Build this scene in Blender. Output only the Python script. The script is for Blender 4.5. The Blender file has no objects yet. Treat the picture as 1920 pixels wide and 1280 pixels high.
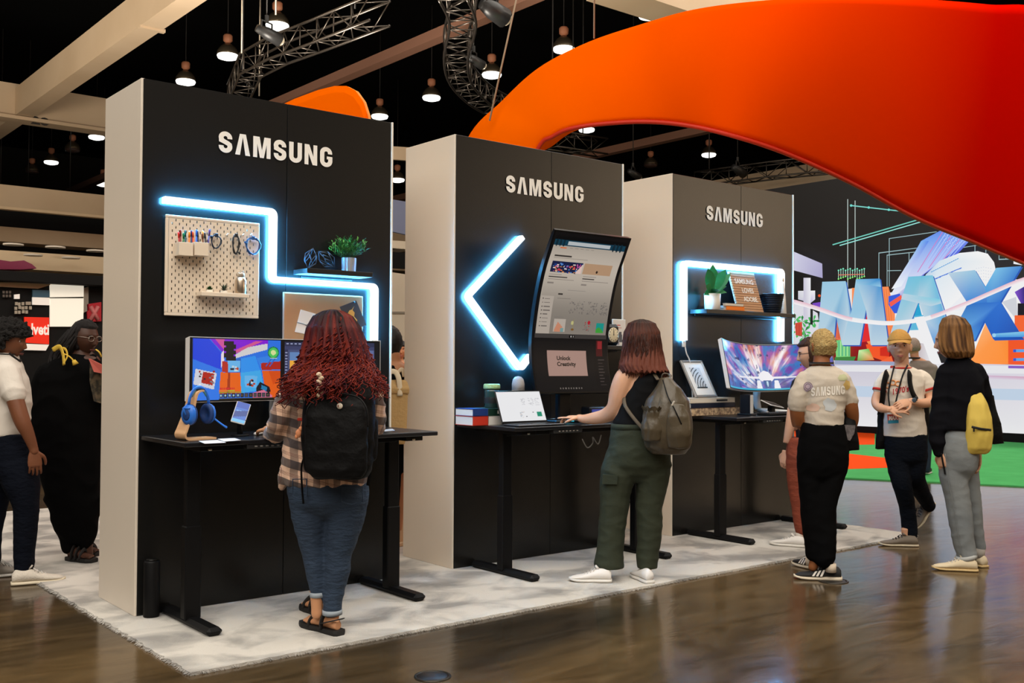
import bpy, bmesh, math, random
import numpy as np
from mathutils import Vector, Matrix, Quaternion, noise as mnoise
random.seed(7)
SC = bpy.context.scene
COL = SC.collection
PI = math.pi

# ------------------------------------------------------------------ camera, world, lights, exposure
F_PX, YAW, PITCH, ROLL = 1929.77, 0.6847, 0.023, 0.005
CAM = np.array([-2.0103, -5.752, 1.4169])
_fw = np.array([math.sin(YAW)*math.cos(PITCH), math.cos(YAW)*math.cos(PITCH), math.sin(PITCH)])
_r = np.array([math.cos(YAW), -math.sin(YAW), 0.0]); _u = np.cross(_r, _fw)
_R = _r*math.cos(ROLL)+_u*math.sin(ROLL); _U = -_r*math.sin(ROLL)+_u*math.cos(ROLL)
cd = bpy.data.cameras.new('camera'); cam = bpy.data.objects.new('camera', cd); COL.objects.link(cam)
cd.sensor_width = 36.0; cd.lens = F_PX/1920*36.0; cd.clip_end = 300
cam.matrix_world = Matrix(((_R[0], _U[0], -_fw[0], CAM[0]), (_R[1], _U[1], -_fw[1], CAM[1]), (_R[2], _U[2], -_fw[2], CAM[2]), (0, 0, 0, 1)))
SC.camera = cam
wd = bpy.data.worlds.new('world'); SC.world = wd; wd.use_nodes = True
wd.node_tree.nodes['Background'].inputs[0].default_value = (0.012, 0.010, 0.008, 1)
SC.view_settings.view_transform = 'Standard'; SC.view_settings.look = 'None'
SC.view_settings.gamma = 1.0; SC.view_settings.use_curve_mapping = False
SC.view_settings.exposure = 0.0

def area(name, loc, size, energy, color, rot=(0, 0, 0), sy=None, spread=PI):
    l = bpy.data.lights.new(name, 'AREA'); l.energy = energy; l.color = color; l.size = size; l.spread = spread
    if sy: l.shape = 'RECTANGLE'; l.size_y = sy
    o = bpy.data.objects.new(name, l); COL.objects.link(o); o.location = loc; o.rotation_euler = rot
    return o
WARM = (1.0, 0.92, 0.81)
# the rows of high bay lamps over this part of the hall, then added fill lights
area('hall_lamp_rows', (-7, -9, 11.2), 22, 5200, WARM, sy=18)
area('hall_lamp_rows_far', (14, 2, 11.2), 16, 2200, WARM, sy=14)
area('hall_lamp_rows_left', (-6, 14, 9.6), 12, 700, WARM, sy=10)
area('added_wall_fill', (37, -18, 11.8), 16, 15000, WARM, rot=(math.radians(-38), 0, 0), sy=5)  # added unseen light, brightens the wall behind the camera for panel reflections
area('added_upfill_left', (-9, 9, 3.2), 9, 3000, (1.0, .86, .68), rot=(PI, 0, 0), sy=9)  # added upward fill for the roof girders, no fixture behind it
area('added_upfill_back', (-6, 18, 3.2), 9, 3000, (1.0, .88, .72), rot=(PI, 0, 0), sy=8)  # added upward fill for the far soffit and bulkheads, source unseen
area('added_upfill_mid', (5.3, 9.5, 3.0), 2.6, 1100, (1.0, .9, .78), rot=(PI, 0, 0), sy=2.6)  # added fill hidden behind the nearest wall, lifts the pale girder
area('added_upfill_front', (-9, -12, 3.2), 8, 1600, (1.0, .88, .72), rot=(PI, 0, 0), sy=8)  # added upward fill behind the camera, not a known lamp

# ------------------------------------------------------------------ pixel -> place, colours
def ray(px, py): return _fw + _R*(px-960)/F_PX - _U*(py-640)/F_PX
def onZ(px, py, z=0.0):
    d = ray(px, py); return Vector(CAM + d*(z-CAM[2])/d[2])
def onY(px, py, y=0.0):
    d = ray(px, py); return Vector(CAM + d*(y-CAM[1])/d[1])
def onX(px, py, x=0.0):
    d = ray(px, py); return Vector(CAM + d*(x-CAM[0])/d[0])
def onD(px, py, dep): return Vector(CAM + ray(px, py)*dep)
def lin(c):
    c = c/255.0
    return c/12.92 if c <= 0.04045 else ((c+0.055)/1.055)**2.4
def S(r, g, b): return (lin(r), lin(g), lin(b))

# ------------------------------------------------------------------ materials
MATS = {}
def mat(name, col, rough=0.6, metal=0.0, spec=0.5, emit=None, es=1.0, var=None, bump=None, coat=0.0, trans=0.0, ior=1.45, sheen=0.0, alpha=1.0):
    """var=(scale, colour2, contrast, stretch) noise between two colours; bump=(scale, strength, stretch)"""
    if name in MATS: return MATS[name]
    m = bpy.data.materials.new(name); m.use_nodes = True; MATS[name] = m
    nt = m.node_tree; b = nt.nodes['Principled BSDF']
    b.inputs['Base Color'].default_value = (*col, 1); b.inputs['Roughness'].default_value = rough
    b.inputs['Metallic'].default_value = metal; b.inputs['Specular IOR Level'].default_value = spec
    b.inputs['Coat Weight'].default_value = coat; b.inputs['Transmission Weight'].default_value = trans; b.inputs['IOR'].default_value = ior
    b.inputs['Sheen Weight'].default_value = sheen; b.inputs['Alpha'].default_value = alpha
    if emit:
        b.inputs['Emission Color'].default_value = (*emit, 1); b.inputs['Emission Strength'].default_value = es
    def coords(st):
        t = nt.nodes.new('ShaderNodeTexCoord'); mp = nt.nodes.new('ShaderNodeMapping')
        nt.links.new(t.outputs['Object'], mp.inputs['Vector']); mp.inputs['Scale'].default_value = st
        return mp.outputs['Vector']
    if var:
        sc, c2, con = var[:3]; st = var[3] if len(var) > 3 else (1, 1, 1)
        n = nt.nodes.new('ShaderNodeTexNoise'); n.inputs['Scale'].default_value = sc; n.inputs['Detail'].default_value = 6
        nt.links.new(coords(st), n.inputs['Vector'])
        r = nt.nodes.new('ShaderNodeValToRGB'); nt.links.new(n.outputs['Fac'], r.inputs['Fac'])
        r.color_ramp.elements[0].position = 0.5-con; r.color_ramp.elements[1].position = 0.5+con
        r.color_ramp.elements[0].color = (*c2, 1); r.color_ramp.elements[1].color = (*col, 1)
        nt.links.new(r.outputs['Color'], b.inputs['Base Color'])
    if bump:
        sc, stg = bump[:2]; st = bump[2] if len(bump) > 2 else (1, 1, 1)
        n = nt.nodes.new('ShaderNodeTexNoise'); n.inputs['Scale'].default_value = sc; n.inputs['Detail'].default_value = 4
        nt.links.new(coords(st), n.inputs['Vector'])
        bp = nt.nodes.new('ShaderNodeBump'); bp.inputs['Strength'].default_value = stg; bp.inputs['Distance'].default_value = 0.02
        nt.links.new(n.outputs['Fac'], bp.inputs['Height']); nt.links.new(bp.outputs['Normal'], b.inputs['Normal'])
    return m
def vcmat(name, rough=0.5, emis=0.0, sat=1.0, metal=0.0, rand=None, sheen=0.0, bump=None):
    """colour from the mesh attribute 'Col'; emis>0 = a lit display showing it"""
    if name in MATS: return MATS[name]
    m = mat(name, (0.5, 0.5, 0.5), rough, metal, sheen=sheen, bump=bump); nt = m.node_tree; b = nt.nodes['Principled BSDF']
    a = nt.nodes.new('ShaderNodeVertexColor'); a.layer_name = 'Col'
    if emis > 0:
        b.inputs['Base Color'].default_value = (0.004, 0.004, 0.005, 1)
        nt.links.new(a.outputs['Color'], b.inputs['Emission Color']); b.inputs['Emission Strength'].default_value = emis
    else:
        nt.links.new(a.outputs['Color'], b.inputs['Base Color'])
    return m

# ------------------------------------------------------------------ mesh builder
def V(*a): return Vector(a)
def frame(d):
    d = d.normalized(); up = V(0, 0, 1) if abs(d.z) < 0.95 else V(0, 1, 0)
    x = up.cross(d).normalized(); return x, d.cross(x)
class MB:
    def __init__(s): s.v = []; s.f = []; s.mi = []; s.sm = []; s.c = []; s.hc = False
    def add(s, vs, fs, mi=0, sm=False, col=None):
        o = len(s.v); s.v.extend(Vector(v) for v in vs)
        for f in fs: s.f.append([i+o for i in f]); s.mi.append(mi); s.sm.append(sm)
        if col is not None: s.hc = True
        if col is not None and len(vs) and isinstance(col[0], (tuple, list)): s.c.extend(col)
        else: s.c.extend([col or (1, 1, 1)]*len(vs))
        return s
    def box(s, c, sz, b=0.0, rot=None, mi=0, col=None):
        """chamfered box, centre c, full size sz, chamfer b"""
        hx, hy, hz = sz[0]/2, sz[1]/2, sz[2]/2; c = Vector(c)
        M = rot if rot is not None else Matrix.Identity(3)
        if isinstance(rot, (int, float)): M = Matrix.Rotation(rot, 3, 'Z')
        if b <= 0:
            vs = [V(x*hx, y*hy, z*hz) for x in (-1, 1) for y in (-1, 1) for z in (-1, 1)]
            fs = [(0, 1, 3, 2), (4, 6, 7, 5), (0, 4, 5, 1), (2, 3, 7, 6), (0, 2, 6, 4), (1, 5, 7, 3)]
            return s.add([c+M@v for v in vs], fs, mi, False, col)
        b = min(b, hx*.95, hy*.95, hz*.95); vs = []; ix = {}
        for x in (-1, 1):
            for y in (-1, 1):
                for z in (-1, 1):
                    for a in range(3):
                        h = [hx-b, hy-b, hz-b]; h[a] += b; ix[(x, y, z, a)] = len(vs); vs.append(V(x*h[0], y*h[1], z*h[2]))
        fs = []
        for a in range(3):
            p, q = (a+1) % 3, (a+2) % 3
            for sg in (-1, 1):
                f = []
                for (i, j) in ((-1, -1), (1, -1), (1, 1), (-1, 1)):
                    k = [0, 0, 0]; k[a] = sg; k[p] = i; k[q] = j; f.append(ix[(*k, a)])
                fs.append(f if sg > 0 else f[::-1])
            for i in (-1, 1):
                for j in (-1, 1):
                    k0 = [0, 0, 0]; k0[p] = i; k0[q] = j; k1 = list(k0); k0[a] = -1; k1[a] = 1
                    f = [ix[(*k0, p)], ix[(*k1, p)], ix[(*k1, q)], ix[(*k0, q)]]
                    fs.append(f if i*j < 0 else f[::-1])
        for x in (-1, 1):
            for y in (-1, 1):
                for z in (-1, 1):
                    f = [ix[(x, y, z, 0)], ix[(x, y, z, 1)], ix[(x, y, z, 2)]]; fs.append(f if x*y*z > 0 else f[::-1])
        return s.add([c+M@v for v in vs], fs, mi, False, col)
    def rings(s, rings, closed=True, caps=True, mi=0, sm=True, col=None, loop=False):
        n = len(rings[0]); vs = [v for r in rings for v in r]; fs = []; m = len(rings)
        for i in range(m if loop else m-1):
            i2 = (i+1) % m
            for j in range(n if closed else n-1):
                fs.append((i*n+j, i*n+(j+1) % n, i2*n+(j+1) % n, i2*n+j))
        if caps and not loop and closed:
            fs.append(tuple(range(n))[::-1]); fs.append(tuple((m-1)*n+j for j in range(n)))
        cc = None
        if col is not None: cc = [c for c in col for _ in range(n)] if isinstance(col[0], (tuple, list)) else col
        return s.add(vs, fs, mi, sm, cc)
    def tube(s, pts, r, n=8, caps=True, mi=0, sm=True, col=None, loop=False, flat=1.0, up=None):
        pts = [Vector(p) for p in pts]; m = len(pts); rs = r if isinstance(r, (list, tuple)) else [r]*m
        T = []
        for i in range(m):
            a = pts[(i-1) % m] if (i > 0 or loop) else pts[i]; b = pts[(i+1) % m] if (i < m-1 or loop) else pts[i]
            d = b-a; T.append(d.normalized() if d.length > 1e-9 else V(0, 0, 1))
        x, y = frame(T[0])
        if up is not None: y = (Vector(up)-T[0]*T[0].dot(Vector(up))).normalized(); x = y.cross(T[0])
        R = []
        for i in range(m):
            if i:
                q = T[i-1].rotation_difference(T[i]); x = q@x; y = q@y
            R.append([pts[i]+x*(math.cos(2*PI*k/n)*rs[i])+y*(math.sin(2*PI*k/n)*rs[i]*flat) for k in range(n)])
        return s.rings(R, True, caps, mi, sm, col, loop)
    def capsule(s, pts, rs, n=12, mi=0, col=None, flat=1.0, up=None):
        """tube with rounded ends"""
        pts = [Vector(p) for p in pts]; rs = list(rs) if isinstance(rs, (list, tuple)) else [rs]*len(pts)
        d0 = (pts[0]-pts[1]).normalized(); d1 = (pts[-1]-pts[-2]).normalized(); P = []; Q = []
        for a in (80, 60, 35): P.append(pts[0]+d0*rs[0]*math.sin(math.radians(a))); Q.append(rs[0]*math.cos(math.radians(a)))
        P += pts; Q += rs
        for a in (35, 60, 80): P.append(pts[-1]+d1*rs[-1]*math.sin(math.radians(a))); Q.append(rs[-1]*math.cos(math.radians(a)))
        return s.tube(P, Q, n, True, mi, True, col, False, flat, up)
    def lathe(s, prof, c=(0, 0, 0), n=20, mi=0, sm=True, col=None, M=None, caps=True):
        c = Vector(c); R = []
        for r, z in prof:
            ring = [V(r*math.cos(2*PI*k/n), r*math.sin(2*PI*k/n), z) for k in range(n)]
            R.append([c+(M@v if M is not None else v) for v in ring])
        return s.rings(R, True, caps, mi, sm, col)
    def ball(s, c, r, n=14, m=8, mi=0, col=None, M=None):
        if not isinstance(r, (tuple, list)): r = (r, r, r)
        c = Vector(c); R = []
        for i in range(m+1):
            t = PI*(i+0.02*(i == 0)-0.02*(i == m))/m; z = -math.cos(t); q = math.sin(t)
            ring = [V(q*math.cos(2*PI*k/n)*r[0], q*math.sin(2*PI*k/n)*r[1], z*r[2]) for k in range(n)]
            R.append([c+(M@v if M is not None else v) for v in ring])
        return s.rings(R, True, True, mi, True, col)
    def prism(s, poly, o, ax, ay, d, mi=0, col=None, sm=False):
        """polygon (list of 2D) in plane o+ax*u+ay*v, extruded by vector d"""
        o = Vector(o); ax = Vector(ax); ay = Vector(ay); d = Vector(d); n = len(poly)
        a = [o+ax*u+ay*v for u, v in poly]; b = [p+d for p in a]
        fs = [tuple(range(n))[::-1], tuple(n+i for i in range(n))]+[(i, (i+1) % n, n+(i+1) % n, n+i) for i in range(n)]
        return s.add(a+b, fs, mi, sm, col)
    def poly(s, pts, mi=0, col=None): return s.add(pts, [tuple(range(len(pts)))], mi, False, col)
    def mesh(s, name, mats=None):
        me = bpy.data.meshes.new(name); me.from_pydata([tuple(v) for v in s.v], [], s.f)
        me.polygons.foreach_set('material_index', s.mi); me.polygons.foreach_set('use_smooth', s.sm)
        if s.hc:
            a = me.color_attributes.new('Col', 'FLOAT_COLOR', 'POINT')
            a.data.foreach_set('color', np.array([(*c[:3], 1.0) for c in s.c], dtype=np.float32).ravel())
        for m in (mats if isinstance(mats, (list, tuple)) else [mats]):
            if m: me.materials.append(m)
        me.update(); return me
def fixnormals(me):
    bm = bmesh.new(); bm.from_mesh(me); bmesh.ops.recalc_face_normals(bm, faces=bm.faces); bm.to_mesh(me); bm.free()
def obj(name, mb, mats=None, parent=None, label=None, cat=None, group=None, kind=None, loc=None, rz=0.0, fix=True):
    me = mb.mesh(name, mats) if isinstance(mb, MB) else mb
    if not isinstance(mb, MB) and mats:
        me.materials.clear(); [me.materials.append(m) for m in (mats if isinstance(mats, (list, tuple)) else [mats])]
    if fix: fixnormals(me)
    o = bpy.data.objects.new(name, me); COL.objects.link(o)
    if parent: o.parent = parent
    if loc is not None: o.location = loc; o.rotation_euler = (0, 0, rz)
    return tag(o, label, cat, group, kind)
def tag(o, label=None, cat=None, group=None, kind=None):
    if label: o['label'] = label
    if cat: o['category'] = cat
    if group: o['group'] = group
    if kind: o['kind'] = kind
    return o
def thing(name, label, cat, loc=(0, 0, 0), rz=0.0, group=None):
    o = bpy.data.objects.new(name, None); COL.objects.link(o); o.location = loc; o.rotation_euler = (0, 0, rz); o.empty_display_size = 0.1
    return tag(o, label, cat, group)
def dup(o, loc, rz=None, label=None, group=None):
    def cp(src, par):
        c = src.copy(); COL.objects.link(c); c.parent = par
        for ch in list(src.children): cp(ch, c)
        return c
    c = cp(o, None); c.location = loc
    if rz is not None: c.rotation_euler = (0, 0, rz)
    if label: c['label'] = label
    if group: c['group'] = group
    return c
def struct(name, mb, m, parent=None): return obj(name, mb, m, parent, kind='structure')
_tmpn = 0
def remesh(mb, voxel, smooth=4, fac=0.5, name='m'):
    me = mb.mesh('tmp'); fixnormals(me); t = bpy.data.objects.new('tmp', me); COL.objects.link(t)
    r = t.modifiers.new('r', 'REMESH'); r.mode = 'VOXEL'; r.voxel_size = voxel; r.use_smooth_shade = True
    if smooth: q = t.modifiers.new('s', 'SMOOTH'); q.iterations = smooth; q.factor = fac
    dg = bpy.context.evaluated_depsgraph_get(); out = bpy.data.meshes.new_from_object(t.evaluated_get(dg)); out.name = name
    bpy.data.objects.remove(t); bpy.data.meshes.remove(me)
    out.materials.clear(); out.polygons.foreach_set('use_smooth', [True]*len(out.polygons)); return out
def wrinkle(me, amp, sc, seed=0, ridged=True):
    """push vertices along normals by noise; sc = 3 scales (folds run along the small one)"""
    n = len(me.vertices); co = np.empty(n*3); me.vertices.foreach_get('co', co); co = co.reshape(-1, 3)
    nr = np.empty(n*3); me.vertex_normals.foreach_get('vector', nr); nr = nr.reshape(-1, 3)
    for i in range(n):
        x, y, z = co[i]
        q = mnoise.noise((x*sc[0]+seed*7.3, y*sc[1]+seed*3.1, z*sc[2]))
        if ridged: q = 0.55-abs(q)*2.2
        co[i] += nr[i]*(amp*q)
    me.vertices.foreach_set('co', co.ravel()); me.update(); return me
def joined(meshes, name):
    """several meshes into one"""
    bm = bmesh.new()
    for m in meshes: bm.from_mesh(m)
    out = bpy.data.meshes.new(name); bm.to_mesh(out); bm.free()
    out.polygons.foreach_set('use_smooth', [True]*len(out.polygons)); return out
def mb_mesh(mb): m = mb.mesh('p'); fixnormals(m); return m
def text_polys(txt, size, bold=0.0, sx=1.0, align='LEFT', sp=1.0):
    """built-in font -> (verts2d, faces)"""
    c = bpy.data.curves.new('t', 'FONT'); c.body = txt; c.size = size; c.offset = bold; c.align_x = align; c.space_character = sp; c.resolution_u = 3
    o = bpy.data.objects.new('t', c); COL.objects.link(o); dg = bpy.context.evaluated_depsgraph_get()
    m = bpy.data.meshes.new_from_object(o.evaluated_get(dg))
    vs = [(v.co.x*sx, v.co.y) for v in m.vertices]; fs = [tuple(p.vertices) for p in m.polygons]
    bpy.data.objects.remove(o); bpy.data.curves.remove(c); bpy.data.meshes.remove(m); return vs, fs
def add_text(mb, txt, size, o, ax, ay, bold=0.0, sx=1.0, align='LEFT', mi=0, col=None, off=None):
    vs, fs = text_polys(txt, size, bold, sx, align); o = Vector(o); ax = Vector(ax); ay = Vector(ay)
    n = ax.cross(ay)*(off or 0.0)
    mb.add([o+ax*u+ay*v+n for u, v in vs], fs, mi, False, col)
def bez(p, n=8):
    """Catmull-Rom through points"""
    p = [Vector(q) for q in p]; out = []
    for i in range(len(p)-1):
        a = p[max(i-1, 0)]; b = p[i]; c = p[i+1]; d = p[min(i+2, len(p)-1)]
        for k in range(n):
            t = k/n; out.append(0.5*((2*b)+(c-a)*t+(2*a-5*b+4*c-d)*t*t+(3*b-a-3*c+d)*t**3))
    out.append(p[-1]); return out
def stroke(path, w, z=0):
    """2D polyline -> outline polygon quads of width w (list of quads)"""
    L = []; Rr = []
    p = [Vector((a, b)) for a, b in path]
    for i in range(len(p)):
        a = p[max(i-1, 0)]; b = p[min(i+1, len(p)-1)]; d = (b-a).normalized(); n = Vector((-d.y, d.x))
        if 0 < i < len(p)-1:
            d1 = (p[i]-p[i-1]).normalized(); n1 = Vector((-d1.y, d1.x)); k = max(0.5, n.dot(n1)); n = n/k
        L.append(p[i]+n*w/2); Rr.append(p[i]-n*w/2)
    return L, Rr
# ================================================================== the hall
M_black = mat('black_paint', (0.0035, 0.0034, 0.0033), 0.7, spec=.3)
M_ceiling = mat('ceiling_black', (0.004, 0.004, 0.004), 0.9, spec=0.1)
M_beam = mat('beam_paint', S(204, 182, 154), 0.75, var=(0.6, S(186, 162, 132), 0.3))
M_beam_dark = mat('beam_primer', S(120, 84, 66), 0.7)
M_white = mat('wall_white', S(226, 215, 200), 0.42, var=(1.2, S(222, 210, 195), 0.3))
M_front = mat('wall_charcoal', (0.0085, 0.0083, 0.008), 0.25, spec=0.37)
M_floor = mat('polished_concrete', (0.09, 0.06, 0.032), 0.2, spec=0.5)
def _floor_nodes(m):
    nt = m.node_tree; b = nt.nodes['Principled BSDF']; L = nt.links.new
    t = nt.nodes.new('ShaderNodeTexCoord'); mp = nt.nodes.new('ShaderNodeMapping'); L(t.outputs['Object'], mp.inputs['Vector'])
    mp.inputs['Rotation'].default_value = (0, 0, 0.68); mp.inputs['Scale'].default_value = (0.5, 1.6, 1)
    n1 = nt.nodes.new('ShaderNodeTexNoise'); n1.inputs['Scale'].default_value = 0.55; n1.inputs['Detail'].default_value = 8; n1.inputs['Distortion'].default_value = 0.8
    n2 = nt.nodes.new('ShaderNodeTexNoise'); n2.inputs['Scale'].default_value = 3.2; n2.inputs['Detail'].default_value = 10; n2.inputs['Distortion'].default_value = 1.5
    L(mp.outputs['Vector'], n1.inputs['Vector']); L(mp.outputs['Vector'], n2.inputs['Vector'])
    r = nt.nodes.new('ShaderNodeValToRGB'); L(n1.outputs['Fac'], r.inputs['Fac']); e = r.color_ramp.elements
    e[0].position = 0.36; e[0].color = (*S(52, 45, 36), 1); e[1].position = 0.66; e[1].color = (*S(102, 82, 54), 1)
    mx = nt.nodes.new('ShaderNodeMixRGB'); mx.blend_type = 'MULTIPLY'; mx.inputs['Fac'].default_value = 0.8
    r2 = nt.nodes.new('ShaderNodeValToRGB'); L(n2.outputs['Fac'], r2.inputs['Fac'])
    r2.color_ramp.elements[0].position = 0.3; r2.color_ramp.elements[0].color = (0.45, 0.43, 0.4, 1); r2.color_ramp.elements[1].position = 0.62
    L(r.outputs['Color'], mx.inputs['Color1']); L(r2.outputs['Color'], mx.inputs['Color2']); L(mx.outputs['Color'], b.inputs['Base Color'])
    mr = nt.nodes.new('ShaderNodeMapRange'); L(n2.outputs['Fac'], mr.inputs['Value']); mr.inputs['To Min'].default_value = 0.10; mr.inputs['To Max'].default_value = 0.22
    L(mr.outputs['Result'], b.inputs['Roughness'])
    bp = nt.nodes.new('ShaderNodeBump'); bp.inputs['Strength'].default_value = 0.05; bp.inputs['Distance'].default_value = 0.03
    L(n2.outputs['Fac'], bp.inputs['Height']); L(bp.outputs['Normal'], b.inputs['Normal'])
_floor_nodes(M_floor)
HX0, HX1, HY0, HY1, HZ = -32, 50, -26, 54, 13.0
def plate(a, b): return MB().box([(a[i]+b[i])/2 for i in range(3)], [abs(a[i]-b[i]) for i in range(3)])
struct('floor', plate((HX0, HY0, -0.1), (HX1, HY1, 0)), M_floor)
struct('ceiling', plate((HX0, HY0, HZ), (HX1, HY1, HZ+.1)), M_ceiling)
M_hall = mat('hall_wall_paint', S(196, 176, 152), 0.8)
struct('wall_front', plate((HX0, HY0-.2, 0), (HX1, HY0, HZ)), M_hall)
struct('added_drape', plate((HX0, HY0, 0), (HX1, HY0+.08, 4.2)), M_black)  # unseen dark drape, added to keep low reflections in the panels dark
struct('wall_left', plate((HX0-.2, HY0, 0), (HX0, HY1, HZ)), M_black)
struct('wall_right', plate((HX1, HY0, 0), (HX1+.2, HY1, HZ)), M_black)
struct('wall_back', plate((HX0, HY1, 0), (HX1, HY1+.2, HZ)), M_black)

# ---- deep roof girders
ZB = 8.6
def girder(name, a, b, par=None):
    return struct(name, plate(a, b), M_beam, par)
x0 = onZ(330, 0, ZB).x; x1 = onZ(388, 0, ZB).x; zt = onX(236, 0, x0).z
girder('trim_1', (x0, -10, ZB), (x1, 34, zt))
pl = onX(262, 80, x0)
struct('trim_9', plate((x0-.02, pl.y-.06, ZB-.05), (x1+.06, pl.y+.06, ZB+.02)), M_beam)
y0 = onZ(60, 222, ZB-.02).y; zt2 = onY(0, 152, y0).z
tb = girder('trim_2', (-24, y0, ZB-.02), (x1+6, y0+1.0, zt2))
num = MB(); o = onY(58, 231, y0-.004); vs_, fs_ = text_polys('20', .5, 0.02)
num.add([o+V(u, 0, v*.62) for u, v in vs_], fs_); obj('number', num, mat('stencil_black', (0.012, 0.010, 0.008), 0.6), tb)
struct('trim_3', plate((-24, y0-.12, ZB-.12), (x1+6, y0+.25, ZB-.02)), M_beam)
y2 = onZ(1228, 0, ZB).y
girder('trim_4', (onZ(1228, 0, ZB).x-1, y2, ZB), (34, y2+.9, ZB+1.7))
# slim purlin, far pair of girders on the right
a = onZ(640, 152, 8.4); struct('trim_5', plate((a.x-.14, 4, 8.4), (a.x+.14, 39, 8.62)), M_beam_dark)
a = onZ(1240, 268, 8.0); struct('trim_6', plate((a.x-.13, 2, 8.0), (a.x+.13, 39, 8.22)), M_beam_dark)
a = onZ(1431, 357, 6.9); b = onX(1431, 322, a.x); struct('trim_7', plate((a.x, 2, 6.9), (a.x+1.2, 39, b.z)), M_beam)
a = onZ(1560, 353, 6.2); struct('trim_8', plate((a.x-.08, 2, 6.2), (a.x+.08, 39, 6.36)), M_beam)

# ---- high bay lamps
M_lamp_shell = mat('lamp_shell', S(120, 108, 88), 0.35, 0.7)
M_lamp_glow = mat('lamp_glow', (0.9, 0.9, 0.9), 0.4, emit=(1.0, 1.0, 0.93), es=2.2)
M_lamp_off = mat('lamp_off', S(90, 70, 62), 0.4)
M_copper = mat('lamp_copper_cap', S(210, 140, 105), 0.5)
M_rod = mat('rod_dark', (0.03, 0.027, 0.025), 0.6)
LZ = 10.0
def make_lamp(on=True, top=3.0):
    t = thing('high_bay_lamp', 'lit bell lamp', 'lamp')
    obj('diffuser', MB().lathe([(.05, .05), (.27, .05), (.295, 0.0), (.27, -.06), (.15, -.10), (.01, -.11)], n=20), M_lamp_glow if on else M_lamp_off, t)
    obj('shade', MB().lathe([(.292, .03), (.30, .05), (.28, .14), (.20, .26), (.11, .33), (.05, .35)], n=20), M_lamp_shell, t)
    obj('ballast', MB().lathe([(.06, .36), (.07, .37), (.125, .42), (.13, .56), (.10, .60), (.03, .62)], n=16), M_copper, t)
    obj('rod', MB().tube([(0, 0, .6), (0, 0, top)], .012, 6), M_rod, t)
    return t
L0 = make_lamp(True); L1 = make_lamp(False); L2 = make_lamp(True, HZ-8.9); used2 = False
LAMPS = [(427, 105, 'lit bell lamp left of the upper end of the straight truss'), (348, 153, 'lit bell lamp just above the left corner of the leftmost display wall'),
         (181, 257, 'lit bell lamp left of the top of the leftmost display wall, under the beam'), (96, 304, 'lit bell lamp at far left, below the crossing beams'),
         (712, 218, 'lit bell lamp beside the small orange fin, at the right corner of the left wall'), (809, 183, 'lit bell lamp alone on black between the orange fin and the curved truss'),
         (922, 140, 'lit bell lamp right of the curved truss, by the hanging cable'), (1057, 92, 'lit bell lamp at the top edge of the orange arch, the lower of two there'),
         (1219, 28, 'lit bell lamp highest in the photo, peeking over the orange arch'), (1100, 243, 'lit bell lamp half hidden just under the orange arch above the middle wall'),
         (1329, 290, 'lit bell lamp under the orange arch, above the right display wall'), (520, 48, 'lit bell lamp seen behind the straight truss at top'),
         (745, 337, 'lit bell lamp seen in the gap between left and middle walls'), (188, 411, 'lit bell lamp low at far left, touching the edge of the left wall'),
         (194, 345, 'lit bell lamp half hidden by the edge of the left display wall')]
for i, (px, py, lb) in enumerate(LAMPS):
    p = onZ(px, py, LZ) if py < 320 else onZ(px, py, 8.9)
    if py < 320: o = L0 if i == 0 else dup(L0, p)
    else: o = dup(L2, p) if used2 else L2; used2 = True
    o.location = p; o['label'] = lb; o['group'] = 'lit high bay lamps'
for i, (px, py, lb) in enumerate([(136, 281, 'unlit bell lamp hanging between two lit ones at far left'), (1220, 310, 'unlit bell lamp below the orange arch left of the lit one'), (60, 322, 'unlit small bell lamp lowest at far left')]):
    o = L1 if i == 0 else dup(L1, V(0, 0, 0)); o.location = onZ(px, py, LZ); o['label'] = lb; o['group'] = 'unlit high bay lamps'

# ---- lighting trusses
M_truss = mat('truss_black', S(84, 78, 72), 0.3, 0.85)
def truss(label, pts, w, h, step, group='lighting trusses'):
    pts = [Vector(p) for p in pts]; t = thing('lighting_truss', label, 'truss', pts[0], 0, group); o0 = pts[0]
    D = []
    for i in range(len(pts)):
        d = (pts[min(i+1, len(pts)-1)]-pts[max(i-1, 0)]); d.z = 0; D.append(d.normalized())
    ch = []
    for sx in (-1, 1):
        for sz in (-1, 1):
            q = [p-o0+V(-d.y, d.x, 0)*(sx*w/2)+V(0, 0, sz*h/2) for p, d in zip(pts, D)]; ch.append(q)
            obj('chord', MB().tube(q, .026, 7), M_truss, t)
    L = [0]
    for i in range(1, len(pts)): L.append(L[-1]+(pts[i]-pts[i-1]).length)
    def at(q, s):
        for i in range(1, len(L)):
            if s <= L[i]+1e-9:
                k = (s-L[i-1])/(L[i]-L[i-1]); return q[i-1].lerp(q[i], k)
        return q[-1]
    n = max(2, int(L[-1]/step))
    for k in range(n):
        s0 = L[-1]*k/n; s1 = L[-1]*(k+1)/n
        for a, b in ((0, 1), (2, 3), (0, 2), (1, 3)):
            A, B = (a, b) if k % 2 == 0 else (b, a)
            obj('brace', MB().tube([at(ch[A], s0), at(ch[B], s1)], .013, 5), M_truss, t)
        obj('brace', MB().tube([at(ch[0], s0), at(ch[1], s0)], .013, 5), M_truss, t); obj('brace', MB().tube([at(ch[0], s0), at(ch[2], s0)], .013, 5), M_truss, t)
    for q in (pts[0].lerp(pts[1], .4), pts[-2].lerp(pts[-1], .6)): obj('hanger_pipe', MB().tube([q-o0+V(0, 0, h/2), V(q.x-o0.x, q.y-o0.y, HZ-o0.z)], .018, 6), M_rod, t)
    return t
TZ = 7.4
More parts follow.
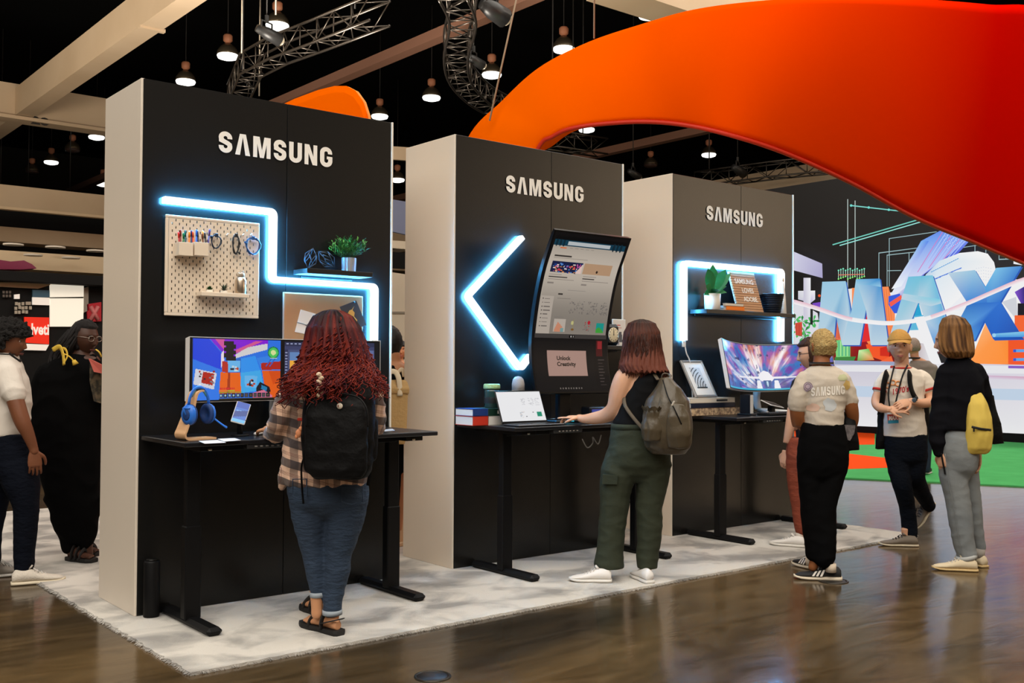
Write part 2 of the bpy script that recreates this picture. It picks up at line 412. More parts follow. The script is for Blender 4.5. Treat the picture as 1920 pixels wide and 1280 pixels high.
tA = truss('straight black box truss above the left display wall, bending down at its left end', [onZ(445, 178, TZ), onZ(470, 122, TZ), onZ(520, 95, TZ), onZ(600, 65, TZ), onZ(712, 20, TZ)], .42, .42, .5)
curve = bez([onZ(850, -25, TZ), onZ(868, 25, TZ), onZ(855, 90, TZ), onZ(865, 140, TZ), onZ(905, 182, TZ), onZ(960, 208, TZ), onZ(1040, 230, TZ)], 5)
tB = truss('curved black box truss in front of the orange arch at top centre', curve, .45, .42, .48)
truss('short black truss end under the orange arch, above the middle display wall', [onZ(1035, 262, 7.4), onZ(1130, 277, 7.4)], .45, .42, .5)
truss('long black truss in front of the pale girder above the right display wall', [onZ(1310, 338, 6.9), onZ(1360, 331, 6.9), onZ(1460, 318, 6.9), onZ(1640, 300, 6.9)], .45, .42, .55)
truss('thin black truss far away at the left edge', [onZ(-20, 372, 7.0), onZ(30, 384, 7.0), onZ(195, 396, 7.0)], .4, .4, .8)
# truss hangers (chain pipes) and moving head lights clamped to the truss
for px, py, z in ((453, 100, TZ), (517, 28, TZ), (486, 180, TZ)):
    p = onZ(px, py, z); obj('pipe', MB().tube([p-tA.location, V(p.x, p.y, HZ)-tA.location], .02, 6), mat('steel_pipe', S(150, 140, 125), 0.4, 0.8), tA)
M_fix = mat('fixture_black', (0.02, 0.02, 0.02), 0.4)
def spot_fixture(px, py, z, label, s=1.0, dx=.25):
    p = onZ(px, py, z); t = thing('stage_light', label, 'stage light', p, 0.4)
    obj('yoke', MB().tube([(-.14*s, 0, 0), (-.14*s, 0, .2*s), (.14*s, 0, .2*s), (.14*s, 0, 0)], .018*s, 6), M_fix, t)
    obj('body', MB().tube([(dx*s, -.1, -.08), (0, 0, 0), (-dx*s*.7, .08, .06)], [.12*s, .11*s, .07*s], 12), M_fix, t)
    obj('lens', MB().ball((dx*s+.01, -.105, -.082), (.02*s, .09*s, .09*s)), mat('lens_glass', S(170, 160, 140), 0.1, 0.3), t)
    obj('clamp', MB().box((0, 0, .26*s), (.06, .06, .14), .01), M_fix, t); obj('drop_pipe', MB().tube([(0, 0, .2*s), (0, 0, HZ-z)], .012, 6), M_rod, t)
spot_fixture(500, 62, TZ, 'small black stage light clamped on the straight truss beside the hidden lamp')
spot_fixture(922, 18, TZ, 'round amber-faced stage light beside the top of the curved truss', 1.4, .2)
spot_fixture(888, 112, TZ, 'small stage light inside the bend of the curved truss', .8)
spot_fixture(1383, 318, 6.9, 'stage light on the long truss above the right display wall', 1.1)
spot_fixture(1187, 325, 6.9, 'small stage light beside the right edge of the middle wall', .9)

# ---- far left side of the hall: bulkheads, soffit with downlights
YF = 26.0
def zY(py, y=YF, px=0): return onY(px, py, y).z
M_soffit = mat('soffit_cream', S(214, 190, 156), 0.8)
struct('trim_10', plate((-30, YF, zY(386)), (30, YF+.8, zY(345))), M_beam)
struct('trim_11', plate((-30, YF, zY(391)), (30, YF+.2, zY(386))), M_soffit)
struct('trim_12', plate((-30, YF+2, zY(452, YF+2)), (30, YF+3, zY(424, YF+2))), M_beam)
struct('trim_13', plate((-30, YF-6, zY(480, YF-6)), (12, YF+2, zY(480, YF-6)+.12)), M_soffit)
struct('trim_14', plate((-30, YF-6.2, zY(503, YF-6)), (12, YF-6, zY(480, YF-6)+.12)), M_soffit)
sz = zY(480, YF-6)-.004
dl = None
for px, py in ((25, 458), (104, 463), (180, 470), (62, 478), (133, 483)):
    p = onZ(px, py, sz)
    if dl is None:
        dl = thing('downlight', 'round recessed downlight leftmost in the back row of the cream soffit', 'downlight', p, 0, 'soffit downlights')
        obj('trim_ring', MB().lathe([(.16, .01), (.20, .01), (.20, -.02), (.16, -.02)], n=16), M_white, dl); obj('lamp', MB().lathe([(.01, 0), (.16, 0), (.15, -.015), (.01, -.018)], n=16), M_lamp_glow, dl)
    else: dup(dl, p, label='round recessed downlight '+{104: 'second from left in the nearer row', 180: 'nearest the left wall edge', 62: 'leftmost of the front row', 133: 'right one of the front row'}[px]+' of the cream soffit')
struct('wall_background', plate((-30, YF+3, 0), (14, YF+3.2, onY(0, 352, YF+3).z)), M_black)
st = thing('strip_light', 'long lit strip fixture hanging at far left above the soffit', 'light', onZ(52, 408, 6.6), 0.9)
obj('tube_lens', MB().box((0, 0, 0), (1.4, .16, .08), .02), mat('strip_glow', (1, 1, 1), .5, emit=(1, .95, .85), es=1.0), st); obj('tray', MB().box((0, 0, .07), (1.45, .2, .06), .01), M_lamp_shell, st); obj('drop_pipe', MB().tube([(0, 0, .1), (0, 0, HZ-6.6)], .012, 6), M_rod, st)
# ================================================================== carpet, display walls, desks, light strips
M_carpet = mat('plush_carpet', S(222, 216, 208), 0.95, spec=0.1, sheen=0.3)
def _carpet_nodes(m, ca, cb):
    nt = m.node_tree; b = nt.nodes['Principled BSDF']; L = nt.links.new
    t = nt.nodes.new('ShaderNodeTexCoord'); mp = nt.nodes.new('ShaderNodeMapping'); L(t.outputs['Object'], mp.inputs['Vector'])
    mp.inputs['Rotation'].default_value = (0, 0, 0.5); mp.inputs['Scale'].default_value = (1.0, 1.25, 1)
    n = nt.nodes.new('ShaderNodeTexNoise'); n.inputs['Scale'].default_value = 2.6; n.inputs['Detail'].default_value = 7; n.inputs['Distortion'].default_value = .5
    L(mp.outputs['Vector'], n.inputs['Vector']); r = nt.nodes.new('ShaderNodeValToRGB'); L(n.outputs['Fac'], r.inputs['Fac'])
    e = r.color_ramp.elements; e[0].position = 0.38; e[0].color = (*ca, 1); e[1].position = 0.57; e[1].color = (*cb, 1); L(r.outputs['Color'], b.inputs['Base Color'])
    n2 = nt.nodes.new('ShaderNodeTexNoise'); n2.inputs['Scale'].default_value = 160; L(t.outputs['Object'], n2.inputs['Vector'])
    bp = nt.nodes.new('ShaderNodeBump'); bp.inputs['Strength'].default_value = 0.5; bp.inputs['Distance'].default_value = 0.01; L(n2.outputs['Fac'], bp.inputs['Height']); L(bp.outputs['Normal'], b.inputs['Normal'])
_carpet_nodes(M_carpet, S(142, 139, 135), S(208, 203, 195))
CX0, CX1, CY0, CY1, CT = -0.16, 6.12, -1.19, 4.8, 0.016
def ragged(a, b, step, amp):
    a = Vector(a); b = Vector(b); n = int((b-a).length/step); d = (b-a).normalized(); q = Vector((-d.y, d.x)); out = []
    for i in range(n): out.append(a.lerp(b, i/n)+q*(random.uniform(-1, 1)*amp))
    return out
edge = ragged((CX0, CY0), (CX1, CY0), .03, .005)+ragged((CX1, CY0), (CX1, CY1), .05, .008)+ragged((CX1, CY1), (CX0, CY1), .2, .005)+ragged((CX0, CY1), (CX0, CY0), .03, .009)
rug = obj('carpet', MB().prism([tuple(p) for p in edge], (0, 0, 0.0), (1, 0, 0), (0, 1, 0), (0, 0, CT)), M_carpet, None, 'pale grey plush carpet under the three display walls', 'carpet')
fr = MB()
for i in range(1500):
    if random.random() < .45: p = V(random.uniform(CX0, CX1), CY0, 0); d = V(random.uniform(-.6, .6), -1, 0)
    else: p = V(CX0, random.uniform(CY0, CY1), 0); d = V(-1, random.uniform(-.6, .6), 0)
    l = random.uniform(.006, .022); z = random.uniform(.004, .014); fr.tube([p+V(0, 0, z), p+d*l+V(0, 0, .003)], [.0025, .001], 3, col=None)
obj('pile_fringe', fr, M_carpet, rug, kind='stuff')

# ---- lettering of the walls: seven drawn capitals
def letters_logo():
    """glyph outlines, cap height 1, heavy condensed sans; returns list of (quads) per letter"""
    W = 0.212
    def ln(path): 
        L_, R_ = stroke(path, W); return [(tuple(L_[i]), tuple(L_[i+1]), tuple(R_[i+1]), tuple(R_[i])) for i in range(len(path)-1)]
    def arc(cx, cy, rx, ry, a0, a1, n=10): return [(cx+rx*math.cos(math.radians(a0+(a1-a0)*i/n)), cy+ry*math.sin(math.radians(a0+(a1-a0)*i/n))) for i in range(n+1)]
    h = W/2
    Sp = [(.60-h, .67)]+arc(.30, .70, .30-h, .30-h, 5, 180, 12)+[(h+.01, .66)]+[(.12, .585), (.22, .535), (.40, .455), (.475, .40)]+arc(.30, .30, .30-h, .30-h, 5, -180, 12)+[(h, .33)]
    Sg = ln(Sp)
    Ag = [((0, 0), (.235, 1), (.43, 1), (.235, 0)), ((.235, 1), (.43, 1), (.67, 0), (.435, 0)), ]
    Ag = [((0, 0), (.20, 1), (.335, 1), (.335, .86), (.215, 0)), ((.335, 1), (.47, 1), (.67, 0), (.455, 0), (.335, .86))]
    Mg = [((0, 0), (0, 1), (.29, 1), (.40, .36), (.51, 1), (.80, 1), (.80, 0), (.615, 0), (.615, .66), (.49, 0), (.31, 0), (.185, .66), (.185, 0))]
    Ug = ln([(h, 1), (h, .32)]+arc(.305, .30, .305-h, .30-h, 180, 360, 14)+[(.61-h, .32), (.61-h, 1)])
    Ng = [((0, 0), (0, 1), (.225, 1), (.43, .42), (.43, 1), (.62, 1), (.62, 0), (.395, 0), (.19, .58), (.19, 0))]
    Gg = ln([(.61-h, .66)]+arc(.305, .695, .305-h, .305-h, 0, 180, 12)+[(h, .5), (h, .32)]+arc(.305, .305, .305-h, .305-h, 180, 360, 12)+[(.61-h, .40), (.61-h, .53)])+[((.33, .39), (.33, .53), (.61-2*h+.01, .53), (.61-2*h+.01, .39))]
    return [(Sg, .60), (Ag, .67), (Mg, .80), (Sg, .60), (Ug, .61), (Ng, .62), (Gg, .61)]
LOGO = letters_logo()
LOGO_W = sum(w for _, w in LOGO)+6*.135
def logo(o, width, height, parent, m, d=.004, name='letter', ax=V(1, 0, 0), ay=V(0, 0, 1)):
    s = width/LOGO_W; x = 0; n = ax.cross(ay)
    for quads, w in LOGO:
        mb = MB()
        for qi, q in enumerate(quads):
            mb.add([Vector(o)+ax*((x+u)*s)+ay*(v*height)+n*(d+qi*.00012) for u, v in q], [tuple(range(len(q)))])
        obj(name, mb, m, parent, fix=False); x += w+.135
M_logo = mat('logo_white_vinyl', S(238, 232, 222), 0.5)
M_edge = mat('panel_edge_white', S(235, 226, 212), 0.4)
WH = 3.0; WALLS = [(0.0, 1.659, .618), (2.168, 1.650, .618), (4.395, 1.666, .618)]
WPX = [((409, 280), (622, 303), .142), ((948, 357), (1093, 371), .125), ((1324, 411), (1429, 421), .115)]
WLAB = ['nearest charcoal and white display wall with the stepped light line', 'middle charcoal and white display wall with the arrow shaped light', 'farthest charcoal and white display wall with the light frame and shelf']
walls = []
for (wx, ww, wdp), lab in zip(WALLS, WLAB):
    t = thing('display_wall', lab, 'display wall', (wx, 0, CT), 0, 'branded display walls'); walls.append(t)  # a free-standing display wall
    obj('side_panel', MB().box((.012, wdp/2+.003, WH/2), (.024, wdp-.006, WH), .002), M_white, t); obj('side_panel', MB().box((ww-.012, wdp/2+.003, WH/2), (.024, wdp-.006, WH), .002), M_white, t)
    obj('back_panel', MB().box((ww/2, wdp-.01, WH/2), (ww-.05, .02, WH), 0), M_white, t); obj('top_panel', MB().box((ww/2, wdp/2, WH-.012), (ww-.05, wdp-.03, .022), 0), M_white, t)
    mid = ww*.54
    for a, b in ((.012, mid-.0015), (mid+.0015, ww-.014)):
        obj('front_panel', MB().box(((a+b)/2, 0.006, WH/2), (b-a, .012, WH-.004), .0015), M_front, t, label='charcoal front panel')
    obj('edge_trim', MB().box((ww-.006, -.001, WH/2), (.012, .014, WH), .001), M_edge, t)
for t, (a, b, hh) in zip(walls, WPX):
    A = onY(a[0], a[1]+4, -.0015); B = onY(b[0], b[1]+8, -.0015); A -= t.location; B -= t.location
    # letter height from the photo
    top = onY(a[0]+8, {409: 246, 948: 329, 1324: 386}[a[0]], 0).z; bot = onY(a[0]+8, {409: 286, 948: 361, 1324: 413}[a[0]], 0).z
    logo((A.x, A.y, bot-CT), B.x-A.x, top-bot, t, M_logo)

# ---- light strips
M_strip = mat('strip_diffuser', (0.8, 0.8, 0.8), 0.4, emit=(0.84, 0.86, 0.88), es=1.0)
M_strip_back = mat('strip_back_glow', (0.05, 0.05, 0.05), 0.5, emit=(0.06, 0.38, 0.82), es=230.0)
M_plug = mat('white_plastic', S(225, 222, 216), 0.4)
def light_strip(label, px, w=.037, rad=.03):
    P = [onY(x, y, -.040) for x, y in px]; o = P[0].copy(); o.y = 0
    Q = [P[0]]
    for i in range(1, len(P)-1):
        a = (P[i-1]-P[i]).normalized(); b = (P[i+1]-P[i]).normalized()
        for k in range(6):
            t = k/5; Q.append((P[i]+a*rad)*(1-t)**2+P[i]*2*t*(1-t)+(P[i]+b*rad)*t*t)
    Q.append(P[-1]); t = thing('light_strip', label, 'light strip', o, 0, 'glowing wall light strips')
    def sweep(w, y0, y1, ch):
        R = []
        for i in range(len(Q)):
            d = (Q[min(i+1, len(Q)-1)]-Q[max(i-1, 0)]).normalized(); n = V(-d.z, 0, d.x)
            k = 1.0
            if 0 < i < len(Q)-1:
                d1 = (Q[i]-Q[i-1]).normalized(); k = 1/max(.6, n.dot(V(-d1.z, 0, d1.x)))
            c = Q[i]-o; sec = [(-w/2, y1), (-w/2, y0+ch), (-w/2+ch, y0), (w/2-ch, y0), (w/2, y0+ch), (w/2, y1)]
            R.append([V(c.x, 0, c.z)+n*(a*k)+V(0, b, 0) for a, b in sec])
        return MB().rings(R, True, True, sm=False)
    obj('diffuser', sweep(w, -.056, -.031, .006), M_strip, t); obj('back_glow', sweep(w*.86, -.0305, -.004, .001), M_strip_back, t)
    return t, o, Q
ls1, o1, q1 = light_strip('stepped white blue light strip on the nearest display wall', [(308, 374), (514, 397), (512, 524), (704, 537), (703, 640)])
ls2, o2, q2 = light_strip('arrow shaped white blue light strip on the middle display wall', [(980, 445), (878, 555), (977, 692), (996, 667)])
ls3, o3, q3 = light_strip('square arch light strip framing the shelf of the farthest wall', [(1284, 638), (1284, 493), (1467, 509), (1466, 640)], .045, .03)
e = q3[0]-o3; obj('connector', MB().box((e.x, -.03, e.z-.03), (.03, .022, .05), .003), M_plug, ls3)
cb = [onY(1284, 646, -.03)-o3, onY(1287, 662, -.04)-o3, onY(1293, 676, -.04)-o3, onY(1296, 700, -.03)-o3, onY(1300, 770, -.02)-o3]
obj('cable', MB().tube(bez(cb, 5), .006, 6), M_plug, ls3)

# ---- standing desks
M_desk = mat('desk_black_laminate', (0.008, 0.008, 0.010), 0.3, spec=0.4, bump=(300, .06))
M_steel_black = mat('powder_black', (0.004, 0.004, 0.0045), 0.5, spec=.2)
DZ = 1.015
def make_desk(name='standing_desk'):
    t = thing(name, 'desk', 'desk', (0, 0, CT))
    z = DZ-CT
    obj('desktop', MB().box((.785, -.315, z-.0125), (1.57, .63, .025), .004), M_desk, t)
    for x in (.16, 1.43):
        obj('foot', MB().box((x, -.335, .022), (.085, .66, .044), .018), M_steel_black, t)
        lg = obj('leg', MB().box((x, -.335, z*.28), (.092, .062, z*.5), .006).box((x, -.335, z*.73), (.078, .05, z*.48), .005), M_steel_black, t)
        obj('mounting_bracket', MB().box((x, -.335, z-.04), (.12, .5, .028), .003), M_steel_black, t)
        obj('bolt', MB().box((x-.01, -.59, z-.045), (.022, .01, .012), .003), mat('bolt_steel', S(190, 180, 165), .25, .9), t)
    obj('cross_beam', MB().box((.795, -.335, z-.055), (1.3, .06, .04), .004), M_steel_black, t)
    c = obj('control_panel', MB().box((.47, -.60, z-.037), (.26, .05, .022), .004), mat('panel_grey', (0.02, 0.02, 0.021), 0.3), t)
    for k in range(6): obj('button', MB().box((.39+k*.032, -.627, z-.037), (.016, .004, .008), .002), mat('button_grey', S(120, 115, 108), .4), c)
    return t
dk1 = make_desk(); dk1.location = (0.02, -.01, CT)
dk2 = dup(dk1, (2.19, -.01, CT)); dk3 = dup(dk1, (4.43, -.01, CT))
for d, l in ((dk1, 'black standing desk in front of the nearest wall, holding the blue headset'), (dk2, 'black standing desk at the middle wall under the tall curved screen'), (dk3, 'black standing desk at the farthest wall under the wide galaxy screen')):
    d['label'] = l; d['group'] = 'black standing desks'
cl = MB().tube(bez([(.62, -.60, .90), (.66, -.61, .84), (.72, -.60, .87), (.70, -.62, .91), (.76, -.61, .86), (.80, -.60, .92)], 6), .004, 5)
obj('cable_bundle', cl, mat('cable_grey', S(120, 116, 112), .4), dk2)
# cylinder at the corner of the nearest wall, floor plates
fb = thing('floor_bollard', 'short black cylinder at the bottom left corner of the nearest wall', 'bollard', (0.075, -.05, CT)); 
obj('drum', MB().lathe([(.01, 0), (.042, 0), (.044, .01), (.044, .30), (.04, .31), (.01, .31)], n=20), M_steel_black, fb); obj('drum_cap', MB().lathe([(.01, .311), (.034, .311), (.03, .318), (.01, .319)], n=20), M_front, fb)
for (px, py), r_, lb in (((811, 1268), .085, 'round black floor plate near the bottom edge of the photo'), ((1562, 1089), .10, 'round dark floor plate behind the striped black sneakers')):
    t = thing('floor_plate', lb, 'floor plate', onZ(px, py, 0), 0, 'round floor plates')
    obj('disc', MB().lathe([(.005, .004), (r_*.8, .004), (r_*.83, .002)], n=28), mat('plate_dark', (0.012, 0.011, 0.010), .4), t); obj('rim', MB().lathe([(r_*.84, .001), (r_*.86, .005), (r_*.98, .005), (r_, .001)], n=28, caps=False), mat('plate_rim', (0.03, 0.026, 0.02), .35, .6), t)
# ================================================================== orange arch, fin, LED stage screen, turf, left booth
M_orange = mat('orange_stretch_fabric', (0.92, 0.125, 0.002), 0.7, spec=0.0)
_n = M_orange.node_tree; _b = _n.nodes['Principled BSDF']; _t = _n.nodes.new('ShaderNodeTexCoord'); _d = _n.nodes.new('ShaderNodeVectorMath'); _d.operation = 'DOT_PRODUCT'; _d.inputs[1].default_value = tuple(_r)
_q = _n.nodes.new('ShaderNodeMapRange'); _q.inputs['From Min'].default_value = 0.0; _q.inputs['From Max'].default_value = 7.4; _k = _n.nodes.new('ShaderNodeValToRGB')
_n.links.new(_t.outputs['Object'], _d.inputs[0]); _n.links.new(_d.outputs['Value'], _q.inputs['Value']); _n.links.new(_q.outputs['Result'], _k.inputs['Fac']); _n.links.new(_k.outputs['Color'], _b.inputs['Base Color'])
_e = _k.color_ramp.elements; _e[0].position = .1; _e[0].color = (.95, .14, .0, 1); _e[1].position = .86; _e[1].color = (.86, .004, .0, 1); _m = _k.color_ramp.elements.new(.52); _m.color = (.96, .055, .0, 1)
M_orange_hem = mat('orange_hem', (0.55, 0.02, 0.002), 0.6)
top = [(800, 1000, 11.6), (806, 700, 11.6), (822, 420, 11.4), (875, 262, 11.3), (940, 190, 11.2), (1010, 127, 11.0), (1100, 80, 10.7), (1200, 46, 10.4), (1300, 18, 10.0), (1420, 2, 10.0), (1560, -6, 10.2), (1700, -3, 10.7), (1850, 8, 11.4), (1990, 28, 12.2), (2260, 170, 13.8), (2470, 470, 14.5), (2560, 880, 14.6)]
bot = [(952, 1000, 11.2), (950, 700, 11.1), (960, 400, 10.9), (1008, 278, 10.7), (1036, 254, 10.6), (1070, 239, 10.5), (1130, 230, 10.4), (1210, 226, 10.3), (1290, 233, 10.2), (1380, 254, 10.1), (1480, 288, 10.4), (1600, 343, 10.9), (1720, 408, 11.5), (1850, 463, 12.4), (2010, 540, 13.4), (2190, 690, 14.4), (2290, 885, 14.5)]
tp = bez([onD(*p) for p in top], 8); bp_ = bez([onD(*p) for p in bot], 8)
arch_o = V(tp[0].x, tp[0].y, 0)
arch = thing('fabric_arch', 'huge orange stretch fabric arch sweeping over the right of the booth', 'arch', arch_o)
sk = MB(); R = []
NV = 22
for a, b in zip(tp, bp_):
    ch = b-a; thick = 0.42; ring = []
    i = len(R); t2 = (tp[min(i+1, len(tp)-1)]-tp[max(i-1, 0)]).normalized(); n = t2.cross(ch).normalized()
    if n.dot(Vector(CAM)-(a+b)/2) < 0: n = -n
    for k in range(NV+1):
        f = k/NV; ring.append(a+ch*f+n*(0.10*math.sin(PI*f)**.8)-arch_o)
    for k in range(NV-1, 0, -1):
        f = k/NV; ring.append(a+ch*f-n*(thick*math.sin(PI*f)**.6)-arch_o)
    R.append([V(p.x, p.y, max(p.z, .018)) for p in ring])
sk.rings(R, True, True)
sm_ = sk.mesh('fabric_skin'); fixnormals(sm_)
# soft puckers near the pole inside the right limb
c0 = onD(1690, 330, 9.2)-arch_o
for v in sm_.vertices:
    d = (v.co-c0); q = math.exp(-(d.length/.42)**2)
    if q > .01: v.co += v.normal*(.018*q*math.sin((d.x*8+d.z*26)))
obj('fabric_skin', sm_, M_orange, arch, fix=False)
hem = MB()
hem.tube([p-arch_o+V(0, 0, -.012) for p in bp_ if p.z > .05], .022, 6); obj('hem', hem, M_orange_hem, arch)
seam = [onD(px, py, d) for px, py, d in ((1470, 266, 9.72), (1600, 252, 9.3), (1760, 247, 8.85), (1920, 247, 8.6))]
def cable(label, pts, r=.008, name='hanging_cable', m=None):
    pts = [Vector(p) for p in pts]; t = obj(name, MB().tube([p-pts[0] for p in pts], r, 6), m or M_rod, None, label, 'cable', loc=pts[0]); return t
w1 = mat('cable_pale', S(170, 150, 125), .5)
cable('thin pale cable from the ceiling to the left limb of the orange arch', [onD(918, 226, 10.9), onD(969, -5, 11.05), V(*(onD(969, -5, 11.05).xy), HZ)], .011, m=w1)
cable('thin dark rope from the ceiling to the top edge of the orange arch', [onD(1114, 72, 10.65), V(*(onD(1114, 72, 10.65).xy), HZ)], .009, m=w1)
# the fin behind the nearest wall
fin_px = [(500, 1000), (500, 420), (508, 196), (545, 178), (590, 161), (622, 153), (645, 153), (662, 162), (675, 180), (683, 205), (687, 240), (690, 420), (690, 1000)]
fp = [onD(px, py, 11.5) for px, py in fin_px]; fo = V(fp[0].x, fp[0].y, 0); rt = V(*_r); fwd = V(_fw[0], _fw[1], 0).normalized()
fin = thing('fabric_fin', 'small orange fabric fin rising behind the nearest display wall', 'fabric fin', fo)
fb_ = MB(); po = [(max(-9, (p-fo).dot(rt)), max(0.018, (p-fo).z)) for p in fp]
cx_ = sum(p[0] for p in po)/len(po)
Rr = []
for k, (sc_, dd) in enumerate(((.96, 0), (1, .06), (1, .34), (.96, .4))):
    Rr.append([rt*(cx_+(u-cx_)*sc_)+V(0, 0, w*(1-(1-sc_)*.5))+fwd*dd for u, w in po])
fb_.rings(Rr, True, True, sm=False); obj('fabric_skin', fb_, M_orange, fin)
obj('piping', MB().tube([rt*u+V(0, 0, w)+fwd*.2 for u, w in po[2:-2]], .03, 6), mat('piping_yellow', (.9, .35, .05), .6), fin)

# ---- LED stage screen in the plane x = XS
XS = 17.7
M_led = vcmat('led_picture', 0.6, 1.0)
led = thing('stage_screen', 'giant LED stage screen showing the word MAX in blue letters', 'screen', onX(1607, 798, XS))
lo = led.location.copy()
zb = lo.z; ymax = onX(1430, 700, XS).y; ymin = onX(2120, 700, XS).y; ztop = onX(1600, 330, XS).z
def sc(px, py, k=0): p = onX(px, py, XS-.004-.006*k); return p-lo
scr = MB(); LK = [0]
def G(*c): return S(*c)
def zz(u, v): return (1480+u/3.764, 340+v/3.764)
def P(pts, col, zoom=True, step=True):
    """flat picture shape on the LED wall"""
    if step: LK[0] += 1
    q = [sc(*(zz(*p) if zoom else p), LK[0]) for p in pts]
    scr.poly(q, 0, [G(*c) for c in col] if isinstance(col[0], (tuple, list)) else G(*col))
def Ln(pts, w, col, zoom=True):
    LK[0] += 1; L_, R_ = stroke([(zz(*p) if zoom else p) for p in pts], w/3.764 if zoom else w)
    for i in range(len(pts)-1): scr.poly([sc(*L_[i], LK[0]), sc(*L_[i+1], LK[0]), sc(*R_[i+1], LK[0]), sc(*R_[i], LK[0])], 0, G(*col))
def Dot(c, r, col, n=12, ry=None): P([(c[0]+r*math.cos(2*PI*k/n), c[1]+(ry or r)*math.sin(2*PI*k/n)) for k in range(n)], col)
Z0 = (0, ymax-lo.y, ztop-zb)
scr.poly([V(-.004, ymax-lo.y, 0), V(-.004, ymin-lo.y, 0), V(-.004, ymin-lo.y, ztop-zb), V(-.004, ymax-lo.y, ztop-zb)], 0, G(14, 12, 11))
# wire lines in the dark upper room
for l in ([(412, 125), (412, 750)], [(464, 135), (464, 640)]): Ln(l, 5, (190, 205, 200))
Ln([(436, 170), (700, 200), (1050, 240)], 8, (120, 205, 195)); Ln([(305, 447), (1040, 232)], 8, (110, 200, 185)); Ln([(355, 452), (1060, 247)], 7, (150, 225, 215))
for c in ((436, 170), (560, 184), (702, 200), (862, 217)): Dot(c, 9, (110, 215, 205), 8)
for l in ([(632, 690), (632, 505), (900, 470)], [(705, 740), (705, 403), (1040, 355)], [(690, 740), (690, 520), (960, 490)], [(1290, 425), (1440, 405)], [(1200, 470), (1440, 432)], [(1480, 455), (1480, 550), (1620, 545)], [(1528, 480), (1528, 550)], [(1310, 450), (1310, 500)], [(1387, 440), (1387, 505)], [(690, 630), (790, 628)], [(845, 500), (845, 600)], [(962, 490), (962, 610)]):
    Ln(l, 5, (150, 180, 185))
# little chandelier
for k in range(12):
    x = 347+k*16.5; Ln([(x, 628-(k % 3)*6), (x, 688-(k % 4)*6)], 4, (180, 225, 205)); Dot((x, 628-(k % 3)*6), 6, (120, 230, 190), 8); Dot((x, 688-(k % 4)*6), 6, (140, 240, 120), 8)
Ln([(345, 660), (530, 655)], 5, (235, 120, 90))
# lavender beam and white plinths at left
P([(-60, 460), (30, 495), (232, 580), (235, 682), (30, 627), (-60, 600)], [(205, 205, 225)]*2+[(175, 170, 205), (165, 160, 200), (200, 198, 215), (215, 215, 230)])
P([(-60, 830), (40, 840), (120, 880), (200, 930), (230, 1180), (-60, 1180)], (216, 216, 224))
P([(62, 772), (182, 770), (182, 832), (150, 858), (62, 832)], [(215, 215, 222), (238, 238, 240), (225, 225, 235), (190, 180, 220), (200, 200, 212)])
P([(100, 680), (150, 680), (150, 1180), (100, 1180)], [(200, 196, 214), (236, 236, 240), (215, 215, 225), (200, 195, 215)])
P([(160, 860), (225, 850), (215, 920)], (120, 70, 190))
Dot((212, 806), 10, (235, 80, 30), 8)
# pale room behind the letters
P([(690, 790), (1050, 700), (1700, 690), (1900, 700), (1900, 1200), (690, 1200)], [(236, 236, 236)]*6)
P([(190, 1120), (760, 1120), (1000, 1150), (1000, 1285), (190, 1275)], [(150, 24, 22), (120, 20, 20), (226, 226, 230), (226, 226, 230), (90, 120, 90)])
P([(440, 752), (700, 742), (745, 930), (745, 1180), (440, 1180)], (246, 138, 78))
P([(405, 760), (442, 755), (442, 960), (415, 960)], (230, 225, 220))
for k in range(4): Ln([(650+k*17, 760), (690+k*14, 1100)], 3, (222, 98, 44))
# blue printed roll and white drum
P([(720, 790), (930, 420), (1160, 296), (1315, 372), (1180, 520), (960, 650), (800, 830), (710, 830)], [(225, 235, 245), (110, 160, 235), (80, 110, 225), (120, 150, 240), (70, 80, 215), (40, 60, 200), (120, 150, 220), (235, 235, 240)])
P([(720, 760), (935, 420), (985, 420), (790, 740)], [(240, 242, 245), (120, 175, 235), (80, 130, 230), (230, 238, 245)])
for k in range(9):
    a = (905+k*26, 640-k*9); b = (1095+k*25, 335+k*3); Ln([a, b], 5, (176, 200, 250) if k % 3 else (205, 120, 190))
for k in range(10):
    for j in range(5): Dot((1085+k*14+j*8, 392-k*7+j*20), 4, (185, 205, 250), 5)
P([(960, 660), (1060, 560), (1200, 505), (1330, 492), (1400, 510), (1445, 570), (1460, 640), (1440, 760), (1300, 900), (1090, 930), (1010, 760)], [(180, 205, 230), (210, 225, 235), (236, 238, 240), (240, 240, 240), (240, 240, 240), (236, 236, 236), (230, 232, 236), (236, 236, 236), (236, 236, 236), (240, 240, 240), (220, 230, 238)])
for k in range(16): Ln([(1020+k*12, 690-k*5), (1030+k*12+random.uniform(0, 18), 684-k*5)], 6, (70, 120, 215))
for k in range(14): Ln([(1000+k*14, 640-k*7), (1012+k*14, 634-k*7)], 5, (60, 150, 215))
for j in range(5):
    for k in range(7): Dot((1320+k*17, 605+j*22+abs(k-3)*3), 3, (190, 200, 220), 5)
P([(700, 810), (780, 790), (790, 830), (760, 930), (740, 930), (700, 870)], (50, 90, 215)); P([(705, 855), (790, 800), (795, 830), (715, 885)], (240, 90, 70))
P([(1330, 700), (1360, 900), (1100, 920)], (232, 234, 238))
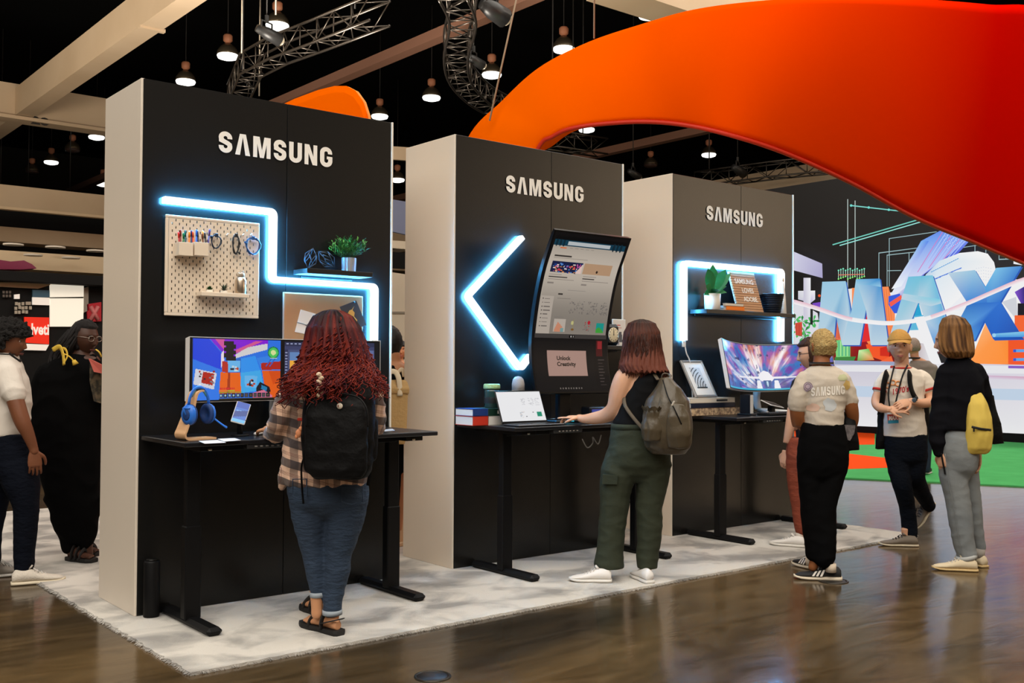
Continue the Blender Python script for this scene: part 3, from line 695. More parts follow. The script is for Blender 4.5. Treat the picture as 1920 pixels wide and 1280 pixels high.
# right: props of the picture
P([(1500, 850), (1600, 815), (1615, 950), (1590, 960)], (205, 208, 214)); P([(1590, 780), (1660, 740), (1660, 900), (1640, 870)], [(130, 80, 200), (40, 30, 110), (60, 40, 140), (120, 70, 190)])
P([(1612, 860), (1680, 860), (1680, 945), (1612, 945)], (20, 18, 22)); P([(1590, 945), (1900, 940), (1900, 1300), (1590, 1300)], (240, 98, 40))
P([(1270, 1290), (1390, 985), (1450, 1110), (1545, 1110), (1545, 1290)], [(250, 150, 70), (252, 176, 110), (250, 150, 70), (248, 138, 52), (250, 140, 50)])
P([(1545, 1115), (1900, 1110), (1900, 1310), (1545, 1300)], (238, 84, 34))
for v in (1185, 1247): P([(1580, v), (1900, v-4), (1900, v+16), (1580, v+20)], (96, 160, 225)); P([(1580, v), (1600, v), (1600, v+20), (1580, v+20)], (50, 90, 200))
P([(1580, 50), (1680, 90)]+[(1680, 580), (1582, 582)], (236, 236, 238)) if False else None
P([(1582, 508), (1900, 600), (1900, 520), (1640, 590), (1582, 582)], (232, 232, 236))
# red and green set pieces under the letters
P([(310, 950), (420, 940), (560, 1150), (760, 1180), (760, 1300), (310, 1300)], [(150, 20, 22), (200, 40, 30), (150, 16, 20), (120, 16, 16), (90, 12, 12), (110, 14, 16)])
P([(520, 940), (590, 920), (600, 1120), (480, 1140)], (222, 44, 36))
P([(330, 960), (360, 1000), (380, 1120), (325, 1115)], (238, 120, 80))
for k in range(4): Ln([(335+k*10, 985+k*4), (335+k*10, 1110)], 3, (150, 30, 20))
P([(320, 1122), (430, 1112), (430, 1240), (330, 1240)], (120, 205, 120))
for k in range(7): Ln([(350+k*12, 1128), (350+k*12, 1232)], 4, (190, 235, 170) if k % 2 else (60, 150, 150))
P([(320, 1240), (470, 1235), (440, 1300), (320, 1300)], (60, 130, 60))
P([(540, 1150), (705, 1130), (705, 1280), (560, 1230)], (240, 84, 36)); P([(640, 1175), (705, 1160), (705, 1235), (640, 1230)], (205, 40, 24)); P([(490, 1190), (560, 1180), (600, 1260), (480, 1265)], [(190, 240, 170), (90, 190, 90), (240, 120, 60), (90, 170, 80)])
P([(600, 1290), (720, 1230), (740, 1290)], (240, 100, 50))
# stage floor of the picture
P([(-60, 1262), (320, 1262), (1900, 1300), (1900, 1791), (-60, 1700)], [(220, 218, 226), (196, 192, 208), (214, 210, 222), (228, 228, 230), (228, 228, 230)])
P([(330, 1300), (1000, 1290), (1900, 1310), (1900, 1360), (330, 1340)], (226, 226, 230))
P([(300, 1440), (1900, 1470), (1900, 1550), (300, 1515)], (188, 205, 224)); P([(700, 1345), (1900, 1385), (1900, 1410), (700, 1362)], [(200, 205, 230), (206, 140, 170), (214, 190, 205), (210, 212, 232)])
P([(1545, 1300), (1900, 1306), (1900, 1325), (1545, 1318)], (130, 90, 190)); P([(320, 1262), (900, 1275), (900, 1300), (320, 1290)], (150, 160, 190))
# MAX: raised letters of the picture
B1, B2, B3, B4 = (186, 208, 222), (150, 196, 222), (40, 110, 190), (24, 70, 165)
def letter(polys):
    for pts, cols in polys:
        P([(u+9, v+8) for u, v in pts], (34, 84, 176)); P(pts, cols)
letter([([(232, 708), (398, 703), (436, 925), (424, 1000), (372, 1155), (330, 955), (312, 1155), (195, 1150)], [B2, B2, (90, 150, 205), B1, B1, (120, 170, 205), B1, B1]),
        ([(436, 925), (470, 690), (541, 905), (497, 1155), (372, 1155), (400, 1000)], [B2, B2, B2, B1, B1, B1]),
        ([(470, 690), (640, 685), (700, 1155), (575, 1155), (541, 905)], [B2, (40, 140, 205), B1, B1, B1])])
P([(470, 690), (640, 685), (648, 745), (560, 730), (480, 725)], [(120, 185, 220), (30, 130, 200), (150, 200, 225), (110, 175, 215), (150, 196, 222)])
letter([([(840, 672), (928, 667), (912, 850), (870, 960), (800, 1150), (690, 1150)], [(110, 190, 220), (110, 190, 215), B1, B1, B1, B1]), ([(928, 667), (1012, 662), (1090, 900), (1150, 1150), (1010, 1150), (950, 960), (912, 850)], [(100, 185, 215), (120, 195, 220), B1, (70, 150, 215), (60, 140, 210), B1, B1])])
P([(880, 950), (945, 942), (972, 1045), (850, 1050)], (90, 180, 215)); P([(912, 855), (880, 950), (936, 945)], (30, 160, 205)); P([(800, 790), (1060, 830), (1075, 860), (1000, 880), (790, 830)], [B1, (120, 200, 222), B1, B1, B1])
letter([([(1120, 645), (1310, 625), (1383, 745), (1420, 860), (1260, 862)], [B1, B2, (90, 170, 225), (40, 110, 200), (50, 130, 210)]), ([(1383, 745), (1460, 610), (1640, 597), (1490, 850), (1400, 900)], [(80, 160, 220), (120, 190, 228), (60, 130, 205), (40, 110, 200), (50, 120, 205)]),
        ([(1260, 862), (1490, 850), (1650, 1110), (1440, 1115), (1375, 985), (1310, 1120), (1120, 1125)], [B3, (40, 110, 205), B4, (20, 90, 190), (30, 100, 195), (60, 140, 215), (110, 180, 225)])])
# ribbon across the letters
rb = bez([(x, y, 0) for x, y in ((-60, 830), (30, 848), (200, 897), (400, 965), (560, 990), (700, 1000), (850, 988), (1000, 958), (1250, 862), (1450, 775), (1660, 690), (1900, 640))], 4)
LK[0] += 1; L_, R_ = stroke([zz(p.x, p.y) for p in rb], 30/3.764)
for i in range(len(rb)-1):
    ca = (232, 232, 234) if 12 < i < 28 else (226, 180, 196)
    scr.poly([sc(*L_[i], LK[0]), sc(*L_[i+1], LK[0]), sc(*R_[i+1], LK[0]), sc(*R_[i], LK[0])], 0, [G(240, 238, 240)]*2+[G(*ca)]*2)
P([(880, 960), (950, 950), (1075, 1290), (1000, 1290)], (236, 236, 238)); P([(1000, 960), (1090, 920), (1500, 700), (1520, 720), (1150, 960)], (236, 236, 238)) if False else None
P([(1430, 1075), (1900, 1040), (1900, 1095), (1440, 1100)], [(120, 190, 228), (130, 200, 232), (60, 140, 215), (60, 140, 215)]); Dot((1445, 1085), 14, (150, 205, 235), 10)
# plants of the picture beside the farthest wall
for a, b, c_ in ((90, 990, 1), (150, 1000, 2), (60, 1060, 3), (110, 1060, 4), (170, 985, 5), (100, 1095, 6), (45, 975, 7)):
    for k in range(5):
        an = k*1.26+c_; P([(a, b), (a+34*math.cos(an-.25), b+34*math.sin(an-.25)), (a+46*math.cos(an), b+46*math.sin(an)), (a+34*math.cos(an+.25), b+34*math.sin(an+.25))], (30, 130, 62) if k % 2 else (70, 180, 90))
P([(40, 1000), (90, 990), (90, 1090), (45, 1085)], (220, 80, 60))
for k in range(4): Ln([(50+k*11, 1000), (52+k*11, 1088)], 3, (120, 30, 30))
P([(148, 900), (166, 900), (166, 1010), (148, 1010)], (20, 26, 24))
obj('display_image', scr, M_led, led, fix=False)
obj('cabinet', MB().box((.15, (ymax+ymin)/2-lo.y, (ztop-zb)/2), (.29, ymax-ymin, ztop-zb)), M_black, led)
obj('plinth', MB().box((.3, (ymax+ymin)/2-lo.y, -zb/2-.004), (.66, ymax-ymin, zb-.01)), M_black, led)

# ---- turf carpet in green and orange
M_turf = mat('green_turf', S(82, 178, 104), 0.95, spec=.1, var=(3.0, S(72, 160, 92), .3), bump=(120, .5)); M_turf_d = mat('green_turf_edge', S(70, 140, 84), 0.95, spec=.1, bump=(60, .8)); M_turf_o = mat('orange_turf', (0.82, 0.075, 0.006), .95, spec=.1, bump=(120, .4))
a1, a2, a3 = onZ(1380, 888, 0), onZ(1700, 905, 0), onZ(1925, 915, 0); dirv = (a3-a2).normalized(); a4 = a3+dirv*4
tpoly = [(a1.x, a1.y), (a4.x, a4.y), (XS-.1, a4.y), (XS-.1, a1.y+7), (a1.x, a1.y+4)]
turf = obj('turf_carpet', MB().prism(tpoly, (0, 0, 0), (1, 0, 0), (0, 1, 0), (0, 0, .015)), M_turf, None, 'green turf carpet with orange bands in front of the stage screen', 'carpet')
def turf_patch(px, m, nm): 
    q = [onZ(*p, .0165) for p in px]; obj(nm, MB().prism([(p.x, p.y) for p in q], (0, 0, .0153), (1, 0, 0), (0, 1, 0), (0, 0, .002)), m, turf, label='orange turf band')
turf_patch([(1560, 851), (1590, 850), (1660, 858), (1672, 866), (1680, 876), (1560, 880)], M_turf_o, 'orange_band')
turf_patch([(1440, 806), (1640, 809), (1640, 818), (1640, 833), (1440, 836)], M_turf_o, 'orange_band')
turf_patch([(1850, 812), (1960, 812), (1960, 818), (1856, 816)], M_turf_o, 'orange_band')

# ---- booth with posters, far left
YB = 11.5
def pan(name, px, z, m, par, d=.04, y=YB):
    q = [onY(*p, y) for p in px]; o = par.location
    return obj(name, MB().prism([(p.x-o.x, p.z-o.z) for p in q], (0, y-o.y, 0), (1, 0, 0), (0, 0, 1), (0, d, 0)), m, par)
booth = thing('poster_booth', 'dark booth wall with posters behind the two people at far left', 'booth', (onY(-150, 700, YB).x, YB, 0))
bl = booth.location
L_, R_2 = onY(-150, 520, YB), onY(460, 520, YB)
obj('back_wall', MB().box(((R_2.x-L_.x)/2, .12, L_.z/2), (R_2.x-L_.x, .1, L_.z)), M_black, booth)
obj('fascia', MB().box(((R_2.x-L_.x)/2, -.05, onY(60, 525, YB).z+.03), (R_2.x-L_.x, .34, .16), .01), M_black, booth)
pan('ceiling_rail', [(-100, 532), (72, 541), (140, 520), (75, 518), (75, 527), (-100, 522)], 0, mat('rail_cream', S(196, 172, 140), .6), booth, .05)
pan('maroon_panel', [(-100, 516), (72, 520), (72, 530), (-100, 528)], 0, mat('maroon', S(60, 8, 14), .5), booth, .03)
M_lit = mat('lightbox_white', S(226, 220, 205), .5, emit=S(226, 218, 200), es=.75)
pan('lightbox', [(94, 532), (157, 527), (157, 556), (94, 557)], 0, M_lit, booth); pan('lightbox', [(94, 559), (157, 559), (156, 612), (94, 612)], 0, M_lit, booth)
rp = pan('red_poster', [(46, 594), (92, 595), (92, 645), (46, 642)], 0, mat('poster_red', S(222, 42, 20), .5, emit=S(222, 40, 18), es=.55), booth)
M_pt = mat('poster_type', S(236, 226, 214), .5, emit=S(236, 226, 214), es=.5); tx = MB(); p0 = onY(48, 626, YB-.012); p1 = onY(92, 626, YB-.012)
vs_, fs_ = text_polys('elveti', 1.0, .03); wmax = max(u for u, v in vs_)
tx.add([p0-bl+V(u/wmax*(p1.x-p0.x), 0, v*.24) for u, v in vs_], fs_); obj('poster_lettering', tx, M_pt, rp)
pan('poster_foot', [(46, 644), (92, 646), (86, 657), (46, 656)], 0, M_pt, booth)
pan('white_plaque', [(61, 557), (93, 558), (93, 572), (61, 571)], 0, M_pt, booth); pan('blue_plaque', [(61, 543), (93, 544), (93, 557), (61, 557)], 0, mat('plaque_blue', S(70, 108, 130), .5), booth)
pan('white_plaque', [(27, 552), (37, 551), (37, 560), (27, 560)], 0, M_pt, booth)
for k in range(14):
    u = 28+(k % 5)*6.5+random.uniform(-1, 1); v = 566+(k//5)*8+random.uniform(-1, 1); pan('picture_cell', [(u, v), (u+5, v), (u+5, v+6), (u, v+6)], 0, mat('cell_grey', S(190, 178, 160), .6), booth, .03)
for k in range(6):
    u = 5+(k % 3)*6; v = 545+(k//3)*7; pan('picture_cell', [(u, v), (u+4, v), (u+4, v+5), (u, v+5)], 0, mat('cell_dim', S(110, 100, 92), .6), booth, .03)
xp = pan('red_print', [(163, 570), (190, 566), (190, 602), (165, 603)], 0, mat('print_red', S(150, 24, 34), .5, emit=S(140, 20, 30), es=.4), booth)
for a, b in (((170, 574), (184, 600)), ((184, 574), (170, 600))):
    q0, q1 = onY(*a, YB-.01)-bl, onY(*b, YB-.01)-bl; obj('cross_stroke', MB().tube([q0, q1], .035, 4), mat('stroke_pink', S(214, 120, 120), .5), xp)
pan('pale_strip', [(157, 540), (166, 537), (166, 582), (157, 586)], 0, mat('strip_grey', S(150, 142, 130), .5), booth)
mag = thing('magenta_banner', 'curved magenta shape above the booth at the far left edge', 'banner', (onY(0, 490, 14).x, 14, 0)); mo = mag.location
pts = [(-60, 498), (-60, 486), (0, 487), (20, 490), (45, 488), (60, 495), (69, 503), (40, 505), (-60, 504)]
q = [onY(*p, 14)-mo for p in pts]; obj('skin', MB().prism([(p.x, p.z) for p in q], (0, 0, 0), (1, 0, 0), (0, 0, 1), (0, .4, 0)), mat('magenta', S(120, 10, 60), .5), mag)
obj('post', MB().box((-.8, .2, q[0].z/2), (.1, .1, q[0].z-.2)), M_black, mag)

# ---- seen through the gap between the nearest and middle walls
YG = 16.0
gap = thing('cream_pavilion', 'cream exhibition pavilion glimpsed in the gap between left and middle walls', 'booth', (onY(750, 700, YG).x, YG, 0)); go = gap.location
def gp(name, px, m, d=.1): 
    q = [onY(*p, YG)-go for p in px]; return obj(name, MB().prism([(p.x, p.z) for p in q], (0, 0, 0), (1, 0, 0), (0, 0, 1), (0, d, 0)), m, gap)
M_cream = mat('pavilion_cream', S(226, 212, 190), .7)
gp('wall_panel', [(700, 505), (800, 520), (800, 695), (700, 695)], M_cream); gp('wall_panel', [(700, 695), (800, 695), (800, 905), (700, 905)], mat('pavilion_tan', S(206, 178, 144), .7), .12)
gp('header', [(700, 448), (800, 455), (800, 470), (700, 462)], M_cream); gp('dark_band', [(700, 470), (800, 476), (800, 506), (700, 500)], M_black)
gp('blue_panel', [(700, 368), (800, 384), (800, 448), (700, 426)], mat('pavilion_lavender', S(128, 136, 168), .6)); gp('roof_band', [(700, 272), (800, 278), (800, 303), (700, 296)], M_beam)
gp('seam', [(700, 584), (800, 584), (800, 588), (700, 588)], mat('seam_grey', S(150, 140, 125), .6), -.03)
pl_ = thing('wooden_post', 'thin pale wooden post beside the dark trousers in the wall gap', 'post', onZ(749, 1022, CT), .3)
obj('shaft', MB().box((0, 0, .38), (.045, .045, .76), .004), mat('raw_pine', S(222, 190, 150), .6), pl_); obj('collar', MB().box((0, 0, .70), (.05, .05, .03), .003), M_black, pl_); obj('base_block', MB().box((0, 0, .015), (.12, .1, .03), .004), mat('raw_pine', S(222, 190, 150), .6), pl_)
# ================================================================== pictures for displays (painted into the display mesh)
class Img:
    def __init__(s, W, H, c=(0, 0, 0)): s.W, s.H = W, H; s.a = np.zeros((H, W, 3)); s.a[:] = c; s.Y, s.X = np.mgrid[0:H, 0:W]; s.X = (s.X+.5)/W; s.Y = (s.Y+.5)/H
    def mask(s, p):
        m = np.zeros((s.H, s.W), bool); n = len(p)
        for i in range(n):
            x1, y1 = p[i]; x2, y2 = p[(i+1) % n]
            if y1 == y2: continue
            m ^= ((y1 > s.Y) != (y2 > s.Y)) & (s.X < (x2-x1)*(s.Y-y1)/(y2-y1)+x1)
        return m
    def poly(s, p, c): s.a[s.mask(p)] = c; return s
    def rect(s, x0, y0, x1, y1, c): s.a[(s.X >= x0) & (s.X < x1) & (s.Y >= y0) & (s.Y < y1)] = c; return s
    def disc(s, x, y, r, c, asp=1.0): s.a[((s.X-x)**2+((s.Y-y)*asp)**2) < r*r] = c; return s
    def mesh(s, name, fn, m, parent):
        """fn(u,v)->Vector in parent space, u right, v down"""
        W, H = s.W, s.H; vs = [fn(i/W, j/H) for j in range(H+1) for i in range(W+1)]
        fs = [(j*(W+1)+i, (j+1)*(W+1)+i, (j+1)*(W+1)+i+1, j*(W+1)+i+1) for j in range(H) for i in range(W)]
        me = bpy.data.meshes.new(name); me.from_pydata([tuple(v) for v in vs], [], fs)
        lv = np.vectorize(lin)(s.a.reshape(-1, 3)); c4 = np.ones((W*H, 4, 4), np.float32); c4[:, :, :3] = lv[:, None, :]
        at = me.color_attributes.new('Col', 'FLOAT_COLOR', 'CORNER'); at.data.foreach_set('color', c4.ravel()); me.materials.append(m); me.update()
        o = bpy.data.objects.new(name, me); COL.objects.link(o); o.parent = parent; return o
def vnoise(X, Y, seed, oct_=4):
    rs = np.random.RandomState(seed); o = 0; amp = 1; tot = 0
    for k in range(oct_):
        n = 64; g = rs.rand(n, n); x = X*(2**k) % (n-1); y = Y*(2**k) % (n-1); xi = x.astype(int); yi = y.astype(int); fx = x-xi; fy = y-yi
        fx = fx*fx*(3-2*fx); fy = fy*fy*(3-2*fy); o = o+amp*((g[yi, xi]*(1-fx)+g[yi, xi+1]*fx)*(1-fy)+(g[yi+1, xi]*(1-fx)+g[yi+1, xi+1]*fx)*fy); tot += amp; amp *= .55
    return o/tot
M_scr = vcmat('monitor_picture', 0.35, 0.95)
M_bez = mat('bezel_black', (0.005, 0.005, 0.006), .35, spec=.3); M_silver = mat('monitor_silver', S(206, 204, 202), .35); M_pw = M_plug
def at(px, py, y): return onY(px, py, y)
def slab(name, m, parent, a, b, bev=.003, **k): return obj(name, MB().box([(a[i]+b[i])/2 for i in range(3)], [abs(a[i]-b[i]) for i in range(3)], bev), m, parent, **k)

# ================================================================== nearest wall: pegboard and what hangs on it
yb = -.035
TLp, TRp, BLp = at(311, 402, yb), at(487, 418, yb), at(307, 591, yb)
PX0, PX1, PZ1, PZ0 = TLp.x, TRp.x, (TLp.z+TRp.z)/2, BLp.z
pg = thing('pegboard', 'white slotted pegboard with pens, cables and a little shelf on the nearest wall', 'pegboard', (PX0, 0, PZ0))
w_, h_ = PX1-PX0, PZ1-PZ0
mb = MB(); nc, nr = 13, 26; mg = .018; cw = (w_-2*mg)/nc; rh = (h_-2*mg)/nr; sw, shh = .0062, .0145; yf, yk = yb, yb+.006
def cell(x0, x1, z0, z1, hole=True):
    if not hole: mb.add([V(x0, yf, z0), V(x1, yf, z0), V(x1, yf, z1), V(x0, yf, z1)], [(0, 1, 2, 3)]); return
    cx, cz = (x0+x1)/2, (z0+z1)/2; o = [V(x0, yf, z0), V(x1, yf, z0), V(x1, yf, z1), V(x0, yf, z1)]
    i = [V(cx-sw/2, yf, cz-shh/2), V(cx+sw/2, yf, cz-shh/2), V(cx+sw/2, yf, cz+shh/2), V(cx-sw/2, yf, cz+shh/2)]; k = [V(p.x, yk, p.z) for p in i]
    mb.add(o+i+k, [(j, (j+1) % 4, 4+(j+1) % 4, 4+j) for j in range(4)]+[(4+j, 4+(j+1) % 4, 8+(j+1) % 4, 8+j) for j in range(4)])
for r in range(nr):
    z0 = mg+r*rh
    if r % 2 == 0: [cell(mg+c*cw, mg+(c+1)*cw, z0, z0+rh) for c in range(nc)]
    else:
        cell(mg, mg+cw/2, z0, z0+rh, False); cell(w_-mg-cw/2, w_-mg, z0, z0+rh, False)
        [cell(mg+cw/2+c*cw, mg+cw*1.5+c*cw, z0, z0+rh) for c in range(nc-1)]
M_peg = mat('pegboard_white', S(228, 212, 192), .45)
obj('perforated_panel', mb, M_peg, pg, fix=False)
fr = MB()
for a, b in (((0, 0), (w_, mg)), ((0, h_-mg), (w_, h_)), ((0, mg), (mg, h_-mg)), ((w_-mg, mg), (w_, h_-mg))): fr.box(((a[0]+b[0])/2, yb+.006, (a[1]+b[1])/2), (b[0]-a[0], .013, b[1]-a[1]), .003)
obj('rim', fr, M_peg, pg)
for x in (.06, w_-.06):
    for z in (.05, h_-.05): obj('spacer', MB().lathe([(.012, 0), (.016, .004), (.016, .026)], (x, 0, z), 10, M=Matrix.Rotation(PI/2, 3, 'X')), M_peg, pg)
for px in (425, 440, 455, 470): 
    p = at(px, 443, yb-.012)-pg.location; obj('hook', MB().tube([(p.x, yb, p.z+.012), (p.x, yb-.022, p.z+.004), (p.x, yb-.03, p.z+.014)], .004, 6), M_peg, pg)
for k, (xa, xb, lb) in enumerate(((336, 362, 'left white pen bin on the pegboard'), (365, 391, 'right white pen bin on the pegboard'))):
    A, B = at(xa, 453, yb-.08), at(xb, 480, yb-.08); t = thing('pen_bin', lb, 'pen holder', (A.x, yb-.002, B.z), 0, 'white pegboard pen bins'); W2 = B.x-A.x; H2 = A.z-B.z
    bm_ = MB()
    for c, s_ in (((W2/2, -.078, H2/2), (W2, .003, H2)), ((W2/2, -.003, H2/2), (W2, .003, H2)), ((.0015, -.04, H2/2), (.003, .075, H2)), ((W2-.0015, -.04, H2/2), (.003, .075, H2))): bm_.box(c, s_, .001)
    obj('bin_body', bm_, M_peg, t); obj('bin_base', MB().box((W2/2, -.04, .002), (W2-.004, .072, .004)), M_peg, t); obj('bin_hook', MB().box((W2/2, .0, H2-.006), (.02, .006, .012), .001), M_peg, t)
pencols = [('red', (200, 30, 25)), ('dark red', (120, 26, 20)), ('green', (20, 110, 60)), ('teal', (20, 90, 100)), ('orange', (230, 120, 20)), ('navy', (30, 30, 90)), ('vermilion', (230, 80, 30)), ('blue', (30, 90, 190)), ('black', (20, 22, 30)), ('amber', (220, 140, 40)), ('brown', (110, 60, 40)), ('charcoal', (40, 40, 44)), ('violet', (80, 60, 130))]
for k, (cn, c) in enumerate(pencols):
    px = 334+k*4.9; base = at(px+1+(3 if k < 3 else 0), 470, yb-.045); tip = at(px-1+random.uniform(-3.5, 3.5), 431+random.uniform(-2, 7), yb-.05+random.uniform(-.015, .015))
    b0 = at(338 if px < 340 else min(px, 388), 474, yb-.045); d = (tip-b0); L = d.length
    t = thing('marker_pen', cn+' marker pen standing in the '+('left' if px < 364 else 'right')+' white pegboard bin', 'pen', b0, 0, 'pens in the pegboard bins'); n = d.normalized()
    obj('barrel', MB().tube([(0, 0, 0), n*(L*.72)], .0052, 8), mat('pen_'+cn, S(*c), .4), t); obj('cap', MB().tube([n*(L*.72), n*(L*.96), n*L], [.006, .0058, .003], 8), mat('pen_cap_'+cn, S(*[min(255, int(v*1.15+12)) for v in c]), .3), t)
M_cbl = mat('cable_dark_blue', S(22, 40, 62), .5)
def coil(label, cx, cy, rx, ry, n, m, tail):
    c = at(cx, cy, yb-.02); e = at(cx+rx, cy, yb-.02); r_ = (e.x-c.x); rz_ = at(cx, cy-ry, yb-.02).z-c.z; p = []
    for k in range(n*14+1):
        a = PI/2+k/14*2*PI; j = 1+.10*math.sin(k*1.3); p.append(V(r_*math.cos(a)*j, -.004*math.sin(k*.7)-.002, rz_*math.sin(a)*j))
    t = thing('coiled_cable', label, 'cable', c, 0, 'cables hung on the pegboard'); obj('cord', MB().tube(p, .0035, 5), m, t)
    obj('plug', MB().tube([V(tail[0]*r_, -.006, tail[1]*rz_), V(tail[0]*r_*1.25, -.008, tail[1]*rz_*1.35)], .007, 6).box((0, -.006, rz_*.98), (.018, .012, .022), .002), m, t)
coil('loose dark cable loop, leftmost on the pegboard hooks', 405, 453, 9, 12, 2, M_cbl, (-1, .6)); coil('narrow bundled dark cable hanging in the middle of the pegboard hooks', 442, 458, 6, 17, 4, mat('cable_black', (.012, .012, .014), .5), (.9, -.8)); coil('round blue cable coil, rightmost on the pegboard hooks', 474, 461, 13, 15, 4, mat('cable_blue', S(36, 74, 120), .45), (-1, .3))
A, B = at(378, 548, yb-.085), at(468, 556, yb-.085)
tr = thing('tray_shelf', 'small white tray shelf on the lower pegboard', 'shelf', (A.x, yb-.001, B.z-.008)); W2 = B.x-A.x
obj('tray_base', MB().box((W2/2, -.043, .003), (W2, .084, .006), .002), M_peg, tr); obj('tray_lip', MB().box((W2/2, -.084, .012), (W2, .005, .024), .002), M_peg, tr); obj('tray_lip', MB().box((.002, -.043, .012), (.004, .08, .024), .001), M_peg, tr); obj('tray_lip', MB().box((W2-.002, -.043, .012), (.004, .08, .024), .001), M_peg, tr)
tz = tr.location.z+.0065
M_leaf = mat('leaf_green', S(58, 118, 52), .5, var=(30, S(36, 84, 34), .25)); M_leaf_d = mat('leaf_dark', S(26, 54, 36), .45); M_pot_w = mat('pot_white', S(230, 220, 206), .4)
def leaf(mb, o, d, L, w, n=5, bend=.3, col=None, face=None):
    d = d.normalized(); x, y = frame(d); up = V(0, 0, 1); rows = []
    sd = d.cross(Vector(face) if face else up); sd = sd.normalized() if sd.length > .05 else x
    for i in range(n+1):
        t = i/n; c = o+d*(L*t)-up*(bend*L*t*t); ww = w*math.sin(PI*(.08+.92*t)**.8)*.5+.0004; rows.append((c-sd*ww+up*ww*.25, c, c+sd*ww+up*ww*.25))
    vs = [v for r_ in rows for v in r_]; fs = []
    for i in range(n):
        for j in range(2): fs.append((i*3+j, i*3+j+1, i*3+4+j, i*3+3+j))
    mb.add(vs, fs, 0, True, col)
def tiny(px, label, spiky):
    p = at(px, 547, yb-.045); t = thing('tiny_succulent', label, 'plant', (p.x, yb-.045, tz)); obj('pot', MB().lathe([(.004, 0), (.017, 0), (.021, .03), (.018, .031), (.018, .026), (.003, .026)], n=16), M_pot_w, t); f = MB()
    for k in range(26 if spiky else 60):
        a = random.uniform(0, 2*PI); e = random.uniform(.3, 1.4); d = V(math.cos(a)*math.cos(e), math.sin(a)*math.cos(e), math.sin(e))
        leaf(f, V(0, 0, .03)+d*(.0 if spiky else .008), d, random.uniform(.03, .055) if spiky else random.uniform(.012, .022), .008 if spiky else .009, 3, .1)
    obj('leaves', f, M_leaf_d if spiky else M_leaf, t)
tiny(393, 'tiny round green succulent in a white pot, left on the pegboard tray', False); tiny(420, 'tiny dark spiky succulent in a white pot, middle of the pegboard tray', True)
p = at(451, 552, yb-.045); bo = thing('steel_bottle', 'brushed steel water bottle on the pegboard tray', 'bottle', (p.x, yb-.045, tz)); M_steel = mat('brushed_steel', S(206, 190, 172), .28, .95)
obj('bottle_body', MB().lathe([(.005, 0), (.030, 0), (.032, .004), (.032, .095), (.026, .112), (.018, .118)], n=24), M_steel, bo); obj('bottle_cap', MB().lathe([(.018, .119), (.0215, .12), (.0215, .138), (.02, .141), (.004, .142)], n=20), mat('cap_pale', S(220, 208, 190), .3, .5), bo); obj('carry_loop', MB().tube([(-.018, 0, .13), (-.02, 0, .15), (.02, 0, .15), (.018, 0, .13)], .003, 6), M_steel, bo)

# ---- corkboard with two cards
yc = -.02
A, B, C_ = at(534, 548, yc), at(680, 557, yc), at(536, 700, yc); ck = thing('pin_board', 'brown kraft pin board behind the red curly hair', 'pin board', (A.x, 0, C_.z)); bw, bh = B.x-A.x, (A.z+B.z)/2-C_.z
obj('board', MB().box((bw/2, -.010, bh/2), (bw, .02, bh), .002), mat('kraft_board', S(178, 128, 82), .75, var=(4, S(164, 112, 70), .3)), ck); obj('board_edge', MB().box((bw/2, -.008, bh+.002), (bw+.006, .016, .005), .001).box((-.002, -.008, bh/2), (.004, .016, bh), .001).box((bw+.002, -.008, bh/2), (.004, .016, bh), .001), mat('board_edge', S(190, 160, 140), .6), ck)
def card(name, label, pts, m, y=-.024): 
    q = [at(*p, y) for p in pts]; o = q[0]; t = thing(name, label, 'card', o); obj('sheet', MB().prism([(p.x-o.x, p.z-o.z) for p in q], (0, 0, 0), (1, 0, 0), (0, 0, 1), (0, .0025, 0)), m, t); return t, o
t, o = card('photo_card', 'white card with a knotted grey cord picture, pinned left of the curly hair', [(564, 580), (592, 588), (582, 628), (553, 622)], mat('card_white', S(226, 216, 206), .6))
obj('picture_knot', MB().tube([at(x, y, -.0255)-o for x, y in ((557, 604), (566, 606), (574, 609), (580, 606), (583, 611), (577, 613), (573, 609), (582, 615))], .004, 6, flat=.4), mat('cord_grey', S(120, 116, 112), .6), t); p = at(588, 592, -.028)-o; obj('pin', MB().ball(p, .006), mat('pin_grey', S(140, 140, 140), .3), t)
t, o = card('photo_card', 'charcoal card with a gold splash figure, pinned right of the curly hair', [(637, 575), (668, 563), (687, 609), (660, 619)], mat('card_charcoal', S(62, 58, 56), .6))
obj('gold_splash', MB().prism([((at(x, y, -.0262)-o).x, (at(x, y, -.0262)-o).z) for x, y in ((664, 574), (661, 581), (665, 586), (664, 593), (670, 600), (668, 607), (662, 611), (657, 606), (655, 596), (652, 588), (655, 582), (660, 580))], (0, -.0262+.024, 0), (1, 0, 0), (0, 0, 1), (0, .001, 0)), mat('gold_print', S(222, 168, 84), .5), t); p = at(664, 566, -.028)-o; obj('pin', MB().ball(p, .006), mat('pin_dark', S(30, 30, 30), .3), t)

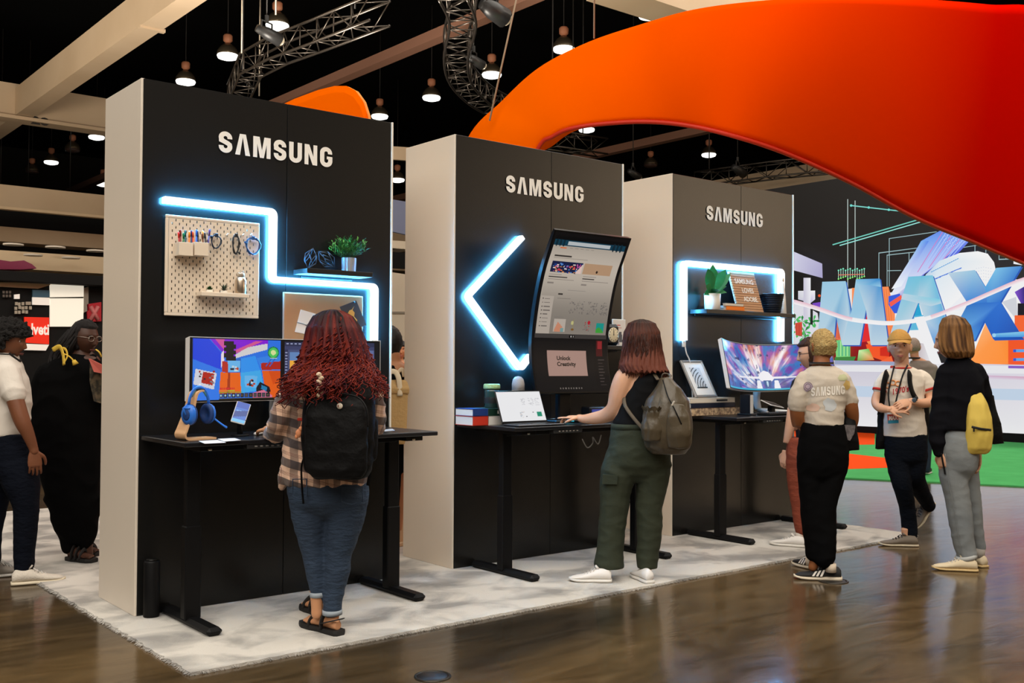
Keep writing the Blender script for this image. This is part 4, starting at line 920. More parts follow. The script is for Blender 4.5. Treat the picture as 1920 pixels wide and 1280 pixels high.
# ---- floating shelves
M_shelf = mat('shelf_black', (0.012, 0.012, 0.013), .35)
def wall_shelf(label, pl, pr, ztop_px, dep, th):
    A, B = at(*pl, -dep), at(*pr, -dep); z = ztop_px; t = thing('floating_shelf', label, 'shelf', (A.x, -.002, z-th)); w = B.x-A.x
    obj('board', MB().box((w/2, -dep/2, th/2), (w, dep, th), .002), M_shelf, t); obj('wall_rail', MB().box((w/2, -.006, -.008), (w-.1, .010, .014), .001), M_shelf, t); return t, z, A.x, B.x
zs1 = at(640, 507, -.17).z
sf1, zs1, sx0, sx1 = wall_shelf('black floating shelf with the chrome planter on the nearest wall', (576, 510), (699, 516), zs1, .18, .03)
p = at(654, 503, -.10); pt = thing('potted_bush', 'bushy green plant in a fluted chrome pot on the upper shelf', 'plant', (p.x, -.10, zs1+.0005)); fl = []
M_chrome = mat('chrome', S(205, 212, 222), .3, .75)
n_ = 36; R = []
for r_, z in ((.036, 0), (.041, .003), (.043, .05), (.044, .088), (.041, .089), (.040, .08)): R.append([V((r_+(.0022 if k % 2 else 0))*math.cos(2*PI*k/n_), (r_+(.0022 if k % 2 else 0))*math.sin(2*PI*k/n_), z) for k in range(n_)])
obj('pot', MB().rings(R, True, True, sm=False), M_chrome, pt); obj('soil', MB().lathe([(.002, .08), (.039, .08), (.03, .084), (.002, .085)], n=16), mat('soil', S(40, 28, 20), .9), pt)
f = MB(); M_bush = vcmat('bush_leaves', .5)
for k in range(70):
    a = random.uniform(0, 2*PI); e = random.uniform(.35, 1.5); d = V(math.cos(a)*math.cos(e), math.sin(a)*math.cos(e), math.sin(e)); L = random.uniform(.09, .145); b = V(0, 0, .085)+V(d.x, d.y, 0)*.02
    f.tube([b, b+d*L*.6], .0012, 3, col=S(60, 90, 40))
    for j in range(9):
        t_ = .35+j*.08; q = b+d*(L*t_); a2 = random.uniform(0, 2*PI); dd = (d*.9+V(math.cos(a2), math.sin(a2), .2)*.8); g = random.uniform(.7, 1.25)
        leaf(f, q, dd, random.uniform(.022, .034), .008, 2, .15, S(min(255, int(66*g)), min(255, int(128*g)), int(48*g)))
obj('foliage', f, M_bush, pt)
M_wire = mat('wire_blue_lit', S(74, 88, 104), .35, .5)  # black wire, the strip's blue light is put into its colour
wo = thing('wire_ornament', 'black wire polyhedron ornament on the upper shelf', 'ornament', (at(596, 500, -.10).x, -.10, zs1+.0005))
def wire(mb, c, s, ring_n, tilt):
    T = [V(0, 0, 1.05), V(0, 0, -1.05)]; M = Matrix.Rotation(tilt, 3, 'Y'); U = [V(.62*math.cos(2*PI*k/ring_n), .62*math.sin(2*PI*k/ring_n), .38) for k in range(ring_n)]; W = [V(.62*math.cos(2*PI*(k+.5)/ring_n), .62*math.sin(2*PI*(k+.5)/ring_n), -.38) for k in range(ring_n)]
    E = [(T[0], u) for u in U]+[(T[1], w) for w in W]+[(U[k], W[k]) for k in range(ring_n)]+[(U[k], W[k-1]) for k in range(ring_n)]
    for a, b in E: mb.tube([c+M@a*s, c+M@b*s], .0022, 5)
m_ = MB(); wire(m_, V(-.05, 0, .068), .062, 5, .25); obj('wire_frame', m_, M_wire, wo); m_ = MB(); wire(m_, V(.065, .01, .071), .068, 6, -.9); obj('wire_frame', m_, M_wire, wo)
m_ = MB(); m_.tube([(-.03, 0, .10), (.03, .01, .12)], .002, 5).tube([(-.02, 0, .03), (.03, .01, .03)], .002, 5); obj('link', m_, M_steel_black, wo)

# ================================================================== monitors
def curved_monitor(name, label, x0, x1, z0, z1, y_edge, sag, img, desk_z, bezel=.010, backm=None, stand=True, bot=.012, foot_y=-.17, tilt=0.0):
    """wide monitor, concave towards -y; edges at y_edge, middle set back by sag"""
    cx = (x0+x1)/2; t = thing(name, label, 'monitor', (cx, y_edge+sag, desk_z)); hw = (x1-x0)/2; R_ = (hw*hw+sag*sag)/(2*sag); th = math.asin(hw/R_)
    ct_, st_t = math.cos(tilt), math.sin(tilt); zm = (z0+z1)/2
    def pz(u, z, d): a = th*(2*u-1); y_ = -R_*(1-math.cos(a))-d*math.cos(a); q_ = z-zm; return V((R_-d)*math.sin(a), y_*ct_+q_*st_t, zm-desk_z+q_*ct_-(y_+sag)*st_t)
    N = 28
    def shell(name, za, zb_, d0, d1, u0, u1, m, bul=0):
        rings = []
        for i in range(N+1):
            u = u0+(u1-u0)*i/N; bb = bul*math.sin(PI*i/N)**.6; rings.append([pz(u, za, d1), pz(u, zb_, d1), pz(u, zb_-.01*(bul > 0), d0-bb), pz(u, za+.01*(bul > 0), d0-bb)])
        return obj(name, MB().rings(rings, True, True, sm=False), m, t)
    shell('casing', z0, z1, -.028, .002, 0, 1, backm or M_silver, .03); shell('bezel', z0+.004, z1-.004, .0021, .0045, .003, .997, M_bez)
    du = bezel/(x1-x0)
    s_ = img.mesh('display_picture', lambda u, v: pz(du+(1-2*du)*u, z1-bezel+(z0+bot-z1+bezel)*v, .0065), M_scr, t)
    if stand:
        obj('stand_neck', MB().tube([(0, .06, (z0+z1)/2-desk_z), (0, .09, .12), (0, .07, .032)], [.035, .032, .03], 12), backm or M_silver, t)
        f = MB()
        for sx in (-1, 1): f.tube([(0, .06, .0235), (sx*.14, -.10+foot_y*.2, .0155), (sx*.27, -.17+foot_y*.3, .0105)], [.022, .014, .009], 8)
        obj('stand_foot', f, backm or M_silver, t)
    return t
im = Img(330, 96, (6, 7, 14)); g0, g1 = .008, .492
def gx(u): return g0+(g1-g0)*(u-238)/(866-238)
def gy(v): return (v-105)/(545-105)
def gp_(pts, c): im.poly([(gx(u), gy(v)) for u, v in pts], c)
gp_([(238, 100), (866, 100), (866, 548), (238, 548)], (38, 110, 220))
gp_([(360, 100), (780, 100), (780, 150), (545, 235), (470, 215)], (126, 20, 205)); gp_([(400, 100), (470, 100), (480, 150), (465, 180)], (205, 80, 150)); gp_([(545, 185), (690, 115), (740, 115), (560, 205)], (205, 84, 140)); gp_([(640, 160), (775, 130), (775, 175), (545, 245), (550, 215)], (206, 204, 206))
gp_([(238, 105), (360, 105), (446, 200), (446, 330), (238, 250)], (22, 62, 214)); gp_([(238, 250), (446, 325), (446, 548), (238, 548)], (40, 116, 226))
gp_([(446, 215), (466, 185), (470, 260), (446, 320)], (225, 215, 222)); gp_([(470, 270), (590, 240), (590, 350), (460, 330)], (30, 96, 190)); gp_([(455, 265), (500, 270), (500, 350), (455, 340)], (176, 40, 28))
gp_([(590, 245), (690, 222), (725, 330), (720, 420), (590, 420)], (44, 142, 232)); gp_([(590, 350), (730, 330), (755, 480), (590, 500)], (60, 164, 228)); gp_([(700, 240), (866, 205), (866, 330), (735, 335)], (48, 126, 222)); gp_([(728, 278), (866, 262), (866, 325), (735, 330)], (168, 34, 24))
for u in (800, 826): gp_([(u, 240), (u+10, 236), (u-30, 300), (u-40, 302)], (36, 90, 180))
gp_([(446, 345), (586, 350), (594, 500), (436, 500)], (226, 96, 18)); gp_([(500, 348), (516, 349), (512, 500), (490, 500)], (160, 50, 14)); gp_([(738, 335), (866, 333), (866, 548), (800, 548), (760, 480)], (222, 90, 20)); gp_([(785, 336), (866, 335), (866, 400), (815, 440)], (206, 74, 16))
gp_([(262, 320), (418, 352), (398, 470), (246, 430)], (206, 206, 216)); gp_([(318, 340), (400, 356), (388, 440), (305, 420)], (170, 28, 16))
for k in range(16): u = 255+random.random()*140; v = 330+random.random()*110; gp_([(u, v), (u+14, v+2), (u+13, v+14), (u-1, v+12)], random.choice([(230, 230, 235), (120, 120, 130), (24, 24, 40), (150, 24, 14)]))
for u in (520, 640): 
    gp_([(u-24, 262 if u == 520 else 370), (u+66, 262 if u == 520 else 374), (u+62, 345 if u == 520 else 462), (u-20, 345 if u == 520 else 455)], (100, 176, 230))
    for k in range(12): a = u-12+random.random()*55; b = (275 if u == 520 else 384)+random.random()*56; gp_([(a, b), (a+14, b), (a+14, b+14), (a, b+14)], random.choice([(16, 18, 30), (20, 24, 44), (190, 210, 220), (180, 60, 30)]))
for k in range(6): a = 505+(k % 2)*16; b = 120+k*22; gp_([(a-36, b), (a+34, b), (a+34, b+30), (a-36, b+30)], (10, 8, 18))
gp_([(700, 460), (725, 418), (790, 455), (800, 490), (760, 520), (700, 500)], (12, 14, 30)); gp_([(735, 440), (775, 460), (770, 490), (732, 470)], (30, 120, 170)); gp_([(675, 500), (750, 478), (810, 520), (810, 548), (675, 548)], (206, 110, 140))
for k in range(12): gp_([(438+k*30, 500), (464+k*30, 500), (464+k*30, 530), (438+k*30, 530)], (24, 28, 38) if k % 2 else (52, 58, 80)); gp_([(445+k*30, 507), (457+k*30, 507), (457+k*30, 522), (445+k*30, 522)], (150, 190, 205) if k < 5 else (90, 76, 60))
for k in range(10): gp_([(438+k*11, 460), (446+k*11, 460), (446+k*11, 470), (438+k*11, 470)], (206, 40, 40)); gp_([(438+k*11, 474), (446+k*11, 474), (446+k*11, 484), (438+k*11, 484)], (200, 130, 60) if k < 6 else (120, 200, 60))
gp_([(436, 488), (600, 488), (600, 494), (436, 494)], (90, 160, 50)); im.rect(gx(436), gy(534), gx(820), 1, (40, 40, 30)); 
im.disc(gx(815), gy(198), .030, (22, 110, 60), .29); im.disc(gx(815), gy(198), .025, (70, 190, 90), .29); im.disc(gx(815), gy(198), .013, (210, 220, 150), .29); im.rect(gx(795), gy(238), gx(840), gy(244), (200, 220, 200))
im.rect(.492, 0, .512, 1, (4, 4, 8)); im.rect(.512, .02, .975, 1, (70, 78, 116)); im.rect(.512, .02, .975, .09, (42, 46, 76)); im.rect(.512, .09, .975, .16, (58, 62, 98)); im.rect(.512, .16, .53, 1, (44, 48, 80))
for k in range(14): im.rect(.52+k*.022, .045, .532+k*.022, .06, (150, 156, 190)); im.rect(.516, .2+k*.05, .526, .22+k*.05, (140, 146, 180))
im.rect(.54, .2, .90, .85, (232, 166, 60)); im.rect(.54, .2, .90, .34, (96, 130, 180)); im.rect(.915, .16, .972, 1, (92, 104, 150)); im.rect(.93, .25, .96, .37, (220, 200, 130))
for k in range(9): im.rect(.92, .42+k*.06, .965, .44+k*.06, (170, 178, 210))
ye = -.27; mx0, mx1 = at(354, 690, ye).x, at(713, 690, ye).x; mz1 = (at(354, 626, ye).z+at(713, 642, ye).z)/2; mz0 = (at(355, 753, ye).z+at(713, 750, ye).z)/2
mon1 = curved_monitor('ultrawide_monitor', 'wide curved monitor showing a blocky blue and orange room, behind the red haired person', mx0, mx1, mz0, mz1, ye, .115, im, DZ)

# galaxy monitor
im = Img(300, 110); X_, Y_ = im.X*2.9, im.Y; cx_, cy_ = 1.35, 1.05; an = np.arctan2(Y_-cy_, X_-cx_); ra = np.hypot(X_-cx_, Y_-cy_)
n1 = vnoise(an*5+20, ra*1.2+3, 3); n2 = vnoise(X_*3+5, Y_*3+9, 5); n3 = vnoise(an*12+30, ra*2+8, 9); n4 = vnoise(X_*9, Y_*9, 12)
pal = np.array([(36, 44, 130), (122, 50, 160), (40, 120, 190), (150, 80, 170), (214, 120, 90), (60, 50, 150)], float)
idx = np.clip((n1*.6+n2*.7-.25)*6.5, 0, 4.99); i0 = idx.astype(int); fr_ = (idx-i0)[..., None]; im.a = pal[i0]*(1-fr_)+pal[i0+1]*fr_
br = np.clip((n1*.55+n3*.65-.60)*3.2+.75*np.exp(-((X_-1.05)/.42)**2-((Y_-.55)/.38)**2)+.45*np.exp(-((X_-1.95)/.3)**2-((Y_-.45)/.3)**2), 0, 1)[..., None]; im.a = im.a*(1-br)+np.array((246, 240, 242))*br
sp = np.clip((n4-.66)*7, 0, 1)[..., None]; im.a = im.a*(1-sp*.8)+np.array((24, 34, 90))*sp*.8
dk = (im.Y > .72)[..., None]*np.clip((n2-.35)*2, 0, 1)[..., None]; im.a = im.a*(1-dk)+np.array((30, 70, 140))*dk
WB = (238, 238, 244)
im.poly([(.20, .71), (.42, .70), (.45, .60), (.48, .56), (.52, .60), (.55, .70), (.80, .71), (.80, .735), (.56, .745), (.54, .80), (.44, .80), (.42, .745), (.20, .735)], WB)
for a in (.40, .56): im.poly([(a, .78), (a+.03, .78), (a+.045, 1), (a-.015, 1)], WB)
im.poly([(.46, .78), (.53, .78), (.52, .95), (.47, .95)], (50, 90, 150)); im.poly([(.485, .80), (.505, .80), (.50, .92), (.49, .92)], (190, 220, 235)); im.rect(0, .965, 1, 1, (40, 170, 205))
for k in range(12): im.rect(.006, .12+k*.05, .012, .145+k*.05, (236, 170, 90))
ye = -.46; mx0, mx1 = at(1361, 680, ye).x, at(1565, 675, ye).x; mz1 = at(1361, 628, ye).z-.005; mz0 = at(1368, 732, ye).z
mon3 = curved_monitor('ultrawide_monitor', 'wide curved monitor showing a galaxy battle, on the farthest desk', mx0, mx1, mz0+.015, mz1-.01, ye, .19, im, DZ, tilt=.22)

# tall curved monitor of the middle desk
xl = at(1005, 738, -.33).x; pr_ = [(1040, 430), (1029, 465), (1018, 500), (1009, 540), (1001, 590), (996, 640), (998, 690), (1005, 738)]
prof = [onX(px, py, xl) for px, py in pr_]; prof = [V(0, p.y, p.z) for p in bez([(p.x, p.y, p.z) for p in prof], 8)]
xr = xl+(onX(1187, 445, 0).x*0+ (at(1187, 445, prof[0].y).x-xl)*.5+(at(1136, 640, prof[40].y).x-xl)*.5)
ark = thing('curved_tower_monitor', 'tall curved portrait monitor leaning over the middle desk', 'monitor', (xl, prof[-1].y, DZ)); ao = ark.location.copy(); aw = xr-xl
Ls = [0]
for i in range(1, len(prof)): Ls.append(Ls[-1]+(prof[i]-prof[i-1]).length)
def ap(u, v, d=0.0):
    s_ = v*Ls[-1]; i = 1
    while i < len(Ls)-1 and Ls[i] < s_: i += 1
    k = (s_-Ls[i-1])/(Ls[i]-Ls[i-1]); p = prof[i-1].lerp(prof[i], k); tg = (prof[i]-prof[i-1]).normalized(); n = V(0, tg.z, -tg.y); n = n if n.y < 0 else -n
    p = p+n*d; return V(u*aw, p.y-ao.y, p.z-ao.z)
def ashell(nm, d0, d1, u0, u1, v0, v1, m, N=30, bul=0):
    R = []
    for i in range(N+1):
        v = v0+(v1-v0)*i/N; b = bul*math.sin(PI*i/N)**.5; R.append([ap(u0, v, d1), ap(u1, v, d1), ap(u1-.02*(bul > 0), v, d0-b), ap(u0+.02*(bul > 0), v, d0-b)])
    return obj(nm, MB().rings(R, True, True, sm=False), m, ark)
ashell('casing', -.03, .002, 0, 1, 0, 1, M_bez, bul=.02); ashell('bezel', .0022, .004, .004, .996, .003, .997, M_bez)
M_ark = vcmat('ark_picture', .35, .80)
M_ark.node_tree.nodes['Principled BSDF'].inputs['Specular IOR Level'].default_value = .12
im = Img(150, 300, (14, 13, 14)); vb = .665   # browser page above, dark desktop below
im.rect(.03, .022, .97, .048, (6, 8, 10)); im.rect(.03, .048, .97, .085, (16, 62, 82)); im.rect(.20, .055, .76, .078, (190, 196, 198)); im.rect(.03, .085, .97, vb-.028, (196, 184, 170))
sh = np.clip((im.Y-.085)/.5, 0, 1)
pg_ = (im.X > .03) & (im.X < .97) & (im.Y >= .085) & (im.Y < vb-.028); im.a[pg_] *= (0.86+.16*np.sin(im.Y[pg_]*9-.4))[:, None]
for k in range(3): im.disc(.06+k*.045, .066, .013, (10, 40, 54), .55); im.disc(.81+k*.05, .066, .015, (10, 40, 54), .55)
im.rect(.12, .093, .20, .099, (224, 110, 50))
for k in range(5): im.rect(.24+k*.07, .094, .28+k*.07, .098, (150, 140, 130))
im.rect(.08, .145, .30, .153, (60, 54, 50)); im.rect(.08, .160, .52, .164, (150, 140, 130))
im.rect(.08, .185, .48, .255, (26, 34, 70)); im.rect(.50, .185, .88, .255, (186, 150, 118)); im.disc(.69, .235, .014, (40, 30, 26), 1.6)
for k in range(70): x = .085+random.random()*.37; y = .188+random.random()*.06; im.rect(x, y, x+random.uniform(.01, .035), y+random.uniform(.004, .012), random.choice([(14, 18, 50), (30, 60, 140), (214, 60, 80), (230, 150, 90), (90, 140, 210), (200, 90, 160), (240, 220, 210)]))
im.poly([(.40, .255), (.48, .19), (.48, .255)], (230, 200, 190))
for x0, ls in ((.08, ((.268, .16, 0), (.280, .24, 1), (.292, .36, 0), (.298, .33, 0), (.318, .08, 2))), (.52, ((.268, .18, 0), (.280, .16, 1), (.292, .34, 0), (.298, .36, 0), (.318, .07, 2)))):
    for y, w, h in ls: im.rect(x0, y, x0+w, y+(.008 if h == 1 else .003 if h == 0 else .010), (70, 64, 60) if h == 1 else (140, 130, 122))
im.rect(.36, .36, .60, .363, (150, 142, 134)); im.rect(.25, .385, .31, .392, (60, 54, 50)); im.rect(.25, .412, .42, .416, (130, 122, 114)); im.rect(.03, .405, .20, vb-.028, (184, 172, 160))
for k in range(8): im.rect(.06, .418+k*.024, .075, .424+k*.024, (70, 64, 60)); im.rect(.09, .419+k*.024, .10+random.uniform(.04, .09), .424+k*.024, (110, 102, 96))
for cx0, w in ((.42, .19), (.66, .14), (.84, .10)):
    for k in range(46):
        x = cx0+random.random()*w; y = .425+random.random()*.08; im.rect(x, y, x+random.uniform(.006, .02), y+.003, (120, 112, 108)); im.rect(x, y, x+.004, y+random.uniform(.004, .012), (110, 104, 100))
im.rect(.24, .53, .37, .534, (130, 122, 116))
im.rect(.25, .545, .40, .625, (188, 176, 164)); im.poly([(.26, .61), (.30, .56), (.36, .59), (.38, .625), (.26, .625)], (206, 140, 110)); im.rect(.34, .6, .38, .625, (120, 160, 160))
im.rect(.50, .545, .505, .60, (150, 140, 80)); im.disc(.49, .565, .02, (196, 190, 130), 1.6); im.disc(.50, .607, .02, (130, 90, 40), 2.6)
for k in range(20): x = .64+random.random()*.09; y = .555+random.random()*.06; im.rect(x, y, x+.012, y+.004, random.choice([(180, 40, 50), (90, 80, 80)]))
im.disc(.715, .56, .02, (180, 30, 46), 1.6); im.rect(.82, .56, .93, .622, (22, 150, 140)); im.poly([(.82, .60), (.86, .585), (.91, .605), (.93, .622), (.82, .622)], (64, 160, 60))
im.rect(.02, vb-.028, .98, vb, (64, 60, 58)); im.rect(.47, vb-.022, .54, vb-.006, (8, 8, 8)); im.rect(.485, vb-.019, .50, vb-.009, (200, 196, 190)); im.rect(.52, vb-.019, .53, vb-.009, (200, 196, 190))
im.rect(.03, vb+.012, .80, .985, (17, 16, 17)); im.rect(.18, vb+.075, .70, vb+.235, (176, 142, 130)); im.poly([(.84, vb+.01), (.93, vb+.01), (.93, vb+.11), (.84, vb+.11)], (76, 20, 22)); im.rect(.86, vb+.012, .92, vb+.06, (150, 40, 44))
for k in range(9): im.rect(.86, vb+.13+k*.02, .86+random.uniform(.04, .09), vb+.135+k*.02, (70, 62, 60))
for k in range(9): im.rect(.30+k*.035, .972, .315+k*.035, .984, (120, 112, 106))
scrA = im.mesh('display_picture', lambda u, v: ap(.012+.976*u, .008+.984*v, .0062), M_ark, ark)
tx = MB(); M_type = mat('type_black', (.006, .006, .006), .5)
for li, (s_, v0) in enumerate((('Unlock', vb+.135), ('Creativity', vb+.172))):
    vs_, fs_ = text_polys(s_, 1.0, .03); tx.add([ap(.012+.976*(.30+u*.062), .008+.984*(v0-w*.036), .0085) for u, w in vs_], fs_)
obj('screen_lettering', tx, M_type, scrA)
yst = max(p.y for p in prof)-ao.y+.05; zst = prof[38].z-ao.z
obj('stand_column', MB().box((aw/2, yst+.03, zst/2+.02), (.12, .05, zst+.04), .01), M_bez, ark); obj('stand_arm', MB().box((aw/2, yst, zst), (.11, .05, .11), .012), M_bez, ark); obj('stand_base', MB().box((aw/2, yst-.03, .008), (.42, .22, .015), .006), M_bez, ark)
# ================================================================== things on the nearest desk
dz = DZ+.0006
M_ply = mat('plywood', S(214, 172, 130), .5, var=(6, S(198, 152, 110), .3, (1, 1, 8)))
p = onZ(366, 824, DZ); hs = thing('headset_stand', 'pale bent plywood headset stand under the blue headset', 'stand', (p.x, p.y+.01, dz), .15)
pts = [(-.075, -.006), (.065, -.006), (.085, 0)]; sec = bez([(.10, 0, .005), (.0, 0, .005), (-.065, 0, .006), (-.082, 0, .028), (-.07, 0, .06), (-.035, 0, .15), (-.012, 0, .235), (.01, 0, .255), (.035, 0, .258)], 6)
R = []
for i, q in enumerate(sec):
    d = (sec[min(i+1, len(sec)-1)]-sec[max(i-1, 0)]).normalized(); n = V(-d.z, 0, d.x)*.005; w = .052 if i < 22 else .052-.018*(i-22)/(len(sec)-22); R.append([q+n+V(0, -w, 0), q+n+V(0, w, 0), q-n+V(0, w, 0), q-n+V(0, -w, 0)])
obj('bent_sheet', MB().rings(R, True, True, sm=False), M_ply, hs); obj('rubber_pad', MB().box((.02, 0, .2645), (.05, .05, .004), .001), M_steel_black, hs)
M_blue = mat('headset_blue', S(38, 108, 205), .4); M_blue_d = mat('headset_dark_blue', S(16, 52, 110), .6)
hp = thing('gaming_headset', 'bright blue over ear headset with microphone on the plywood stand', 'headset', (p.x+.022, p.y+.01, dz+.268), .55)
arc = [V(.082*math.cos(a), 0, .0-.085+.085*math.sin(a)*1.02) for a in [PI*(k/16) for k in range(17)]]
hb = MB(); hb.tube([V(q.x*1.03, 0, q.z+.004) for q in arc], .012, 8, flat=.42, up=(0, 1, 0)); obj('headband', hb, M_blue, hp)
obj('band_cushion', MB().tube([V(q.x*.93, 0, q.z-.001) for q in arc[3:14]], .010, 8, flat=.4, up=(0, 1, 0)), mat('cushion_teal', S(90, 150, 160), .7), hp)
for sx in (-1, 1):
    M = Matrix.Rotation(sx*PI/2, 3, 'Y'); c = V(sx*.083, 0, -.135)
    e = obj('ear_cup', MB().lathe([(.004, .024), (.030, .022), (.044, .012), (.047, 0), (.046, -.006)], c, 22, M=M@Matrix.Diagonal((1.18, .92, 1))), M_blue, hp); obj('cup_plate', MB().lathe([(.002, .0265), (.02, .026), (.024, .0235)], c, 18, M=M@Matrix.Diagonal((1.18, .92, 1))), M_blue_d, e)
    obj('ear_pad', MB().lathe([(.046, -.007), (.047, -.016), (.040, -.026), (.028, -.027), (.020, -.018), (.002, -.014)], c, 22, M=M@Matrix.Diagonal((1.18, .92, 1))), M_blue_d, hp)
    obj('yoke', MB().tube([arc[0 if sx > 0 else 16]+V(sx*.004, 0, .01), V(sx*.105, .02, -.10), V(sx*.107, 0, -.135)], .006, 6).tube([V(sx*.105, .02, -.10), V(sx*.105, -.02, -.10)], .005, 6), M_blue, hp)
obj('microphone_boom', MB().tube(bez([(.098, -.01, -.15), (.10, -.05, -.178), (.085, -.10, -.20), (.07, -.125, -.205)], 5), [.005]*11+[.006]*5, 8), M_blue, hp)
p = onZ(450, 817, DZ); ps = thing('phone_stand', 'black angled phone stand beside the blue headset', 'stand', (p.x, p.y, dz), -.25)
obj('base', MB().lathe([(.005, 0), (.05, 0), (.05, .006), (.04, .010), (.005, .011)], n=22), M_steel_black, ps); obj('arm', MB().tube([(0, 0, .01), (0, .015, .05), (.0, .0, .095)], [.016, .014, .013], 10), M_steel_black, ps); obj('cradle', MB().box((0, -.004, .105), (.06, .016, .06), .004, Matrix.Rotation(-.75, 3, 'X')), M_steel_black, ps); obj('lip', MB().box((0, -.044, .082), (.06, .022, .006), .002, Matrix.Rotation(-.75, 3, 'X')), M_steel_black, ps)
ph = thing('smartphone', 'smartphone with a lit blue screen leaning on the black phone stand', 'phone', (p.x-.002, p.y-.012, dz+.128), -.25); Mx = Matrix.Rotation(-.72, 3, 'X')@Matrix.Rotation(.35, 3, 'Y')
obj('body', MB().box((0, 0, 0), (.078, .009, .155), .004, Mx), M_silver, ph); im = Img(18, 34, (60, 110, 200)); im.rect(0, 0, 1, .3, (40, 80, 180)); im.rect(.1, .42, .9, .52, (120, 170, 230)); im.rect(0, .86, 1, 1, (110, 190, 235)); im.poly([(0, .5), (1, .35), (1, .62), (0, .8)], (30, 60, 140))
im.mesh('lit_screen', lambda u, v: Mx@V((u-.5)*.070, -.0052, (.5-v)*.146), M_scr, ph)
def paper(label, px, m=None, z=dz, th=.0012):
    q = [onZ(*c, DZ) for c in px]; o = q[0]; t = obj('paper_sheet', MB().prism([((c-o).x, (c-o).y) for c in q], (0, 0, 0), (1, 0, 0), (0, 1, 0), (0, 0, th)), m or mat('paper', S(214, 212, 214), .7), None, label, 'paper', loc=(o.x, o.y, z)); return t
paper('white sheet under the plywood stand on the nearest desk', [(372, 827), (408, 825), (424, 830), (384, 832)]); paper('second white sheet beside the stand, nearer the phone', [(408, 823.5), (440, 822), (452, 826), (420, 828.5)], z=dz+.0015)
M_key = mat('key_black', (.015, .015, .017), .5)
def keyboard(label, x0, y0, w, d, m=M_steel_black, mk=M_key):
    t = thing('keyboard', label, 'keyboard', (x0, y0, dz)); obj('base', MB().box((w/2, d/2, .009), (w, d, .018), .004), m, t)
    for r in range(5):
        n = 14; mb = MB(); 
        for k in range(n): mb.box((.012+(w-.024)*(k+.5)/n, .012+(d-.024)*(r+.5)/5, .021), ((w-.024)/n*.86, (d-.024)/5*.84, .007), .002)
        obj('key_row', mb, mk, t)
    return t
keyboard('black keyboard on the nearest desk in front of the red haired person', .62, -.56, .42, .14)
keyboard('dark keyboard on the farthest desk below the galaxy monitor', at(1434, 770, -.55).x, -.60, .40, .13)
def mouse(label, x, y, m, glow=None, rz=0):
    t = thing('mouse', label, 'mouse', (x, y, dz), rz); mb = MB(); R = []
    for s_, w, h in ((-.06, .012, .012), (-.05, .026, .026), (-.02, .031, .036), (.02, .030, .034), (.045, .025, .022), (.058, .012, .010)): R.append([V(w*math.cos(2*PI*k/14)*(1 if math.sin(2*PI*k/14) > -.2 else 1.02), s_, max(0, h*.5+h*.5*math.sin(2*PI*k/14)*1.0)) for k in range(14)])
    mb.rings(R); obj('shell', mb, m, t); obj('scroll_wheel', MB().tube([(-.004, .03, .032), (.004, .03, .032)], .007, 10), glow or M_key, t)
    if glow: obj('light_rim', MB().tube([(.024, .05, .008), (.031, .02, .012), (.031, -.03, .012)], .0035, 6).tube([(-.024, .05, .008), (-.031, .02, .012), (-.031, -.03, .012)], .0035, 6), glow, t)
    return t
p = onZ(726, 805, DZ); mouse('black mouse at the right end of the nearest desk', p.x-.05, p.y+.12, M_bez)
paper('pale card lying at the right end of the nearest desk', [(716, 806), (736, 804), (740, 807), (722, 809)], mat('card_pale', S(176, 180, 190), .5))

# ================================================================== things on the middle desk
def book(label, x0, x1, y0, y1, z, th, cov, spine=None, rz=0, group=None, face_band=None):
    t = thing('book', label, 'book', ((x0+x1)/2, (y0+y1)/2, z), rz, group); w, d = x1-x0, y1-y0
    obj('page_block', MB().box((0, .003, th/2), (w-.006, d-.012, th-.006)), mat('pages', S(222, 214, 202), .8), t)
    c = MB().box((0, 0, .0015), (w, d, .003)).box((0, 0, th-.0015), (w, d, .003)); obj('cover', c, cov, t); obj('spine', MB().box((0, -d/2+.0015, th/2), (w, .003, th), .001), spine or cov, t, label=None)
    if face_band: obj('spine_label', MB().box((w*.2, -d/2-.0006, th/2), (w*.25, .001, th*.4)), face_band, t)
    return t
M_b = {n: mat('cover_'+n, S(*c), .45) for n, c in dict(red=(196, 54, 36), blue=(28, 56, 120), green=(22, 52, 42), white=(216, 210, 204), navy=(22, 32, 54), brown=(110, 84, 66), orange=(240, 122, 26), ivory=(226, 216, 200), slate=(52, 54, 56), gold=(216, 170, 70)).items()}
yb2 = -.33; bx0, bx1 = at(887, 770, yb2).x, at(941, 770, yb2).x; bm_ = (bx0+bx1)/2
book('red book at the bottom of the left stack on the middle desk', bx0, bm_+.005, yb2, yb2+.2, dz, .062, M_b['red'], group='books on the middle desk'); book('white book beside the red one at the bottom of the stack on the middle desk', bm_+.008, bx1+.03, yb2-.005, yb2+.19, dz, .060, M_b['white'], group='books on the middle desk')
book('blue book on top of the red one on the middle desk', bx0, bm_+.004, yb2, yb2+.2, dz+.0626, .048, M_b['blue'], group='books on the middle desk'); book('dark green book on top of the white one on the middle desk', bm_+.006, bx1+.02, yb2, yb2+.19, dz+.0606, .050, M_b['green'], group='books on the middle desk', face_band=M_b['white'])
zt_ = dz+.1115; p = at(922, 758, -.22)
